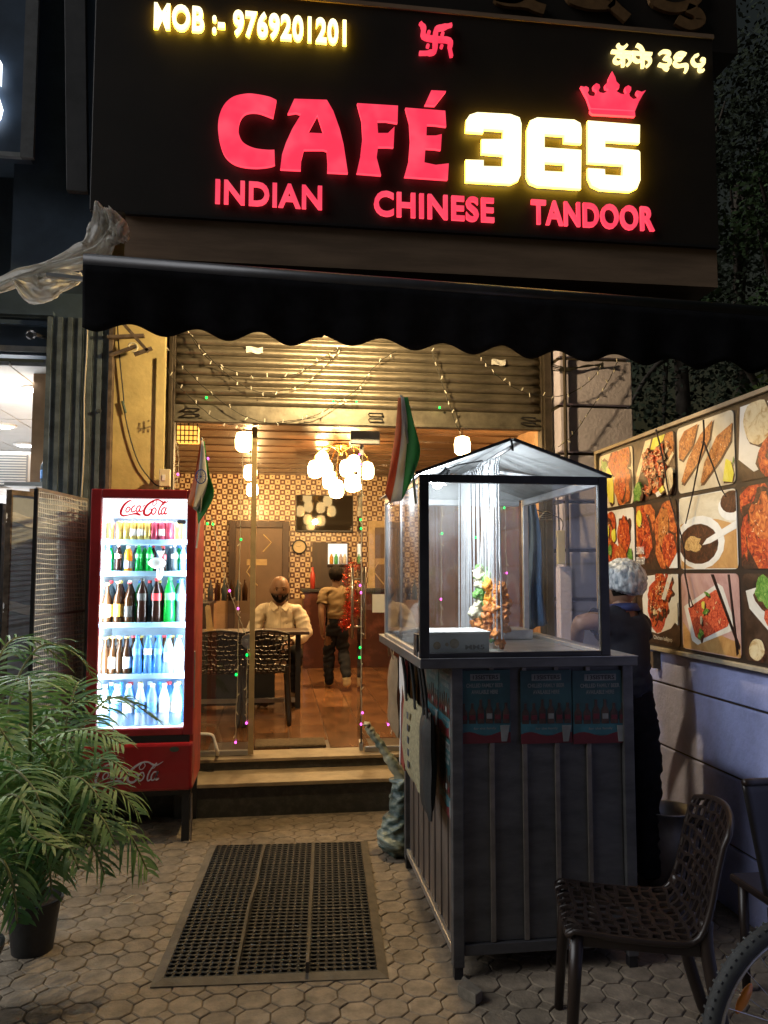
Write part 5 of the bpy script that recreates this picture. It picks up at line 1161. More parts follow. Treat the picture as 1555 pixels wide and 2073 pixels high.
m = MB(); m.prism([(4.17, .62), (4.03, .60), (3.98, 1.15), (4.16, 1.20)], lambda y, z, w: (.642 + w, y, z), 0, .012); put('board', m, mat('maroon_board', (.22, .035, .03), .6, var=.2), wb_)
m = MB(); m.prism([(4.172, .62), (4.145, .60), (4.10, .98), (4.13, 1.0)], lambda y, z, w: (.638 + w, y, z), 0, .003); put('white_edge', m, M['paper'], wb_)
m = MB(); m.prism([(4.16, 1.0), (4.08, .93), (4.05, 1.03), (3.99, .96), (3.99, 1.21), (4.15, 1.21)], lambda y, z, w: (.636 + w, y, z), 0, .004); put('torn_paper', m, M['paper'], wb_)
m = MB(); m.tube([(.636, 4.10, 1.16), (.60, 4.10, 1.225)], .003, 5); put('tie', m, M['bagblack'], wb_)
# woven sack leaning against the stall
SKK = mat('woven_sack', (.030, .065, .062), .42, var=.5, scale=6, bump=.35, bscale=40, col2=(.24, .29, .25), lo=.42, hi=.60, stretch=(1, 1, 3))
SKW = mat('sack_top_lit', (.07, .115, .10), .42, var=.5, scale=6, bump=.35, bscale=40, col2=(.40, .38, .25), lo=.38, hi=.56)  # cream tone of the upper sack paints in light from above
sck = thing('woven_sack', 'slumped blue green woven sack leaning between the steps and the stall', 'sack', (.69, 4.6, 0))
def crumple(path, rad, n, flat, a1, a2, nm, m_, kk=10):
    P = smoothed(path, kk); k = len(P); rr = []
    for i in range(k):
        t = i / (k - 1) * (len(rad) - 1); j = min(int(t), len(rad) - 2); rr.append(rad[j] + (rad[j + 1] - rad[j]) * (t - j))
    sm = MB(); sm.tube(P, rr, n, flat=flat)
    for i, v_ in enumerate(sm.v):
        q = Vector(v_); c_ = P[min(k - 1, i // n)]; d_ = q - c_
        fold = 1 - 3 * abs(noise.noise(Vector((q.x * 5 + q.z * 9, q.y * 5, q.z * 22 - q.x * 12)))); fine = 1 - 3 * abs(noise.noise(Vector((q.x * 20, q.y * 20, q.z * 46 + q.x * 22))))
        h = a1 * noise.noise(q * 9) + a2 * fold + a2 * .4 * fine
        if d_.length > 1e-6: q = q + d_.normalized() * h
        q.z = max(q.z, .004); sm.v[i] = tuple(q)
    put(nm, sm, m_, sck, smooth=True)
crumple([(.62, 4.56, .02), (.645, 4.57, .05), (.685, 4.59, .12), (.715, 4.60, .22), (.725, 4.60, .32), (.715, 4.61, .42)], [.05, .10, .098, .080, .068, .055], 72, .9, .016, .016, 'lower_bag', SKK)
crumple([(.76, 4.60, .33), (.72, 4.61, .42), (.655, 4.63, .52), (.595, 4.65, .61), (.545, 4.67, .675), (.52, 4.675, .70)], [.05, .060, .054, .044, .034, .018], 60, .5, .010, .007, 'folded_neck', SKW)
crumple([(.555, 4.65, .665), (.53, 4.66, .71), (.505, 4.665, .722)], [.012, .026, .012], 30, .45, .012, .012, 'torn_mouth', SKW)
# striped cloth hanging behind the case
ap = thing('hanging_apron', 'blue striped cloth hanging on the rear post of the stall', 'cloth', (1.40, 4.33, 1.3))
def cloth(u, v):
    a = on_y(1067 + (14 + 26 * v) * u, 1022, 4.33); z = 2.0 - .72 * v + .03 * u * v
    return (a.x + .012 * math.sin(v * 6), 4.33 + .018 * math.sin(u * 11 + v * 3) - .01 * v, z)
b = MB(); b.grid(cloth, 20, 20); put('cloth', b, mat('denim_blue', (.06, .12, .24), .8, var=.4, scale=16, stretch=(9, 1, .4)), ap, smooth=True, solid=.003)
b = MB(); b.tube([cloth(.5, 0), (1.352, 4.275, 1.99)], .003, 5); put('hanger_loop', b, M['cable'], ap)
# flags
M['saffron'] = mat('saffron_cloth', (.62, .20, .07), .75, var=.1); M['fwhite'] = mat('white_cloth', (.66, .64, .58), .75, var=.06); M['fgreen'] = mat('green_cloth', (.05, .26, .06), .75, var=.1); M['chakra'] = mat('chakra_blue', (.03, .06, .25), .7, var=0)
def flag(label, top, pts, Y, stick, chakra, seed):
    """pts: three rows (saffron edge, white mid lines, green edge) as pixel polylines top to bottom"""
    t = thing('small_flag', label, 'flag', tuple(on_y(*pts[0][-1], Y)), 'tricolour flags at the entrance')
    L = [smoothed([on_y(u, v, Y) for u, v in p], 4) for p in pts]
    mats_ = [M['saffron'], M['fwhite'], M['fgreen']]
    for k, nm in enumerate(('saffron_band', 'white_band', 'green_band')):
        A_, B_ = L[k], L[k + 1]; n = len(A_) - 1
        def fn(u, v):
            i = int(round(v * n)); p = A_[i].lerp(B_[i], u); g = (k + u)
            return (p.x, p.y + .025 * math.sin(g * 2.6 + v * 3 + seed) * v, p.z)
        b = MB(); b.grid(fn, 6, n); o = put(nm, b, mats_[k], t, smooth=True, solid=.0012)
        if k == 1 and chakra:
            c, r_ = on_y(chakra[0], chakra[1], Y - .03), chakra[2]
            m = MB(); n2 = 24
            m.tube([c + Vector((r_ * .72 * math.cos(2 * math.pi * i / n2), -.006, r_ * math.sin(2 * math.pi * i / n2))) for i in range(n2 + 1)], .0035, 5, caps=False)
            for i in range(12):
                q = 2 * math.pi * i / 12; m.tube([c + Vector((0, -.006, 0)), c + Vector((r_ * .70 * math.cos(q), -.006, r_ * math.sin(q)))], .0009, 4)
            m.sph(c + Vector((0, -.006, 0)), .006, 8, 6); put('wheel_emblem', m, M['chakra'], o)
    b = MB(); b.tube([on_y(u, v, Y + .01) for u, v in stick], .006, 6); put('stick', b, M['cable_pale'], t)
    return t
flag('tricolour flag with wheel emblem beside the red fridge', None, [[(406, 893), (396, 950), (386, 990), (379, 1018)], [(408, 893), (403, 950), (396, 1000), (391, 1030)], [(412, 893), (418, 950), (419, 985), (398, 1035)], [(414, 893), (424, 960), (433, 1005), (402, 1062)]], 4.88, [(409, 886), (412, 960), (404, 1060), (398, 1110)], (407, 965, .042), 0)
flag('folded tricolour flag tied to the stall corner post', None, [[(806, 806), (800, 880), (788, 950), (778, 1000)], [(812, 804), (812, 880), (802, 960), (792, 1016)], [(818, 804), (826, 860), (822, 930), (812, 1014)], [(826, 804), (838, 860), (850, 915), (838, 960)]], 3.12, [(812, 800), (822, 870), (836, 960), (842, 1020)], None, 2)
for k in ('saffron', 'fwhite', 'fgreen'):
    nt, N, L = nodes(M[k]); b_ = N['Principled BSDF']; tl = N.new('ShaderNodeBsdfTranslucent'); mx = N.new('ShaderNodeMixShader'); mx.inputs[0].default_value = .4
    src = b_.inputs['Base Color'].links[0].from_socket; L.new(src, tl.inputs[0]); L.new(b_.outputs[0], mx.inputs[1]); L.new(tl.outputs[0], mx.inputs[2]); L.new(mx.outputs[0], N['Material Output'].inputs[0])

# ================================================================== CHAIR (open organic lattice shell)
CP = smoothed([Vector((-.215, .44)), Vector((-.195, .452)), Vector((-.05, .438)), Vector((.12, .434)), Vector((.185, .45)), Vector((.222, .53)), Vector((.25, .65)), Vector((.278, .76)), Vector((.29, .81))], 8)
CL = [0]
for i in range(1, len(CP)): CL.append(CL[-1] + (CP[i] - CP[i - 1]).length)
def shell(u, v):
    """u across 0..1, v along the seat and up the back 0..1"""
    d = v * CL[-1]; i = 1
    while i < len(CL) - 1 and CL[i] < d: i += 1
    t = (d - CL[i - 1]) / max(1e-6, CL[i] - CL[i - 1]); p = CP[i - 1].lerp(CP[i], min(1, max(0, t)))
    x = (u - .5); hw = .43 - .03 * abs(v - .45); back = max(0, (v - .45) / .55)
    top = -.035 * (2 * x) ** 2 * max(0, (v - .9) / .1)
    return Vector((x * hw, p.x + .045 * back * (1 - (2 * x) ** 2), p.y - .012 * (1 - back) * (1 - (2 * x) ** 2) + top))
def lattice():
    nx, ny = 8, 18; m = MB()
    def jit(x, j):
        if x <= 1e-6 or x >= 1 - 1e-6: return (x, j / ny)
        h = noise.noise(Vector((x * 7.3, j * 1.7, 4))); k = noise.noise(Vector((x * 5.1 + 9, j * 2.3, 1)))
        return (x + h * .055, min(1, max(0, (j + (k * .55 if 0 < j < ny else 0)) / ny)))
    bnd = lambda j: sorted({0.0, 1.0} | {(i + .5 * (j % 2)) / nx for i in range(1 - j % 2, nx)} )
    for j in range(ny):
        B = bnd(j)
        for x0, x1 in zip(B, B[1:]):
            lo = [x for x in (bnd(j - 1) if j else []) if x0 + 1e-6 < x < x1 - 1e-6]; hi = [x for x in (bnd(j + 1) if j < ny - 1 else []) if x0 + 1e-6 < x < x1 - 1e-6]
            P = [jit(x0, j)] + [jit(x, j) for x in lo] + [jit(x1, j), jit(x1, j + 1)] + [jit(x, j + 1) for x in reversed(hi)] + [jit(x0, j + 1)]
            # densify for round holes
            Q = []
            for a, c in zip(P, P[1:] + P[:1]): Q += [a, ((a[0] + c[0]) / 2, (a[1] + c[1]) / 2)]
            cx = sum(p[0] for p in Q) / len(Q); cy = sum(p[1] for p in Q) / len(Q); n = len(Q)
            I = []
            for k, p in enumerate(Q):
                f = .70 if k % 2 == 0 else .78; I.append((cx + (p[0] - cx) * f, cy + (p[1] - cy) * f))
            m.add([shell(*p) for p in Q] + [shell(*p) for p in I], [(k, (k + 1) % n, n + (k + 1) % n, n + k) for k in range(n)])
    me = m.mesh('lattice_shell', M['dark_plastic'], smooth=False, fixn=False)
    b = bmesh.new(); b.from_mesh(me); bmesh.ops.remove_doubles(b, verts=b.verts, dist=.0008); bmesh.ops.recalc_face_normals(b, faces=b.faces); b.to_mesh(me); b.free(); return me
LAT = lattice()
def make_chair(label, loc, rz, group, solid_back=False):
    t = thing('lattice_chair', label, 'chair', loc, group, rz, local=True)
    o = put('seat_shell', LAT, None, t); md = o.modifiers.new('s', 'SOLIDIFY'); md.thickness = .011; md.offset = -1
    m = MB(); rim = [shell(0, i / 30) for i in range(31)] + [shell(i / 10, 1) for i in range(1, 10)] + [shell(1, 1 - i / 30) for i in range(31)] + [shell(1 - i / 10, 0) for i in range(1, 11)]
    m.tube(rim, .011, 6); put('rim', m, M['dark_plastic'], t, smooth=True)
    for sx in (-1, 1):
        m = MB(); m.tube([(sx * .185, -.185, .438), (sx * .195, -.195, .30), (sx * .205, -.215, 0)], [.024, .021, .016], 8); put('leg', m, M['dark_plastic'], t, smooth=True)
        m = MB(); m.tube(smoothed([(sx * .195, .215, .50), (sx * .20, .215, .40), (sx * .21, .25, .2), (sx * .215, .31, 0)], 4), [.022] * 12 + [.015], 8); put('leg', m, M['dark_plastic'], t, smooth=True)
    m = MB(); m.bar((-.18, -.19, .418), (.18, -.19, .418), .014, .035); m.bar((-.185, -.19, .418), (-.195, .20, .41), .014, .035); m.bar((.185, -.19, .418), (.195, .20, .41), .014, .035); put('apron', m, M['dark_plastic'], t)
    return t

# ================================================================== INSIDE THE CAFE
ZF = .292
make_chair('dark lattice chair with its back to the street, nearest the lock post', (on_y(537, 1300, 7.25).x, 7.22, ZF), math.pi, 'lattice chairs in the cafe')
make_chair('dark lattice chair behind the left glass pane', (on_y(462, 1300, 7.25).x - .06, 7.20, ZF), math.pi + .05, 'lattice chairs in the cafe')
mch = make_chair('dark lattice chair on which the man in the pale shirt sits', (.02, 8.52, ZF), 0.0, 'lattice chairs in the cafe')
tb_ = thing('cafe_table', 'dark rectangular cafe table in front of the seated man', 'table', (-.3, 7.75, ZF))
b = MB(); b.box(-1.0, .30, 7.55, 8.05, ZF + .72, ZF + .75); put('table_top', b, M['darkwood'], tb_, bev=.004)
for x in (-.9, .2):
    b = MB(); b.box(x - .025, x + .025, 7.77, 7.83, ZF, ZF + .72); put('leg', b, M['black'], tb_)
b = MB(); b.box(-.92, .22, 7.78, 7.82, ZF + .06, ZF + .10); put('foot_rail', b, M['alu'], tb_)
b = MB(); b.box(-.98, -.02, 7.90, 7.92, ZF + .02, ZF + .715); put('added_dark_panel', b, M['black'], tb_)  # black panel added to darken the area below the table top
p = on_y(426, 1268, 7.7); mn = thing('menu_stand', 'small pale wooden menu stand on the cafe table', 'menu stand', (p.x, 7.7, ZF + .75))
b = MB(); b.prism([(-.03, 0), (.03, 0), (-.005, .24), (-.035, .25), (-.05, .23)], lambda s, t, w: (p.x + s, 7.68 + w, ZF + .75 + t), 0, .012); put('board', b, mat('pale_wood', (.55, .40, .20), .6, var=.15), mn)
b = MB(); b.box(p.x - .05, p.x + .05, 7.67, 7.72, ZF + .75, ZF + .765); put('base', b, bpy.data.materials['pale_wood'], mn)
# dark sideboard behind on the left with glasses
sb = thing('sideboard', 'dark sideboard with glassware along the left cafe wall', 'sideboard', (-1.2, 9, ZF))
b = MB(); b.box(-1.69, -.75, 8.6, 9.6, ZF, ZF + .95); put('body', b, M['darkwood'], sb); b = MB(); b.box(-1.69, -.72, 8.57, 9.62, ZF + .95, ZF + .98); put('top', b, M['black'], sb)
for k in range(5):
    gx = -1.15 + .09 * k; b = MB(); b.lathe([(.022, 0), (.026, .12)], 10, (gx, 8.7, ZF + .981), cap=False); b.lathe([(.0001, .002), (.022, 0)], 10, (gx, 8.7, ZF + .981), cap=False); put('drinking_glass', b, M['glass'], label=ORD[k] + ' of five clear drinking glasses on the sideboard', cat='glass', group='glasses on the sideboard', smooth=True)
# counter
M['marble'] = mat('dark_marble', (.05, .018, .014), .2, var=.5, scale=5, col2=(.16, .06, .045), lo=.5, hi=.75)
cn = thing('service_counter', 'dark red marble service counter at the back of the cafe', 'counter', (1.2, 11.1, ZF))
b = MB(); b.box(.35, 2.4, 10.95, 11.5, ZF, 1.33); put('front', b, M['marble'], cn, bev=.004)
b = MB(); b.box(.32, 2.42, 10.90, 11.55, 1.33, 1.37); put('top', b, M['black'], cn, bev=.004)
q = on_y(614, 1208, 10.94); b = MB(); b.sph((q.x, 10.94, q.z), .03, 10, 8, (.8, .3, 1)); put('emblem', b, bpy.data.materials['pale_wood'], cn, smooth=True)
p = on_y(633, 1175, 11.1); b = MB(); b.lathe([(.035, 0), (.035, .20), (.015, .25), (.015, .30)], 12, (p.x, 11.1, 1.371)); put('red_bottle', b, mat('red_plastic', (.5, .06, .04), .4, var=.1), label='tall red bottle standing on the marble counter', cat='bottle', smooth=True)
# television
tv = thing('television', 'wide black television on the mosaic wall reflecting the lamps', 'television', (.69, 11.95, 2.2))
a = on_y(599, 1077, 11.93); e = on_y(715, 1003, 11.93)
b = MB(); b.box(a.x, e.x, 11.93, 11.985, a.z, e.z); put('casing', b, M['black'], tv, bev=.006)
b = MB(); b.box(a.x + .012, e.x - .012, 11.9265, 11.9295, a.z + .03, e.z - .012); put('screen', b, mat('dark_screen', (.03, .024, .018), .035, var=0, spec=.5), tv)
# clock
p = on_y(606, 1107, 11.96); ck = thing('wall_clock', 'round cream wall clock with dark rim below the television', 'clock', tuple(p))
Mx = Matrix.Rotation(R(90), 3, 'X')
b = MB(); b.lathe([(.112, -.02), (.112, .03), (.092, .035), (.090, .012)], 28, p, Mx, cap=False); put('rim', b, M['black'], ck, smooth=False)
b = MB(); b.lathe([(.0001, .012), (.092, .012)], 28, p, Mx, cap=False); put('dial', b, mat('dial_cream', (.62, .50, .30), .5, var=.05), ck)
b = MB(); b.bar(p + Vector((0, -.016, 0)), p + Vector((-.05, -.016, .012)), .006, .004); b.bar(p + Vector((0, -.018, 0)), p + Vector((.03, -.018, .02)), .006, .004); put('hands', b, M['black'], ck)
# doors in the back wall
M['doorskin'] = mat('brown_door', (.14, .085, .05), .45, var=.15, scale=3)
def back_door(u0, v0, u1, nm, label, framem, Y=11.95):
    a = on_y(u0, v0, Y); e = on_y(u1, v0, Y); t = thing('wooden_door', label, 'door', ((a.x + e.x) / 2, Y, ZF), 'doors in the back wall of the cafe')
    b = MB(); b.box(a.x, e.x, Y, Y + .03, ZF, a.z); put('leaf', b, M['doorskin'], t)
    b = MB(); b.box(a.x - .10, a.x, Y - .03, Y + .045, ZF, a.z + .10); b.box(e.x, e.x + .10, Y - .03, Y + .045, ZF, a.z + .10); b.box(a.x, e.x, Y - .03, Y + .045, a.z, a.z + .10); put('frame', b, framem, t, bev=.004)
    cx = (a.x + e.x) / 2; b = MB(); b.tube([(cx + .06, Y - .004, a.z - .10), (cx + .18, Y - .004, a.z - .22), (cx + .06, Y - .004, a.z - .36)], .010, 5); b.tube([(cx - .10, Y - .004, a.z - .52), (cx - .18, Y - .004, a.z - .66), (cx - .02, Y - .004, a.z - .86)], .010, 5); put('chevron_inlay', b, bpy.data.materials['pale_wood'], t)
    b = MB(); b.box(cx - .18, cx + .12, Y - .006, Y - .001, a.z - .56, a.z - .47); put('name_plate', b, mat('brass_plate', (.40, .28, .14), .4, .4, var=.1), t)
back_door(478, 1068, 572, 'door', 'dark brown inlaid door at the back behind the seated man', M['darkwood'])
back_door(759, 1068, 800, 'door', 'brown door with pale wooden frame right of the tinsel', bpy.data.materials['pale_wood'], 11.93)
# kitchen hatch
a = on_y(632, 1190, 11.95); e = on_y(706, 1098, 11.95); s1 = on_y(664, 1142, 11.95); s2 = on_y(703, 1101, 11.95)
kh = thing('kitchen_hatch', 'small bright kitchen hatch beside a dark panel below the television', 'hatch', ((a.x + e.x) / 2, 11.95, a.z))
b = MB(); b.box(a.x, e.x, 11.95, 11.985, a.z, e.z); put('dark_panel', b, M['darkwood'], kh)
b = MB(); b.box(s1.x, s2.x, 11.946, 11.9495, s1.z, s2.z); put('lit_opening', b, glow('kitchen_glow', (.80, .88, .86), .75), kh)
for k, (dx, c) in enumerate(((.05, 'orange'), (.12, 'green'), (.19, 'lilac'), (.25, 'white'))):
    b = MB(); b.lathe([(.025, 0), (.03, .01), (.03, .10), (.014, .13), (.014, .15)], 10, (s1.x + dx, 11.91, s1.z + .001)); put('jar', b, LB[c], label=['yellow', 'green', 'purple', 'white'][k] + ' jar on the ledge of the kitchen hatch', cat='jar', group='jars on the hatch', smooth=True)
b = MB(); b.box(s1.x - .01, s2.x + .01, 11.87, 11.95, s1.z - .02, s1.z); put('ledge', b, M['darkwood'], kh)
# chandelier
CYD = 9.0; hub = on_y(690, 893, CYD); hub.z = 3.02
ch = thing('chandelier', 'brass chandelier with a cluster of glowing glass globes', 'chandelier', tuple(hub))
M['brass'] = mat('brass', (.60, .38, .12), .25, .9, var=.1)
M['globe'] = glow('warm_globe', (1.0, .66, .26), 16)
b = MB(); b.lathe([(.10, .04), (.10, .02), (.03, 0), (.02, -.08)], 18, hub); put('ceiling_rose', b, M['brass'], ch, smooth=True)
for k, (u, v, dy) in enumerate(((638, 950, -.15), (660, 948, .2), (652, 930, .5), (668, 972, -.35), (681, 990, -.5), (702, 948, .1), (716, 938, .4), (743, 953, -.1), (713, 978, -.3))):
    p = on_y(u, v, CYD + dy); top = p + Vector((0, 0, .11))
    m = MB(); m.tube(smoothed([hub + Vector((0, 0, -.05)), hub.lerp(top, .5) + Vector((0, 0, .10)), top + Vector((0, 0, .05)), top], 4), .007, 6); ao = put('arm', m, M['brass'], ch, smooth=True)
    m = MB(); m.lathe([(.03, .10), (.062, .085), (.082, .03), (.082, -.04), (.065, -.085), (.03, -.10)], 14, p); put('globe', m, M['globe'], ao, smooth=True)
lamp('chandelier_light', 'POINT', on_y(690, 985, CYD - .2), 135, (1.0, .62, .26), ch, .04)
for k, (u, v, Y, en) in enumerate(((494, 895, 7.6, 44), (507, 957, 9.8, 34), (511, 992, 11.3, 18), (936, 903, 7.8, 44))):  # the two middle globes are added lamps imitating reflections of the first
    p = on_y(u, v, Y); t = thing('pendant_or_reflection', ['glowing cream pendant lamp beside the gold edge post', 'smaller glowing globe imitating a lamp reflection below the first by the post', 'lowest small glowing globe imitating a lamp reflection by the post', 'glowing cream pendant lamp above the stall roof'][k], 'lamp', tuple(p), 'pendant lamps of the cafe')
    m = MB(); m.lathe([(.03, .10), (.07, .085), (.085, .02), (.08, -.06), (.05, -.09), (.001, -.095)], 14, p); put('globe', m, M['globe'], t, smooth=True)
    m = MB(); m.tube([p + Vector((0, 0, .10)), Vector((p.x, p.y, 3.07))], .004, 5); put('cord', m, M['cable'], t)
    lamp('globe_light', 'POINT', p - Vector((0, 0, .2)), en, (1.0, .62, .26), t, .04)
p0 = on_y(357, 892, 6.9); p1 = on_y(400, 862, 6.9)
ln = thing('lattice_lantern', 'square orange glowing lantern with dark bars standing in for a lit window at upper left of the glass', 'lightbox', tuple(p0))
b = MB(); b.box(p0.x, p1.x, 6.9, 7.08, p0.z, p1.z); put('shade', b, glow('amber_glow', (1.0, .48, .08), 1.6), ln)
b = MB()
for k in range(6): x = p0.x + (p1.x - p0.x) * k / 5; b.box(x - .004, x + .004, 6.888, 6.899, p0.z - .02, p1.z + .02)
for k in range(4): z = p0.z + (p1.z - p0.z) * k / 3; b.box(p0.x - .01, p1.x + .01, 6.880, 6.888, z - .004, z + .004)
put('bars', b, M['darkwood'], ln)
b = MB(); b.tube([((p0.x + p1.x) / 2, 6.99, p1.z), ((p0.x + p1.x) / 2, 6.99, 3.07)], .004, 5); put('cord', b, M['cable'], ln)
# red tinsel on the door handle
tn = MB(); rt = random.Random(3)
base = [on_y(u, v, 6.72) for u, v in ((712, 1140), (702, 1165), (708, 1195), (712, 1215), (704, 1230), (716, 1240), (700, 1255), (696, 1268))]
pth = smoothed(base, 8)
for i in range(900):
    p = rt.choice(pth) + Vector((rt.uniform(-.035, .06), rt.uniform(-.05, .05), rt.uniform(-.03, .03)))
    d = Vector((rt.gauss(0, 1), rt.gauss(0, 1), rt.gauss(0, 1))).normalized() * .03; w_ = d.orthogonal().normalized() * .0022
    tn.mat(rt.choice((0, 0, 1))); tn.quad(p - w_, p + w_, p + d + w_, p + d - w_)
put('tinsel_garland', tn, [mat('red_tinsel', (.62, .03, .015), .2, .8, var=0), mat('orange_tinsel', (.75, .14, .03), .15, .9, var=0)], label='bushy red tinsel garland hanging on the open glass door', cat='garland', fixn=False)
# door mat inside, pole, white cards
a = on_z(516, 1516, ZF); e = on_z(656, 1497, ZF)
b = MB(); b.box(a.x, e.x, a.y, e.y, ZF + .002, ZF + .016)
for k in range(40): x = a.x + (e.x - a.x) * k / 40; b.box(x, x + .006, a.y + .01, e.y - .01, ZF + .016, ZF + .020)
put('door_mat', b, mat('coir', (.14, .10, .06), .9, var=.3, scale=40), label='narrow ribbed brown door mat inside the cafe threshold', cat='mat')
qs = thing('white_card', 'plain white card fixed on the right glass pane', 'card', tuple(on_y(767, 1238, 5.85)))
a = on_y(754, 1240, 5.853); e = on_y(782, 1203, 5.853); b = MB(); b.box(a.x, e.x, 5.852, 5.856, a.z, e.z); put('sheet', b, mat('cream_card', (.60, .55, .42), .6, var=.05), qs)
hs = MB(); hs.tube(smoothed([on_y(376, 1487, 5.70), on_y(405, 1486, 5.70), on_y(428, 1488, 5.70), on_y(434, 1500, 5.70), on_y(440, 1522, 5.70), on_z(441, 1528, .300)], 5), .012, 8); put('white_hose', hs, M['paper'], label='short white hose bent over the top step', cat='hose', smooth=True)
# glass shop wares behind left pane: fire of bottles on a shelf
for k in range(6):
    p = on_y(425 + 14 * k, 1225, 9.3); b = MB(); b.lathe([(.03, 0), (.032, .14), (.012, .19), (.012, .24)], 10, (p.x, 9.35, ZF + .981)); put('bottle', b, BM['brown' if k % 2 else 'smoke'], label=ORD[k] + ' bottle from left in the dim row on the cafe sideboard', cat='bottle', group='bottles on the sideboard', smooth=True)

# ================================================================== PEOPLE
def skin_body(J, E, root):
    """J: name -> (pos, radius); E: list of (a, b, zone).  Returns mesh grown by the Skin modifier"""
    names = list(J); ix = {n: i for i, n in enumerate(names)}
    me = bpy.data.meshes.new('sk'); me.from_pydata([J[n][0] for n in names], [(ix[a], ix[b]) for a, b, _ in E], [])
    o = bpy.data.objects.new('sk', me); C.objects.link(o); md = o.modifiers.new('k', 'SKIN'); md.use_smooth_shade = True; md.branch_smoothing = .6
    for i, n in enumerate(names):
        r = J[n][1]; me.skin_vertices[0].data[i].radius = (r, r) if not isinstance(r, tuple) else r
        me.skin_vertices[0].data[i].use_root = (n == root)
    sb_ = o.modifiers.new('u', 'SUBSURF'); sb_.levels = 3; sb_.render_levels = 3
    dg = bpy.context.evaluated_depsgraph_get(); dg.update(); out = bpy.data.meshes.new_from_object(o.evaluated_get(dg)); bpy.data.objects.remove(o)
    return out
def seg_d(p, a, b):
    ab = b - a; t = max(0, min(1, (p - a).dot(ab) / max(1e-9, ab.length_squared))); return (p - (a + ab * t)).length
def add_hand(J, E, wrist, name, d, side, curl, s=1.0):
    """palm and five fingers beyond the wrist; d: direction of the hand, side: towards the thumb, curl: direction the fingers bend"""
    d = d.normalized(); side = side.normalized(); curl = curl.normalized(); w = Vector(J[wrist][0])
    J[name + 'palm'] = (w + d * .055 * s, (.034 * s, .018 * s)); E.append((wrist, name + 'palm', 'skin'))
    for k, (off, ln) in enumerate(((.030, .062), (.011, .072), (-.009, .068), (-.028, .052))):
        p0 = w + d * .092 * s + side * off * s; J[name + 'f%d0' % k] = (p0, .0095 * s); J[name + 'f%d1' % k] = (p0 + (d * .8 + curl * .35) * ln * .5 * s, .0085 * s); J[name + 'f%d2' % k] = (p0 + (d * 1.1 + curl * 1.1) * ln * .75 * s, .007 * s)
        E += [(name + 'palm', name + 'f%d0' % k, 'skin'), (name + 'f%d0' % k, name + 'f%d1' % k, 'skin'), (name + 'f%d1' % k, name + 'f%d2' % k, 'skin')]
    J[name + 't0'] = (w + d * .035 * s + side * .035 * s, .011 * s); J[name + 't1'] = (w + d * .068 * s + side * .052 * s + curl * .012, .009 * s); J[name + 't2'] = (w + d * .092 * s + side * .050 * s + curl * .024, .0075 * s)
    E += [(name + 'palm', name + 't0', 'skin'), (name + 't0', name + 't1', 'skin'), (name + 't1', name + 't2', 'skin')]
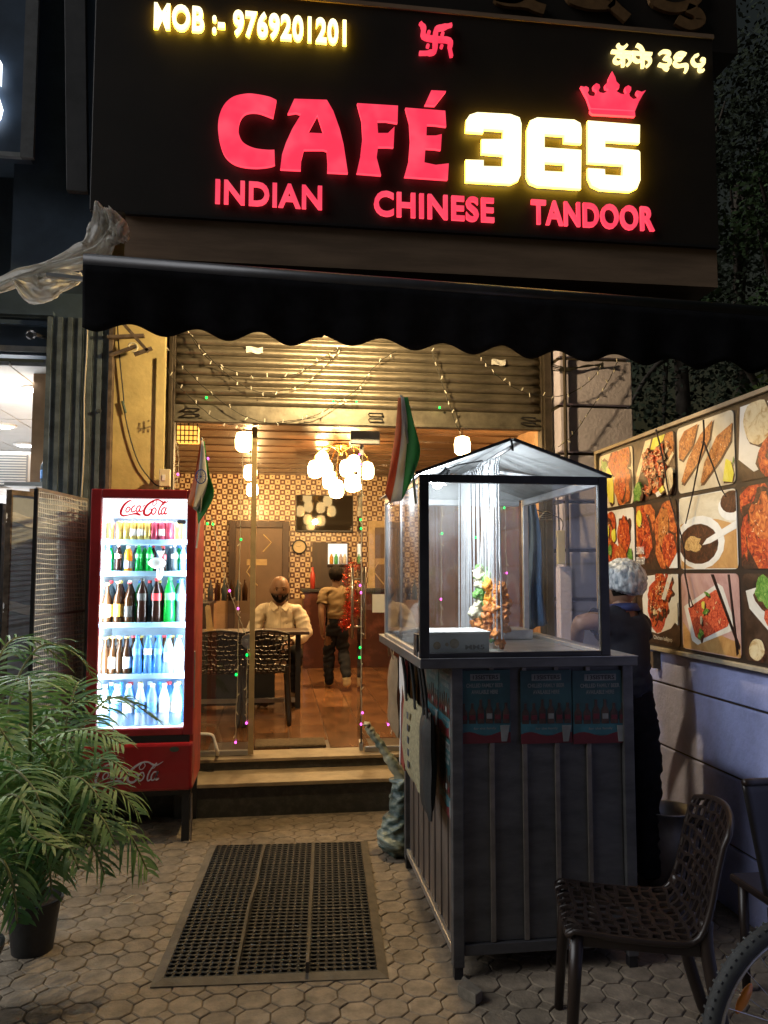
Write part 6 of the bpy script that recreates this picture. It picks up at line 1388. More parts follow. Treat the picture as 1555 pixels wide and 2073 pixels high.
def head_mesh(c, face, up, s, bald=True, beard=True):
    """a head with brow, eyes, nose, mouth and ears; face: direction it looks"""
    f = face.normalized(); u = (up - f * up.dot(f)).normalized(); r = f.cross(u); m = MB(); nu, nv = 32, 24; vs = []; tags = []
    for j in range(nv + 1):
        ph = math.pi * j / nv
        for i in range(nu):
            th = 2 * math.pi * i / nu; x = math.sin(ph) * math.sin(th); y = math.sin(ph) * math.cos(th); z = -math.cos(ph)
            X, Y_f, Z = x * .080, y * .096, z * .112
            if z > 0: X *= 1 + .16 * z * z; Y_f *= 1 + .10 * z * z
            if z < -.1: k = 1 - .20 * ((-.1 - z) / .9) ** 1.2; X *= k; Y_f *= (1 - .08 * (-.1 - z))
            if y > 0:
                Y_f += .022 * math.exp(-((x / .16) ** 2 + ((z + .13) / .16) ** 2))           # nose
                Y_f += .008 * math.exp(-((x / .5) ** 2 + ((z - .16) / .07) ** 2))            # brow
                for sx in (-1, 1): Y_f -= .010 * math.exp(-(((x - sx * .40) / .17) ** 2 + ((z - .03) / .09) ** 2))   # sockets
                Y_f += .006 * math.exp(-((x / .28) ** 2 + ((z + .47) / .06) ** 2)); Y_f += .010 * math.exp(-((x / .3) ** 2 + ((z + .8) / .15) ** 2))
            vs.append(c + (r * X + f * Y_f + u * Z) * s); tags.append((x, y, z))
    fs = []; ms = []
    for j in range(nv):
        for i in range(nu):
            q = (j * nu + i, j * nu + (i + 1) % nu, (j + 1) * nu + (i + 1) % nu, (j + 1) * nu + i); fs.append(q)
            x = sum(tags[k][0] for k in q) / 4; y = sum(tags[k][1] for k in q) / 4; z = sum(tags[k][2] for k in q) / 4; k = 0
            if beard and y > .15 and ((z < -.74 + .55 * abs(x)) or (-.43 < z < -.33 and abs(x) < .30) or (z < -.36 and .23 < abs(x) < .34)): k = 1
            if beard and k == 0 and z < -.25 and y > -.2: k = 3
            if beard and abs(x) < .24 and -.55 < z < -.44 and y > .3: k = 2
            if not bald and (z > .42 or (y < .12 and z > -.45) ): k = 1
            if bald and y < .0 and -.35 < z < .25: k = 3
            ms.append(k)
    m.add(vs, fs); m.m = ms
    for sx in (-1, 1):   # ears
        e = c + (r * sx * .076 + f * -.008 + u * .0) * s; m.mat(0); m.sph(e, .026 * s, 10, 8, (1, 1, 1))
        n = 10 * 9
        for k in range(len(m.v) - n, len(m.v)):
            d = Vector(m.v[k]) - e; m.v[k] = tuple(e + r * d.dot(r) * .35 + f * d.dot(f) * .6 + u * d.dot(u) * 1.15)
        m.mat(4); m.sph(c + (r * sx * .030 + f * .0795 + u * .003) * s, .0095 * s, 8, 6); m.mat(1); m.sph(c + (r * sx * .030 + f * .0858 + u * .003) * s, .0048 * s, 6, 5); m.mat(0); m.sph(c + (r * sx * .030 + f * .079 + u * .0085) * s, .0105 * s, 8, 6)
        m.tube([c + (r * sx * .012 + f * .098 + u * .022) * s, c + (r * sx * .032 + f * .098 + u * .028) * s, c + (r * sx * .050 + f * .082 + u * .020) * s], [.003 * s, .005 * s, .002 * s], 6)
    return m
def person(label, loc, J, E, root, clothes, hd, skinm):
    t = thing('person', label, 'person', loc)
    me = skin_body(J, E, root)
    segs = [(Vector(J[a][0]), Vector(J[b][0]), z) for a, b, z in E]
    def zone(p): return min(segs, key=lambda s: seg_d(p, s[0], s[1]))[2]
    body = MB(); body.v = [tuple(v.co) for v in me.vertices]; body.f = [tuple(p.vertices) for p in me.polygons]; body.m = [0] * len(body.f)
    if hd:
        h = head_mesh(**hd); o = len(body.v); body.v += h.v; body.f += [tuple(i + o for i in f) for f in h.f]; body.m += h.m
    put('body', body, [skinm, M['hair'], mat('lips', (.22, .08, .06), .5, var=0), M['hair'] if hd and not hd.get('bald', True) else mat('stubble', (.10, .06, .045), .6, var=.2), mat('eye_white', (.22, .19, .16), .3, var=0)], t, smooth=True)
    zn = [zone(p.center) for p in me.polygons]; nrm = [v.normal.copy() for v in me.vertices]
    for cz, (mt_, thick, nm) in clothes.items():
        m = MB(); mp = {}
        for p, z in zip(me.polygons, zn):
            if z != cz: continue
            idx = []
            for i in p.vertices:
                if i not in mp:
                    q = me.vertices[i].co; w = noise.noise(q * 14) * .005 + (1 - 2.5 * abs(noise.noise(Vector((q.x * 7 + q.z * 5, q.y * 7, q.z * 17 - q.x * 8))))) * .012
                    mp[i] = len(m.v); m.v.append(tuple(q + nrm[i] * (thick + w)))
                idx.append(mp[i])
            m.f.append(tuple(idx)); m.m.append(0)
        if m.f: put(nm, m, mt_, t, smooth=True, solid=.003, fixn=False)
    return t

# --- seated man in the pale shirt, facing the street
o = V((.02, 8.40, ZF))
def S(x, y, z): return o + V((x, y, z))
J = {'pel': (S(0, .06, .53), (.145, .115)), 'waist': (S(0, .055, .60), (.148, .12)), 'belly': (S(0, .05, .68), (.150, .125)), 'chest': (S(0, .06, .82), (.185, .125)), 'sh': (S(0, .065, .925), (.14, .08)), 'neck': (S(0, .05, .99), .066), 'hd': (S(0, .035, 1.08), .07)}
E = [('pel', 'waist', 'trousers'), ('waist', 'belly', 'shirt'), ('belly', 'chest', 'shirt'), ('chest', 'sh', 'shirt'), ('sh', 'neck', 'skin'), ('neck', 'hd', 'skin')]
for sx, n in ((-1, 'r'), (1, 'l')):
    J[n + 'sho'] = (S(sx * .195, .06, .905), .070); J[n + 'elb'] = (S(sx * .290, -.02, .66), .054); J[n + 'wr'] = (S(sx * .12, -.20, .585) if sx > 0 else S(sx * .15, -.20, .60), .034)
    E += [('sh', n + 'sho', 'shirt'), (n + 'sho', n + 'elb', 'shirt'), (n + 'elb', n + 'wr', 'shirt')]
    add_hand(J, E, n + 'wr', n, V((-sx * .6, -.7, -.2)), V((-sx * .4, .4, .6)), V((0, -.2, -1)))
    J[n + 'hip'] = (S(sx * .09, .0, .50), .088); J[n + 'kn'] = (S(sx * .16, -.40, .50), .066); J[n + 'an'] = (S(sx * .12, -.36, .09), .042); J[n + 'toe'] = (S(sx * .14, -.54, .035), .034)
    E += [('pel', n + 'hip', 'trousers'), (n + 'hip', n + 'kn', 'trousers'), (n + 'kn', n + 'an', 'trousers'), (n + 'an', n + 'toe', 'shoe' + n)]
M['shirt1'] = mat('pale_striped_shirt', (.66, .58, .44), .8, var=.14, scale=30, stretch=(6, 1, .3)); M['trous'] = mat('dark_trousers', (.014, .013, .015), .9, spec=.15, var=.2); M['shoe'] = mat('shoe_leather', (.10, .07, .05), .5, var=.2)
man = person('seated bald bearded person in a pale shirt facing the street', tuple(o), J, E, 'pel', {'shirt': (M['shirt1'], .010, 'shirt'), 'trousers': (M['trous'], .010, 'trousers'), 'shoel': (M['shoe'], .008, 'shoe'), 'shoer': (M['shoe'], .008, 'shoe'), 'shoea': (M['shoe'], .008, 'shoe'), 'shoeb': (M['shoe'], .008, 'shoe')}, dict(c=S(0, .015, 1.125), face=V((.03, -1, -.02)), up=V((0, 0, 1)), s=1.26), M['skin_dark'])
for sx in (-1, 1):   # collar leaves
    b = MB(); b.add([S(sx * .012, -.045, .945), S(sx * .085, .0, 1.01), S(sx * .098, -.045, .945), S(sx * .06, -.078, .905)], [(0, 1, 2, 3)]); put('collar', b, M['shirt1'], man, solid=.004)
b = MB(); b.bar(S(0, -.078, .96), S(0, -.095, .66), .022, .004, up=(0, 1, 0)); put('placket', b, M['shirt1'], man)
# --- walking person seen from behind
o = V((.66, 9.05, ZF))
J = {'pel': (S(0, 0, .70), (.115, .09)), 'waist': (S(0, -.005, .79), (.112, .085)), 'belly': (S(0, -.01, .84), (.115, .085)), 'chest': (S(0, .0, 1.0), (.13, .09)), 'sh': (S(0, .0, 1.10), (.09, .06)), 'neck': (S(0, .015, 1.165), .042), 'hd': (S(0, .03, 1.23), .05)}
E = [('pel', 'waist', 'trousers'), ('waist', 'belly', 'shirt'), ('belly', 'chest', 'shirt'), ('chest', 'sh', 'shirt'), ('sh', 'neck', 'skin'), ('neck', 'hd', 'skin')]
for sx, n in ((-1, 'l'), (1, 'r')):
    sw = .10 if sx > 0 else -.10
    J[n + 'sho'] = (S(sx * .135, 0, 1.085), .050); J[n + 'mid'] = (S(sx * .165, sw * .3, .95), .044); J[n + 'elb'] = (S(sx * .175, sw * .6, .85), .036); J[n + 'wr'] = (S(sx * .16, sw * 1.2 + .06, .66), .026)
    E += [('sh', n + 'sho', 'shirt'), (n + 'sho', n + 'mid', 'shirt'), (n + 'mid', n + 'elb', 'skin'), (n + 'elb', n + 'wr', 'skin')]
    add_hand(J, E, n + 'wr', n, V((0, .3, -1)), V((0, 1, 0)), V((-sx, .2, 0)), .85)
for n, sx, kn, an, toe in (('l', -1, (-.075, .06, .38), (-.075, .05, .07), (-.075, .18, .03)), ('r', 1, (.085, .02, .39), (.10, -.26, .16), (.11, -.22, .05))):
    J[n + 'hip'] = (S(sx * .07, 0, .64), .078); J[n + 'kn'] = (S(*kn), .056); J[n + 'an'] = (S(*an), .036); J[n + 'toe'] = (S(*toe), .028)
    E += [('pel', n + 'hip', 'trousers'), (n + 'hip', n + 'kn', 'trousers'), (n + 'kn', n + 'an', 'trousers'), (n + 'an', n + 'toe', 'shoe' + n)]
M['shirt2'] = mat('olive_tshirt', (.17, .115, .055), .8, var=.15, bump=.1); M['jeans'] = mat('dark_jeans', (.014, .015, .020), .9, spec=.15, var=.25)
walker = person('person in an olive T-shirt walking away into the cafe', tuple(o), J, E, 'pel', {'shirt': (M['shirt2'], .012, 'shirt'), 'trousers': (M['jeans'], .010, 'trousers'), 'shoel': (M['cream'], .006, 'slipper'), 'shoer': (M['cream'], .006, 'slipper')}, dict(c=S(0, .035, 1.275), face=V((.1, 1, -.05)), up=V((0, 0, 1)), s=.92, bald=False, beard=False), M['skin_dark'])
hm = MB(); hm.sph((0, 0, 0), 1, 26, 18)
for k_, v_ in enumerate(hm.v):
    q = V(v_); f = 1 + .10 * noise.noise(q * 5) + .07 * noise.noise(q * 11); hm.v[k_] = tuple(S(0, .012, 1.292) + V((q.x * .086 * f, q.y * .096 * f, q.z * .092 * f)))
put('hair', hm, M['hair'], walker, smooth=True)
# --- cook in a hair net beside the stall, seen from behind
o = V((1.785, 3.92, 0))
J = {'pel': (S(0, 0, .92), (.122, .12)), 'waist': (S(0, -.005, .99), (.118, .12)), 'belly': (S(-.01, -.01, 1.06), (.118, .125)), 'chest': (S(-.01, .0, 1.24), (.125, .12)), 'sh': (S(-.005, .0, 1.355), (.095, .075)), 'neck': (S(-.005, .015, 1.42), .055), 'hd': (S(-.015, .035, 1.49), .06)}
E = [('pel', 'waist', 'trousers'), ('waist', 'belly', 'shirt'), ('belly', 'chest', 'shirt'), ('chest', 'sh', 'shirt'), ('sh', 'neck', 'skin'), ('neck', 'hd', 'skin')]
J.update({'lsho': (S(-.135, -.02, 1.34), .060), 'lmid': (S(-.175, -.03, 1.355), .052), 'lelb': (S(-.275, -.05, 1.345), .044), 'lwr': (S(-.20, .17, 1.20), .030), 'rsho': (S(.105, .06, 1.33), .060), 'rmid': (S(.115, .12, 1.22), .052), 'relb': (S(.11, .20, 1.12), .042), 'rwr': (S(.0, .36, 1.10), .030)})
for n in 'lr':
    E += [('sh', n + 'sho', 'shirt'), (n + 'sho', n + 'mid', 'shirt'), (n + 'mid', n + 'elb', 'skin'), (n + 'elb', n + 'wr', 'skin')]
add_hand(J, E, 'lwr', 'l', V((.3, .9, -.2)), V((0, 0, 1)), V((.6, .2, -.6))); add_hand(J, E, 'rwr', 'r', V((-.6, .8, -.1)), V((0, 0, 1)), V((-.6, .2, -.6)))
for sx, n in ((-1, 'a'), (1, 'b')):
    J[n + 'hip'] = (S(sx * .07, 0, .84), .088); J[n + 'kn'] = (S(sx * .08, -.005, .47), .066); J[n + 'an'] = (S(sx * .085, -.02, .085), .046); J[n + 'toe'] = (S(sx * .10, .13, .035), .036)
    E += [('pel', n + 'hip', 'trousers'), (n + 'hip', n + 'kn', 'trousers'), (n + 'kn', n + 'an', 'trousers'), (n + 'an', n + 'toe', 'shoe' + n)]
M['polo'] = mat('navy_polo', (.010, .011, .020), .8, var=.2, bump=.1)
cook = person('cook in a pale hair net and navy shirt working beside the stall', tuple(o), J, E, 'pel', {'shirt': (M['polo'], .012, 'shirt'), 'trousers': (M['trous'], .012, 'trousers'), 'shoel': (M['shoe'], .008, 'shoe'), 'shoer': (M['shoe'], .008, 'shoe'), 'shoea': (M['shoe'], .008, 'shoe'), 'shoeb': (M['shoe'], .008, 'shoe')}, dict(c=S(-.02, .03, 1.535), face=V((-.75, .65, -.12)), up=V((0, 0, 1)), s=1.02, bald=False, beard=False), M['skin'])
# collar and hair net
b = MB(); b.lathe([(.080, 0), (.068, .035), (.072, .04), (.088, .004)], 20, S(-.003, .012, 1.395), Matrix.Rotation(R(-8), 3, 'X')); put('collar', b, mat('blue_collar', (.035, .05, .16), .7, var=.1), cook, smooth=True)
b = MB(); nu, nv = 110, 50; cc = S(-.005, -.005, 1.562)
def net(u, v):
    th = 2 * math.pi * u; ph = math.pi * (.0 + .70 * v); q = V((math.sin(ph) * math.cos(th), math.sin(ph) * math.sin(th), math.cos(ph)))
    f = 1 + .05 * noise.noise(q * 6) + .045 * (1 - 3 * abs(noise.noise(V((math.cos(th) * 7, math.sin(th) * 7, ph * 1.0))))) * v - .16 * max(0, v - .86) / .14
    w = q * .112 * f; w.y *= 1.08; w.z *= .98
    return cc + Matrix.Rotation(R(16), 3, 'X') @ Matrix.Rotation(R(10), 3, 'Y') @ w
b.grid(net, nu, nv)
hn = bpy.data.materials.new('hair_net'); nt, N, L = nodes(hn); pb_ = N['Principled BSDF']; pb_.inputs['Roughness'].default_value = .45
tc = N.new('ShaderNodeTexCoord'); mp = N.new('ShaderNodeMapping'); mp.inputs['Scale'].default_value = (1, 1, .35); nz = N.new('ShaderNodeTexNoise'); nz.inputs['Scale'].default_value = 55; nz.inputs['Detail'].default_value = 5
L.new(tc.outputs['Object'], mp.inputs[0]); L.new(mp.outputs[0], nz.inputs['Vector']); rp = N.new('ShaderNodeValToRGB'); rp.color_ramp.elements[0].position = .40; rp.color_ramp.elements[0].color = (.30, .36, .42, 1); rp.color_ramp.elements[1].position = .62; rp.color_ramp.elements[1].color = (.90, .94, .97, 1)
L.new(nz.outputs[0], rp.inputs[0]); L.new(rp.outputs[0], pb_.inputs['Base Color']); bp = N.new('ShaderNodeBump'); bp.inputs['Strength'].default_value = .5; bp.inputs['Distance'].default_value = .01; L.new(nz.outputs[0], bp.inputs['Height']); L.new(bp.outputs[0], pb_.inputs['Normal']); tp = N.new('ShaderNodeBsdfTransparent'); mx = N.new('ShaderNodeMixShader'); mx.inputs[0].default_value = .14; L.new(pb_.outputs[0], mx.inputs[1]); L.new(tp.outputs[0], mx.inputs[2]); L.new(mx.outputs[0], N['Material Output'].inputs[0])
put('hair_net', b, hn, cook, smooth=True, solid=.002, fixn=False)

# ================================================================== RUBBER MAT
mt = thing('rubber_mat', 'large black rubber mat full of small holes lying before the steps', 'mat', (.035, 4.045, 0), rz=R(-3.4)); INV[mt.name] = None
M['rib_rub'] = mat('rib_rubber', (.055, .046, .034), .7, var=.25, scale=14)
MW, ML, BW = .925, 1.60, .042
pc, pr_ = 24, 43
px = (MW - 2 * BW - 2 * .012) / pc; py = (ML - 2 * BW) / pr_
m = MB(); zt, zb = .013, .003; n8 = 10
for i in range(pc):
    x0 = -MW / 2 + BW + i * px + .012 * (i // 8)
    for j in range(pr_):
        y0 = -ML / 2 + BW + j * py; cx, cy = x0 + px / 2, y0 + py / 2; r = px * .40
        outer = [];
        for k in range(n8):
            q = 2 * math.pi * k / n8; c_, s_ = math.cos(q), math.sin(q); f = 1 / max(abs(c_), abs(s_)); outer.append((cx + c_ * f * px / 2, cy + s_ * f * py / 2, zt - .002))
        inner = [(cx + r * math.cos(2 * math.pi * k / n8), cy + r * .86 * math.sin(2 * math.pi * k / n8), zt + .0012) for k in range(n8)]
        low = [(a, c_, zb) for a, c_, _ in inner]
        fs = [(k, (k + 1) % n8, n8 + (k + 1) % n8, n8 + k) for k in range(n8)] + [(n8 + k, n8 + (k + 1) % n8, 2 * n8 + (k + 1) % n8, 2 * n8 + k) for k in range(n8)] + [tuple(range(2 * n8, 3 * n8))]
        m.add(outer + inner + low, fs)
def warp(mb):
    mb.v = [(x + .0012 * noise.noise(Vector((0, y * 1.5, 5))), y + .003 * noise.noise(Vector((x * 2.5, 0, 8))), z + (.003 * (noise.noise(Vector((x * 2.6, y * 2.6, 2))) + .35) if z > .002 else 0)) for x, y, z in mb.v]; return mb
put('perforated_field', warp(m), M['black_rub'], mt, fixn=False)
for i in (1, 2):
    x = -MW / 2 + BW + 8 * i * px + .012 * (i - 1); m = MB()
    for k in range(20): m.box(x, x + .012, -ML / 2 + BW + (ML - 2 * BW) * k / 20, -ML / 2 + BW + (ML - 2 * BW) * (k + 1) / 20, .003, zt + .001); put('rib', warp(m), M['rib_rub'], mt)
for j in (9, 17, 26, 34):
    m = MB(); y = -ML / 2 + BW + j * py
    for i in range(1, pc):
        if i % 8: x = -MW / 2 + BW + i * px + .012 * (i // 8); m.box(x - .006, x + .006, y - .006, y + .006, zt - .004, zt + .0016)
    put('cross_studs', warp(m), M['rub_edge'], mt, kind='stuff')
def edge(a, b_, c_, d):
    m = MB(); a, b_, c_, d = V(a + (0,)), V(b_ + (0,)), V(c_ + (0,)), V(d + (0,))
    m.grid(lambda u, v: a.lerp(b_, u).lerp(d.lerp(c_, u), v) + V((0, 0, (.0025 + (zt - .002) * v) if v < .99 else zt + .0005)), 30, 4); m.grid(lambda u, v: a.lerp(b_, u) + V((0, 0, .0025 * v + .0001)), 30, 1); put('bevel_edge', warp(m), M['rub_edge'], mt)
xo, yo, xi, yi = MW / 2, ML / 2, MW / 2 - BW, ML / 2 - BW
edge((-xo, -yo), (xo, -yo), (xi, -yi), (-xi, -yi)); edge((xo, -yo), (xo, yo), (xi, yi), (xi, -yi)); edge((xo, yo), (-xo, yo), (-xi, yi), (xi, yi)); edge((-xo, yo), (-xo, -yo), (-xi, -yi), (-xi, yi))

# ================================================================== PALMS
LF = bpy.data.materials.new('palm_leaf'); nt, N, L = nodes(LF); pb_ = N['Principled BSDF']; pb_.inputs['Roughness'].default_value = .55
tc = N.new('ShaderNodeTexCoord'); nz = N.new('ShaderNodeTexNoise'); nz.inputs['Scale'].default_value = 5; L.new(tc.outputs['Object'], nz.inputs['Vector'])
rp = N.new('ShaderNodeValToRGB'); rp.color_ramp.elements[0].position = .35; rp.color_ramp.elements[0].color = (.055, .16, .034, 1); rp.color_ramp.elements[1].position = .68; rp.color_ramp.elements[1].color = (.22, .35, .11, 1)
L.new(nz.outputs[0], rp.inputs[0]); L.new(rp.outputs[0], pb_.inputs['Base Color']); tl = N.new('ShaderNodeBsdfTranslucent'); L.new(rp.outputs[0], tl.inputs[0]); mx = N.new('ShaderNodeMixShader'); mx.inputs[0].default_value = .25
L.new(pb_.outputs[0], mx.inputs[1]); L.new(tl.outputs[0], mx.inputs[2]); L.new(mx.outputs[0], N['Material Output'].inputs[0])
M['stalk'] = mat('palm_stalk', (.16, .17, .05), .5, var=.25, scale=10)
rp_ = random.Random(21)
def frond(parent, pts, ll=.26, n=26, droop=.5, twist=0.0):
    n = int(n * 1.35); P = smoothed([V(p) for p in pts], 8); Ls = [0]
    for i in range(1, len(P)): Ls.append(Ls[-1] + (P[i] - P[i - 1]).length)
    T = Ls[-1]
    def at(d):
        i = 1
        while i < len(Ls) - 1 and Ls[i] < d: i += 1
        t = (d - Ls[i - 1]) / max(1e-6, Ls[i] - Ls[i - 1]); return P[i - 1].lerp(P[i], t), (P[i] - P[i - 1]).normalized()
    m = MB(); m.mat(1); m.tube(P, [.008 * (1 - .75 * i / (len(P) - 1)) + .0015 for i in range(len(P))], 5); m.mat(0)
    for k in range(n):
        f = .22 + .78 * (k + .5) / n; p, t = at(f * T); side = t.cross(Z_)
        if side.length < .1: side = X_.copy()
        side.normalize(); upv = side.cross(t).normalized()
        env = math.sin(math.pi * min(1, .15 + .85 * (f - .2) / .8)) ** .6 * .9 + .15
        for sx in (-1, 1):
            if rp_.random() < .07: continue
            l_ = ll * env * rp_.uniform(.72, 1.15); d = (side * sx * math.cos(.35 + twist) + upv * .30 + t * (.32 + .36 * f ** 2) + V((rp_.gauss(0, .13), rp_.gauss(0, .13), rp_.gauss(0, .13)))).normalized(); q = p.copy(); w0 = .0070 * rp_.uniform(.8, 1.15); pv = None
            seg = 5; dd = d.copy(); wv = t.cross(dd).cross(dd).normalized() if False else (t - dd * t.dot(dd)).normalized()
            for s_ in range(seg + 1):
                g = s_ / seg; ww = w0 * (math.sin(math.pi * (.12 + .88 * g)) ** .7 if g < 1 else .02)
                a, b2 = q - wv * ww, q + wv * ww
                if pv: m.quad(pv[0], pv[1], b2, a)
                pv = (a, b2); dd = (dd + V((0, 0, -droop * .30 * (1 + g * 1.2))) * (l_ / .26)).normalized(); q = q + dd * l_ / seg
    put('frond', m, [LF, M['stalk']], parent, fixn=False, smooth=True)
def pot(parent, c, r, h, mt_):
    m = MB(); m.lathe([(r * .72, 0), (r * .95, h * .92), (r * 1.03, h * .92), (r * 1.05, h), (r * .95, h), (r * .90, h * .85)], 28, c, cap=False); m.lathe([(.0001, .002), (r * .72, 0)], 28, c, cap=False); put('pot', m, mt_, parent, smooth=False, auto=35)
    m = MB(); m.lathe([(.0001, h * .87), (r * .93, h * .86)], 24, c, cap=False); put('soil', m, mat('soil', (.03, .022, .015), .95, var=.4, bump=.8), parent)
M['potblk'] = mat('black_plastic_pot', (.018, .019, .02), .5, var=.25, bump=.1)
pl = thing('potted_palm', 'large leafy areca palm in a black pot left of the mat', 'palm', (-1.02, 3.66, 0), 'potted palms at the left')
pot(pl, V((-1.02, 3.66, 0)), .115, .215, M['potblk'])
B0 = V((-1.02, 3.66, .215))
def W(u, v, Y): return on_y(u, v, Y)
for i in range(6):
    a = rp_.uniform(0, 6.28); m = MB(); m.tube([B0 + V((.04 * math.cos(a), .04 * math.sin(a), -.04)), B0 + V((.06 * math.cos(a), .06 * math.sin(a), .25)), B0 + V((.10 * math.cos(a), .10 * math.sin(a), .5))], [.014, .011, .008], 7); put('stem', m, M['stalk'], pl, smooth=True)
fl_ = [ # sight points with depth: crown stalks arching out
 ([B0, W(120, 1560, 3.8), W(190, 1440, 4.0), W(245, 1412, 4.1), W(318, 1458, 4.15)], .24, 26, .7), ([B0, W(60, 1560, 3.6), W(110, 1495, 3.55), W(180, 1478, 3.5), W(252, 1508, 3.45)], .26, 26, .8),
 ([B0, W(110, 1600, 3.65), W(170, 1545, 3.6), W(225, 1540, 3.55), W(262, 1572, 3.5)], .22, 22, .9), ([B0, W(110, 1660, 3.6), W(170, 1600, 3.5), W(235, 1598, 3.42), W(282, 1650, 3.4)], .24, 24, .9),
 ([B0, W(120, 1720, 3.6), W(190, 1675, 3.5), W(255, 1682, 3.45), W(300, 1765, 3.4)], .22, 24, 1.1), ([B0, W(95, 1720, 3.5), W(140, 1680, 3.4), W(185, 1710, 3.32), W(212, 1770, 3.3)], .22, 22, .9),
 ([B0, W(60, 1600, 3.5), W(62, 1450, 3.3), W(60, 1385, 3.15), W(58, 1372, 2.95), W(60, 1400, 2.8)], .24, 24, .55), ([B0, W(20, 1600, 3.8), W(20, 1420, 3.95), W(80, 1310, 4.1), W(150, 1322, 4.2), W(190, 1372, 4.25)], .30, 28, .5),
 ([B0, W(20, 1620, 3.8), W(-10, 1400, 4.0), W(10, 1310, 4.1), W(60, 1292, 4.2), W(130, 1340, 4.3)], .30, 26, .5), ([B0, W(20, 1640, 3.6), W(-20, 1500, 3.7), W(-60, 1430, 3.8), W(-110, 1440, 3.9)], .28, 24, .5),
 ([B0, W(50, 1650, 3.5), W(10, 1590, 3.3), W(30, 1560, 3.1), W(70, 1600, 3.0), W(90, 1660, 2.95)], .24, 24, .8), ([B0, W(100, 1620, 3.8), W(130, 1480, 3.9), W(150, 1400, 4.0), W(160, 1380, 4.05)], .28, 24, .4),
 ([B0, W(60, 1700, 3.45), W(40, 1640, 3.2), W(60, 1690, 3.0), W(130, 1720, 2.95)], .20, 20, .8), ([B0, W(140, 1640, 3.7), W(190, 1560, 3.75), W(235, 1500, 3.8), W(250, 1490, 3.8)], .22, 20, .7)]
fl_ += [([B0, W(40, 1620, 3.7), W(60, 1500, 3.75), W(120, 1440, 3.8), W(180, 1420, 3.85), W(222, 1440, 3.9)], .24, 24, .7), ([B0, W(80, 1650, 3.45), W(110, 1590, 3.35), W(160, 1575, 3.28), W(205, 1620, 3.22)], .22, 22, .9), ([B0, W(30, 1640, 3.9), W(40, 1460, 4.1), W(100, 1370, 4.3), W(170, 1400, 4.4)], .26, 24, .6),
 ([B0, W(70, 1740, 3.4), W(90, 1690, 3.25), W(130, 1700, 3.18), W(160, 1760, 3.12)], .20, 20, 1.0), ([B0, W(0, 1700, 3.5), W(-30, 1600, 3.4), W(0, 1540, 3.3), W(45, 1560, 3.25)], .22, 22, .8), ([B0, W(10, 1640, 4.0), W(-20, 1450, 4.2), W(-10, 1330, 4.3), W(40, 1330, 4.4)], .28, 24, .5), ([B0, W(70, 1640, 3.6), W(100, 1540, 3.5), W(130, 1520, 3.4), W(150, 1550, 3.35)], .22, 20, .8), ([B0, W(50, 1740, 3.45), W(70, 1690, 3.3), W(95, 1730, 3.2), W(105, 1810, 3.15)], .20, 24, 1.0), ([B0, W(30, 1740, 3.4), W(20, 1690, 3.25), W(40, 1740, 3.15), W(60, 1830, 3.1)], .20, 24, 1.0), ([B0, W(60, 1680, 3.6), W(20, 1580, 3.5), W(-20, 1560, 3.4), W(-60, 1600, 3.3)], .24, 24, .8), ([B0, W(90, 1640, 3.55), W(110, 1560, 3.45), W(70, 1500, 3.35), W(40, 1500, 3.25)], .22, 22, .7), ([B0, W(110, 1690, 3.5), W(150, 1630, 3.4), W(200, 1650, 3.3), W(230, 1700, 3.25)], .22, 24, .9)]
for pts, ll, n, dr__ in fl_: frond(pl, pts, ll, n, dr__)
p2 = thing('potted_palm', 'palm fronds over a second black pot cut by the left edge', 'palm', (-1.10, 3.12, 0), 'potted palms at the left')
pot(p2, V((-1.10, 3.10, 0)), .13, .27, M['potblk'])
B1 = V((-1.12, 3.10, .27))
for pts, ll, n, dr__ in (([B1, W(-30, 1790, 3.1), W(0, 1740, 3.0), W(25, 1790, 2.95), W(35, 1870, 2.92)], .17, 20, 1.0), ([B1, W(-40, 1760, 3.1), W(-10, 1640, 3.0), W(30, 1610, 2.95), W(75, 1665, 2.9)], .22, 22, 1.0), ([B1, W(-60, 1700, 3.1), W(-60, 1520, 3.0), W(-20, 1460, 2.95), W(30, 1520, 2.9)], .24, 22, .8), ([B1, W(-60, 1800, 3.1), W(-80, 1700, 3.1), W(-140, 1700, 3.1)], .24, 18, .8)):
    frond(p2, pts, ll, n, dr__)
m = MB(); m.tube([B1 + V((0, 0, -.05)), B1 + V((.01, 0, .15)), B1 + V((.0, 0, .3))], [.016, .013, .01], 7); put('stem', m, M['stalk'], p2, smooth=True)

# ================================================================== CHAIRS AND BICYCLE ON THE RIGHT
CHP, CHR = (1.195, 2.675, 0), R(-105)
c1 = make_chair('dark brown lattice chair facing the stall in the foreground', CHP, CHR, 'lattice chairs on the pavement')
# the far chair is turned away and shows its plain back panel
c2 = thing('panel_chair', 'dark solid backed chair cut by the right edge behind the bicycle', 'chair', (1.98, 2.78, 0)); 
a0, a1, a2 = on_y(1498, 1584, 2.62), on_y(1600, 1612, 2.62), on_y(1550, 1862, 2.66)
m = MB(); m.grid(lambda u, v: (a0.x + .10 * v + (.40 - .08 * v) * u, 2.60 + .05 * (1 - (2 * u - 1) ** 2) + .05 * v, a0.z - .012 * math.sin(math.pi * u) - .40 * v), 14, 12); put('backrest', m, mat('dark_panel', (.02, .018, .018), .4, var=.2), c2, solid=.014, smooth=True)
m = MB(); m.tube([(a0.x + .40 * k / 10, 2.595 + .05 * (1 - (2 * k / 10 - 1) ** 2), a0.z + .006 - .012 * math.sin(math.pi * k / 10)) for k in range(11)], .012, 7); put('top_rail', m, M['dark_plastic'], c2, smooth=True)
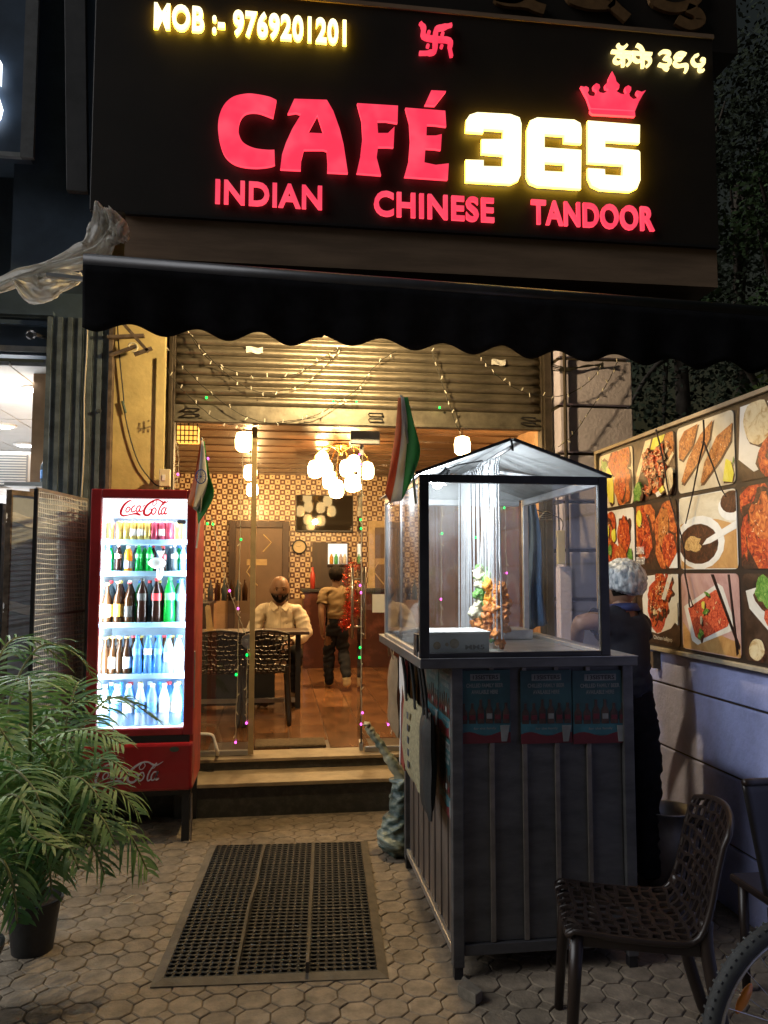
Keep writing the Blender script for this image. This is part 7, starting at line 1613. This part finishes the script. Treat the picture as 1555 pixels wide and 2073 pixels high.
m = MB(); m.box(a0.x + .16, a0.x + .42, 2.68, 2.98, .40, .43); put('seat', m, M['dark_plastic'], c2, bev=.01)
for x, y in ((a0.x + .14, 2.67), (a0.x + .40, 2.67), (a0.x + .20, 2.95), (a0.x + .40, 2.95)):
    m = MB(); m.tube([(x, y, .42), (x, y, 0)], [.02, .016], 8); put('leg', m, M['dark_plastic'], c2, smooth=True)
wc = on_z(1645, 2102, .335)
bk = thing('bicycle', 'bicycle front wheel with orange reflector cut by the right edge', 'bicycle', (wc.x, wc.y, 0))
RW = .335; wd = V((math.cos(R(4)), math.sin(R(4)), 0)); wn_ = V((-wd.y, wd.x, 0))
ring = lambda r, n=56, off=0: [wc + wd * (r * math.cos(2 * math.pi * k / n)) + Z_ * (r * math.sin(2 * math.pi * k / n)) + wn_ * off for k in range(n + 1)]
m = MB(); m.tube(ring(RW - .022), .023, 10, caps=False)
for k in range(90):
    q = 2 * math.pi * k / 90; d = wd * math.cos(q) + Z_ * math.sin(q); t = wd * -math.sin(q) + Z_ * math.cos(q)
    for s_ in (-1, 1): c_ = wc + d * (RW - .003) + wn_ * s_ * .010 + t * .004 * s_; m.bar(c_ - d * .004, c_ + d * .003, .012, .007, up=tuple(t))
tyre = put('tyre', m, mat('tyre_rubber', (.022, .024, .024), .7, var=.25, bump=.2), bk, smooth=False, auto=50)
m = MB(); m.tube(ring(RW - .050), .009, 8, caps=False); put('rim', m, M['steel'], bk, smooth=True)
m = MB(); m.cyl(wc - wn_ * .05, wc + wn_ * .05, .02, n=12); put('hub', m, M['steel'], bk, smooth=True)
for k in range(32):
    q = 2 * math.pi * k / 32; s_ = 1 if k % 2 else -1; d = wd * math.cos(q) + Z_ * math.sin(q); t = wd * -math.sin(q) + Z_ * math.cos(q)
    m = MB(); m.tube([wc + wn_ * .03 * s_ + t * .018 * (1 if k % 4 < 2 else -1), wc + d * (RW - .055)], .0012, 4); put('spoke', m, M['steel'], bk)
rc = on_y(1488, 1955 + 60, wc.y - .02); rc = wc + wd * -.205 + Z_ * .125
m = MB(); m.sph((0, 0, 0), 1, 14, 8); t1 = (wd * .55 + Z_ * .83).normalized(); t2 = wn_.cross(t1)
m.v = [tuple(rc + t1 * v_[0] * .045 + t2 * v_[1] * .016 + wn_ * v_[2] * .007) for v_ in m.v]
put('reflector', m, mat('orange_reflector', (.62, .20, .02), .3, var=.1, coat=.5), bk, smooth=True)
m = MB()
for s_ in (-1, 1): m.tube([wc + wn_ * .055 * s_, wc + wn_ * .05 * s_ + Z_ * .36 + wd * .10, wc + wn_ * .02 * s_ + Z_ * .42 + wd * .13], .012, 8)
m.tube([wc + Z_ * .42 + wd * .13, wc + Z_ * .66 + wd * .22], .018, 10); put('fork', m, M['black'], bk, smooth=True)
m = MB(); h0 = wc + Z_ * .55 + wd * .18; h1 = wc + Z_ * .46 + wd * .15; bb_ = wc + wd * .66 - Z_ * .06; st_ = wc + wd * .52 + Z_ * .50
m.tube([h0, st_], .016, 8); m.tube([h1, bb_], .018, 8); m.tube([bb_, st_], .016, 8); m.tube([bb_, wc + wd * 1.08], .011, 8); m.tube([st_, wc + wd * 1.08], .010, 8); put('frame', m, M['black'], bk, smooth=True)
rw = wc + wd * 1.08
m = MB(); m.tube([p + wd * 1.08 for p in ring(RW - .022)], .023, 10, caps=False); put('tyre', m, bpy.data.materials['tyre_rubber'], bk, smooth=True)
m = MB(); m.tube([wc + Z_ * .66 + wd * .22 + wn_ * -.28 + wd * .1, wc + Z_ * .68 + wd * .20, wc + Z_ * .66 + wd * .22 + wn_ * .28 + wd * .1], .012, 8); put('handlebar', m, M['black'], bk, smooth=True)
m = MB(); m.sph(st_ + Z_ * .08, .12, 14, 8, (1.1, .6, .3)); put('saddle', m, M['black_rub'], bk, smooth=True)
# aluminium vessel on the ground by the wall
pc_ = V((1.99, 3.93, 0)); vs_ = thing('cooking_pot', 'round aluminium vessel on the ground between the stall and the wall', 'pot', tuple(pc_))
m = MB(); m.lathe([(.085, .0), (.105, .02), (.125, .30), (.132, .385), (.142, .39), (.142, .396), (.128, .394), (.118, .30), (.098, .025), (.0001, .02)], 32, pc_); put('vessel', m, M['alu'], vs_, smooth=True)
gb = MB(); gb.lathe([(.001, 0), (.10, .004), (.13, .02), (.11, .035), (.001, .04)], 16, (1.93, 3.66, .0), cap=False)
put('jute_pad', gb, mat('straw_pad', (.34, .25, .12), .9, var=.3, bump=.5), label='flattened straw coloured bundle on the ground before the vessel', cat='bundle', smooth=True)
wg = MB(); wg.prism([(.69, 3.06), (.74, 2.98), (.775, 3.01), (.73, 3.13)], lambda x, y, w: (x, y, w), .04, .0); put('wooden_wedge', wg, mat('old_wood', (.15, .13, .10), .8, var=.3, scale=20), label='grey wooden wedge under the stall front corner', cat='wedge', bev=.004)
# litter
lt = MB(); lt.tube([on_z(270, 1812, .004), on_z(248, 1824, .004), on_z(243, 1828, .004), on_z(270, 1828, .004)], .0022, 5); put('bent_straw', lt, M['cable_pale'], label='bent pale straw lying on the pavers left of the mat', cat='litter')
lt = MB(); c_ = on_z(346, 1808, .003); lt.sph(c_ + V((0, 0, .004)), .008, 8, 5, (1.2, 1, .5)); put('dark_pebble', lt, M['black'], label='tiny dark pebble on the pavers near the mat', cat='litter', smooth=True)

# ================================================================== STRING LIGHTS AND CABLES
LEDG = glow('green_led', (.0, 1.0, .10), 3.2); LEDP = glow('pink_led', (1.0, .10, .72), 3.2); LEDW = mat('unlit_led_cap', (.75, .72, .62), .4, var=0)
ri = random.Random(77)
def string(label, pts, Y, bulbs=10, pale=False, dx=0.0, group='string lights on the shopfront', r=.0028):
    P = smoothed([on_y(u, v, Y) if len(a) == 2 else on_y(u, v, a[2]) for a in pts for u, v in [a[:2]]], 6)
    t = thing('string_light', label, 'string light', tuple(P[-1]), group)
    m = MB(); m.tube([p + V((ri.uniform(-.003, .003), ri.uniform(-.003, .003), ri.uniform(-.003, .003))) for p in P], r, 5); put('wire', m, M['cable_pale' if pale else 'cable'], t)
    for k in range(bulbs):
        p = P[int((k + .5) / bulbs * (len(P) - 1))]; d = V((ri.uniform(-.6, .6), -.3, ri.choice((-1, 1)) * ri.uniform(.4, 1))).normalized(); m = MB(); m.tube([p, p + d * .028], [.0035, .0045], 5); put('led_cap', m, LEDW if not pale else M['cable_pale'], t)
    return t
def leds(t, lst, Y, m_, nm, r=.0075):
    for u, v in lst:
        p = on_y(u, v, Y); m = MB(); m.sph(p, r, 10, 8, (1, 1, 1.25)); put(nm, m, m_, t, smooth=True)
SYY = 5.66
t = string('dark light string sagging lowest from the yellow pillar across the shutter', [(280, 660), (318, 705), (345, 760), (390, 810), (440, 850), (490, 862), (560, 855), (640, 845)], SYY, 12); leds(t, [(418, 805)], SYY, LEDG, 'green_led')
t = string('dark light string crossing the shutter from upper left to the middle handle', [(300, 655), (360, 730), (420, 790), (490, 840), (560, 857), (640, 840), (720, 790), (760, 740), (802, 710)], SYY, 16); leds(t, [(675, 813), (722, 813)], SYY, LEDG, 'green_led')
string('dark light string in a shallow loop high on the shutter', [(378, 668), (420, 725), (470, 750), (530, 763), (600, 757), (660, 720), (690, 703)], SYY, 12)
string('dark light string in a deeper loop below the shallow one', [(378, 668), (440, 740), (500, 785), (550, 794), (620, 775), (670, 730), (692, 704)], SYY, 12)
t = string('dark light string running from the awning down to the stall roof', [(872, 705), (890, 760), (905, 805), (920, 850), (935, 880)], SYY, 8); leds(t, [(890, 825)], SYY, LEDG, 'green_led')
string('dark light string looping to the right guide rail', [(972, 720), (1000, 755), (1040, 785), (1090, 800), (1150, 798), (1200, 765), (1222, 730)], 5.48, 14)
string('thin dark cable falling along the lilac pillar', [(1252, 728), (1230, 775), (1195, 830), (1160, 880), (1130, 905)], 5.48, 10)
t = string('pale light string hanging vertically on the left glass pane', [(493, 905), (488, 1000), (486, 1100), (483, 1220), (481, 1370), (478, 1440), (477, 1503)], 5.838, 10, True); leds(t, [(488, 1092), (478, 1366)], 5.835, LEDG, 'green_led'); leds(t, [(482, 1232), (477, 1503)], 5.835, LEDP, 'pink_led')
t = string('pale light string slanting to the glass lock', [(428, 1045), (440, 1100), (465, 1196), (482, 1245), (497, 1283)], 5.832, 6, True); leds(t, [(431, 1061), (420, 1060)], 5.83, LEDG, 'green_led'); leds(t, [(465, 1196)], 5.83, LEDP, 'pink_led')
t = string('short pale light string below the glass lock', [(501, 1310), (500, 1360), (499, 1420), (499, 1463)], 5.838, 5, True); leds(t, [(500, 1326)], 5.835, LEDG, 'green_led'); leds(t, [(499, 1464)], 5.835, LEDP, 'pink_led')
t = string('pale light string hanging along the open door edge', [(735, 905), (733, 1000), (732, 1200), (731, 1350), (732, 1470)], 5.838, 10, True); leds(t, [(730, 1052), (731, 1070), (729, 1311), (728, 1331)], 5.835, LEDG, 'green_led'); leds(t, [(729, 1185), (731, 1200), (734, 1443), (731, 1466), (728, 920), (730, 940)], 5.835, LEDP, 'pink_led')
t = string('pale light string behind the sack on the right pane', [(797, 1290), (796, 1380), (794, 1440), (793, 1490)], 5.838, 5, True); leds(t, [(797, 1336)], 5.835, LEDG, 'green_led', .011); leds(t, [(786, 1467)], 5.835, LEDP, 'pink_led')
t = string('pale light string seen through the stall glass on the left', [(895, 980), (894, 1080), (893, 1213), (893, 1270)], 5.838, 6, True); leds(t, [(895, 1080)], 5.835, LEDG, 'green_led'); leds(t, [(893, 1213)], 5.835, LEDP, 'pink_led')
t = string('pale light string seen through the stall glass on the right', [(1022, 1000), (1024, 1100), (1026, 1162), (1026, 1260)], 5.838, 6, True); leds(t, [(1021, 1028), (963, 1088)], 5.835, LEDG, 'green_led'); leds(t, [(1026, 1160)], 5.835, LEDP, 'pink_led')
t = string('short light string at the upper left corner of the glass', [(352, 880), (362, 930), (358, 985)], 5.838, 4, True); leds(t, [(421, 928), (360, 960)], 5.835, LEDP, 'pink_led')
# black cable and boxes on pillars
t = thing('power_cable', 'black cable running down the yellow pillar to a switch box', 'cable', tuple(on_y(335, 975, 5.6)))
m = MB(); m.tube(smoothed([on_y(u, v, 5.60) for u, v in ((238, 660), (242, 720), (250, 800), (252, 830), (262, 880), (280, 935), (300, 965), (318, 983), (336, 982))], 5), .005, 6); put('wire', m, M['cable'], t)
m = MB(); m.tube([on_y(u, v, 5.60) for u, v in ((248, 812), (252, 828), (254, 836))], .010, 6); put('taped_joint', m, mat('green_tape', (.02, .07, .05), .5, var=0), t)
a = on_y(323, 985, 5.52); e = on_y(345, 950, 5.52); b = MB(); b.box(a.x, e.x, 5.50, 5.549, a.z, e.z)
sw = thing('switch_box', 'small cream switch box on the yellow pillar above the fridge', 'switch box', (a.x, 5.53, a.z)); put('case', b, M['cream'], sw, bev=.004)
b = MB(); b.box(a.x + .02, a.x + .04, 5.495, 5.4995, a.z + .04, a.z + .08); put('switch', b, M['white'], sw)
a = on_y(1128, 1142, 5.44); e = on_y(1142, 1074, 5.44); b = MB(); b.box(a.x, e.x, 5.42, 5.459, a.z, e.z)
sw = thing('junction_box', 'tall cream junction box on the edge of the lilac pillar', 'junction box', (a.x, 5.44, a.z)); put('case', b, M['cream'], sw, bev=.004)
b = MB(); b.tube([(a.x + .02, 5.44, e.z), (a.x + .02, 5.46, e.z + .25), (a.x - .01, 5.48, e.z + .32)], .006, 6); put('lead', b, M['cable'], sw)
cb = thing('cable_bundle', 'tangled cables tied across the top of the lilac pillar', 'cable', tuple(on_y(1130, 745, 5.5)))
for k in range(4):
    m = MB(); m.tube(smoothed([on_y(1118, 738 + 4 * k, 5.52), on_y(1150, 745 + 2 * k, 5.51), on_y(1190, 742 - k, 5.51), on_y(1222, 735 + 3 * k, 5.50)], 4), .005, 5); put('wire', m, M['cable'], cb)
for k in range(5):
    m = MB(); m.tube(smoothed([on_y(1118, 1040 + 3 * k, 5.40), on_y(1105 - 6 * k, 1035 + 5 * k, 5.38), on_y(1092 - 4 * k, 1050 + 9 * k, 5.38)], 4), .003, 5); put('loose_end', m, M['cable_pale'], cb)
m = MB(); m.tube(smoothed([on_y(1045, 1012, 5.44), on_y(1080, 1030, 5.42), on_y(1135, 1050, 5.44), on_y(1138, 1075, 5.45)], 4), .004, 5); put('wire', m, M['cable'], cb)
# painted mark on the yellow pillar
mk = MB(); mm = mat('faded_mark', (.26, .20, .10), .8, var=.5, scale=50)
for pts in ([(279, 866), (290, 868), (305, 863)], [(292, 852), (292, 866), (291, 876)], [(283, 856), (283, 864)], [(299, 853), (303, 851)], [(301, 868), (300, 875)], [(281, 874), (286, 870)]):
    P = [on_y(u, v, 5.615) for u, v in pts]; 
    rb = ribbon([(p.x, p.z) for p in P], [.012] * len(P)); mk.prism(rb, lambda x, z, w: (x, 5.6165 + w, z), 0, .002)
put('painted_mark', mk, mm, cafe)
# cable lumps on the lilac wall course
# ================================================================== TREES BEYOND THE WALL
def leafmat(name, c1, c2):
    m = bpy.data.materials.new(name); nt, N, L = nodes(m); b = N['Principled BSDF']; b.inputs['Roughness'].default_value = .9
    g_ = N.new('ShaderNodeNewGeometry'); rp = N.new('ShaderNodeValToRGB'); rp.color_ramp.elements[0].color = (*c1, 1); rp.color_ramp.elements[1].color = (*c2, 1); L.new(g_.outputs['Random Per Island'], rp.inputs[0]); L.new(rp.outputs[0], b.inputs['Base Color']); return m
LM = leafmat('tree_leaf', (.008, .014, .006), (.028, .042, .016)); LM2 = leafmat('near_leaf', (.025, .055, .014), (.06, .11, .03)); M['bark'] = mat('bark', (.07, .055, .04), .9, var=.35, scale=12, bump=.6)
def tree(label, base, trunk, blobs, n, sz, seed, lm):
    r = random.Random(seed); t = thing('tree', label, 'tree', base, 'trees behind the boundary wall')
    m = MB(); m.tube(smoothed([V(p) for p in trunk], 5), [.15 - .10 * i / (5 * (len(trunk) - 1)) for i in range(5 * (len(trunk) - 1) + 1)], 9); tip = V(trunk[-1])
    for c, rad in blobs:
        s = V(trunk[-2]).lerp(tip, r.random()); m.tube(smoothed([s, s.lerp(V(c), .5) + V((0, 0, .15)), V(c)], 4), [.05 - .04 * i / 8 for i in range(9)], 6)
    put('trunk', m, M['bark'], t, smooth=True)
    m = MB(); tot = sum(q[1] ** 2 for q in blobs)
    for c, rad in blobs:
        for k in range(int(n * rad ** 2 / tot)):
            d = V((r.gauss(0, 1), r.gauss(0, 1), r.gauss(0, 1))).normalized() * rad * r.random() ** .45
            if noise.noise((V(c) + d) * 2.2) < -.12: continue
            p = V(c) + d; a = V((r.gauss(0, 1), r.gauss(0, 1), r.gauss(-.4, .6))).normalized(); b = a.cross(V((r.gauss(0, 1), r.gauss(0, 1), r.gauss(0, 1)))).normalized(); l_ = sz * r.uniform(.6, 1.3); w_ = l_ * .28
            m.add([p, p + a * l_ * .5 + b * w_, p + a * l_, p + a * l_ * .5 - b * w_], [(0, 1, 2, 3)])
    put('crown', m, lm, t, fixn=False)
tree('dark tree behind the lilac pillar with trunk rising over the billboard', (5.0, 9.2, 0), [(5.0, 9.2, 0), (5.05, 9.25, 2.0), (5.0, 9.2, 4.2), (4.9, 9.3, 6.0)], [((4.0, 8.9, 3.3), .75), ((5.0, 8.8, 4.2), 1.0), ((4.3, 9.2, 5.0), 1.0), ((5.4, 9.2, 5.6), 1.1), ((4.5, 9.0, 6.8), 1.2), ((5.6, 9.0, 7.6), 1.2), ((4.6, 9.0, 2.7), .55)], 15000, .08, 1, LM)
tree('tall dark tree at the right edge beyond the signboard', (6.2, 9.8, 0), [(6.2, 9.8, 0), (6.25, 9.8, 2.5), (6.2, 9.8, 5.0), (6.3, 9.9, 7.0)], [((6.0, 9.6, 4.4), 1.0), ((6.6, 9.5, 5.6), 1.1), ((6.0, 9.6, 6.9), 1.2), ((6.6, 9.6, 8.2), 1.3)], 11000, .085, 2, LM)
tree('nearer leafy tree whose green sprays enter at the right edge', (4.6, 6.3, 0), [(4.6, 6.3, 0), (4.55, 6.3, 2.2), (4.5, 6.2, 4.2)], [((3.98, 6.0, 4.55), .34), ((4.02, 6.0, 4.95), .25), ((3.95, 6.0, 3.06), .20), ((4.5, 6.2, 3.9), .45), ((4.6, 6.2, 4.9), .5), ((3.6, 6.2, 3.85), .24), ((4.0, 6.2, 3.75), .26)], 4200, .06, 3, LM2)
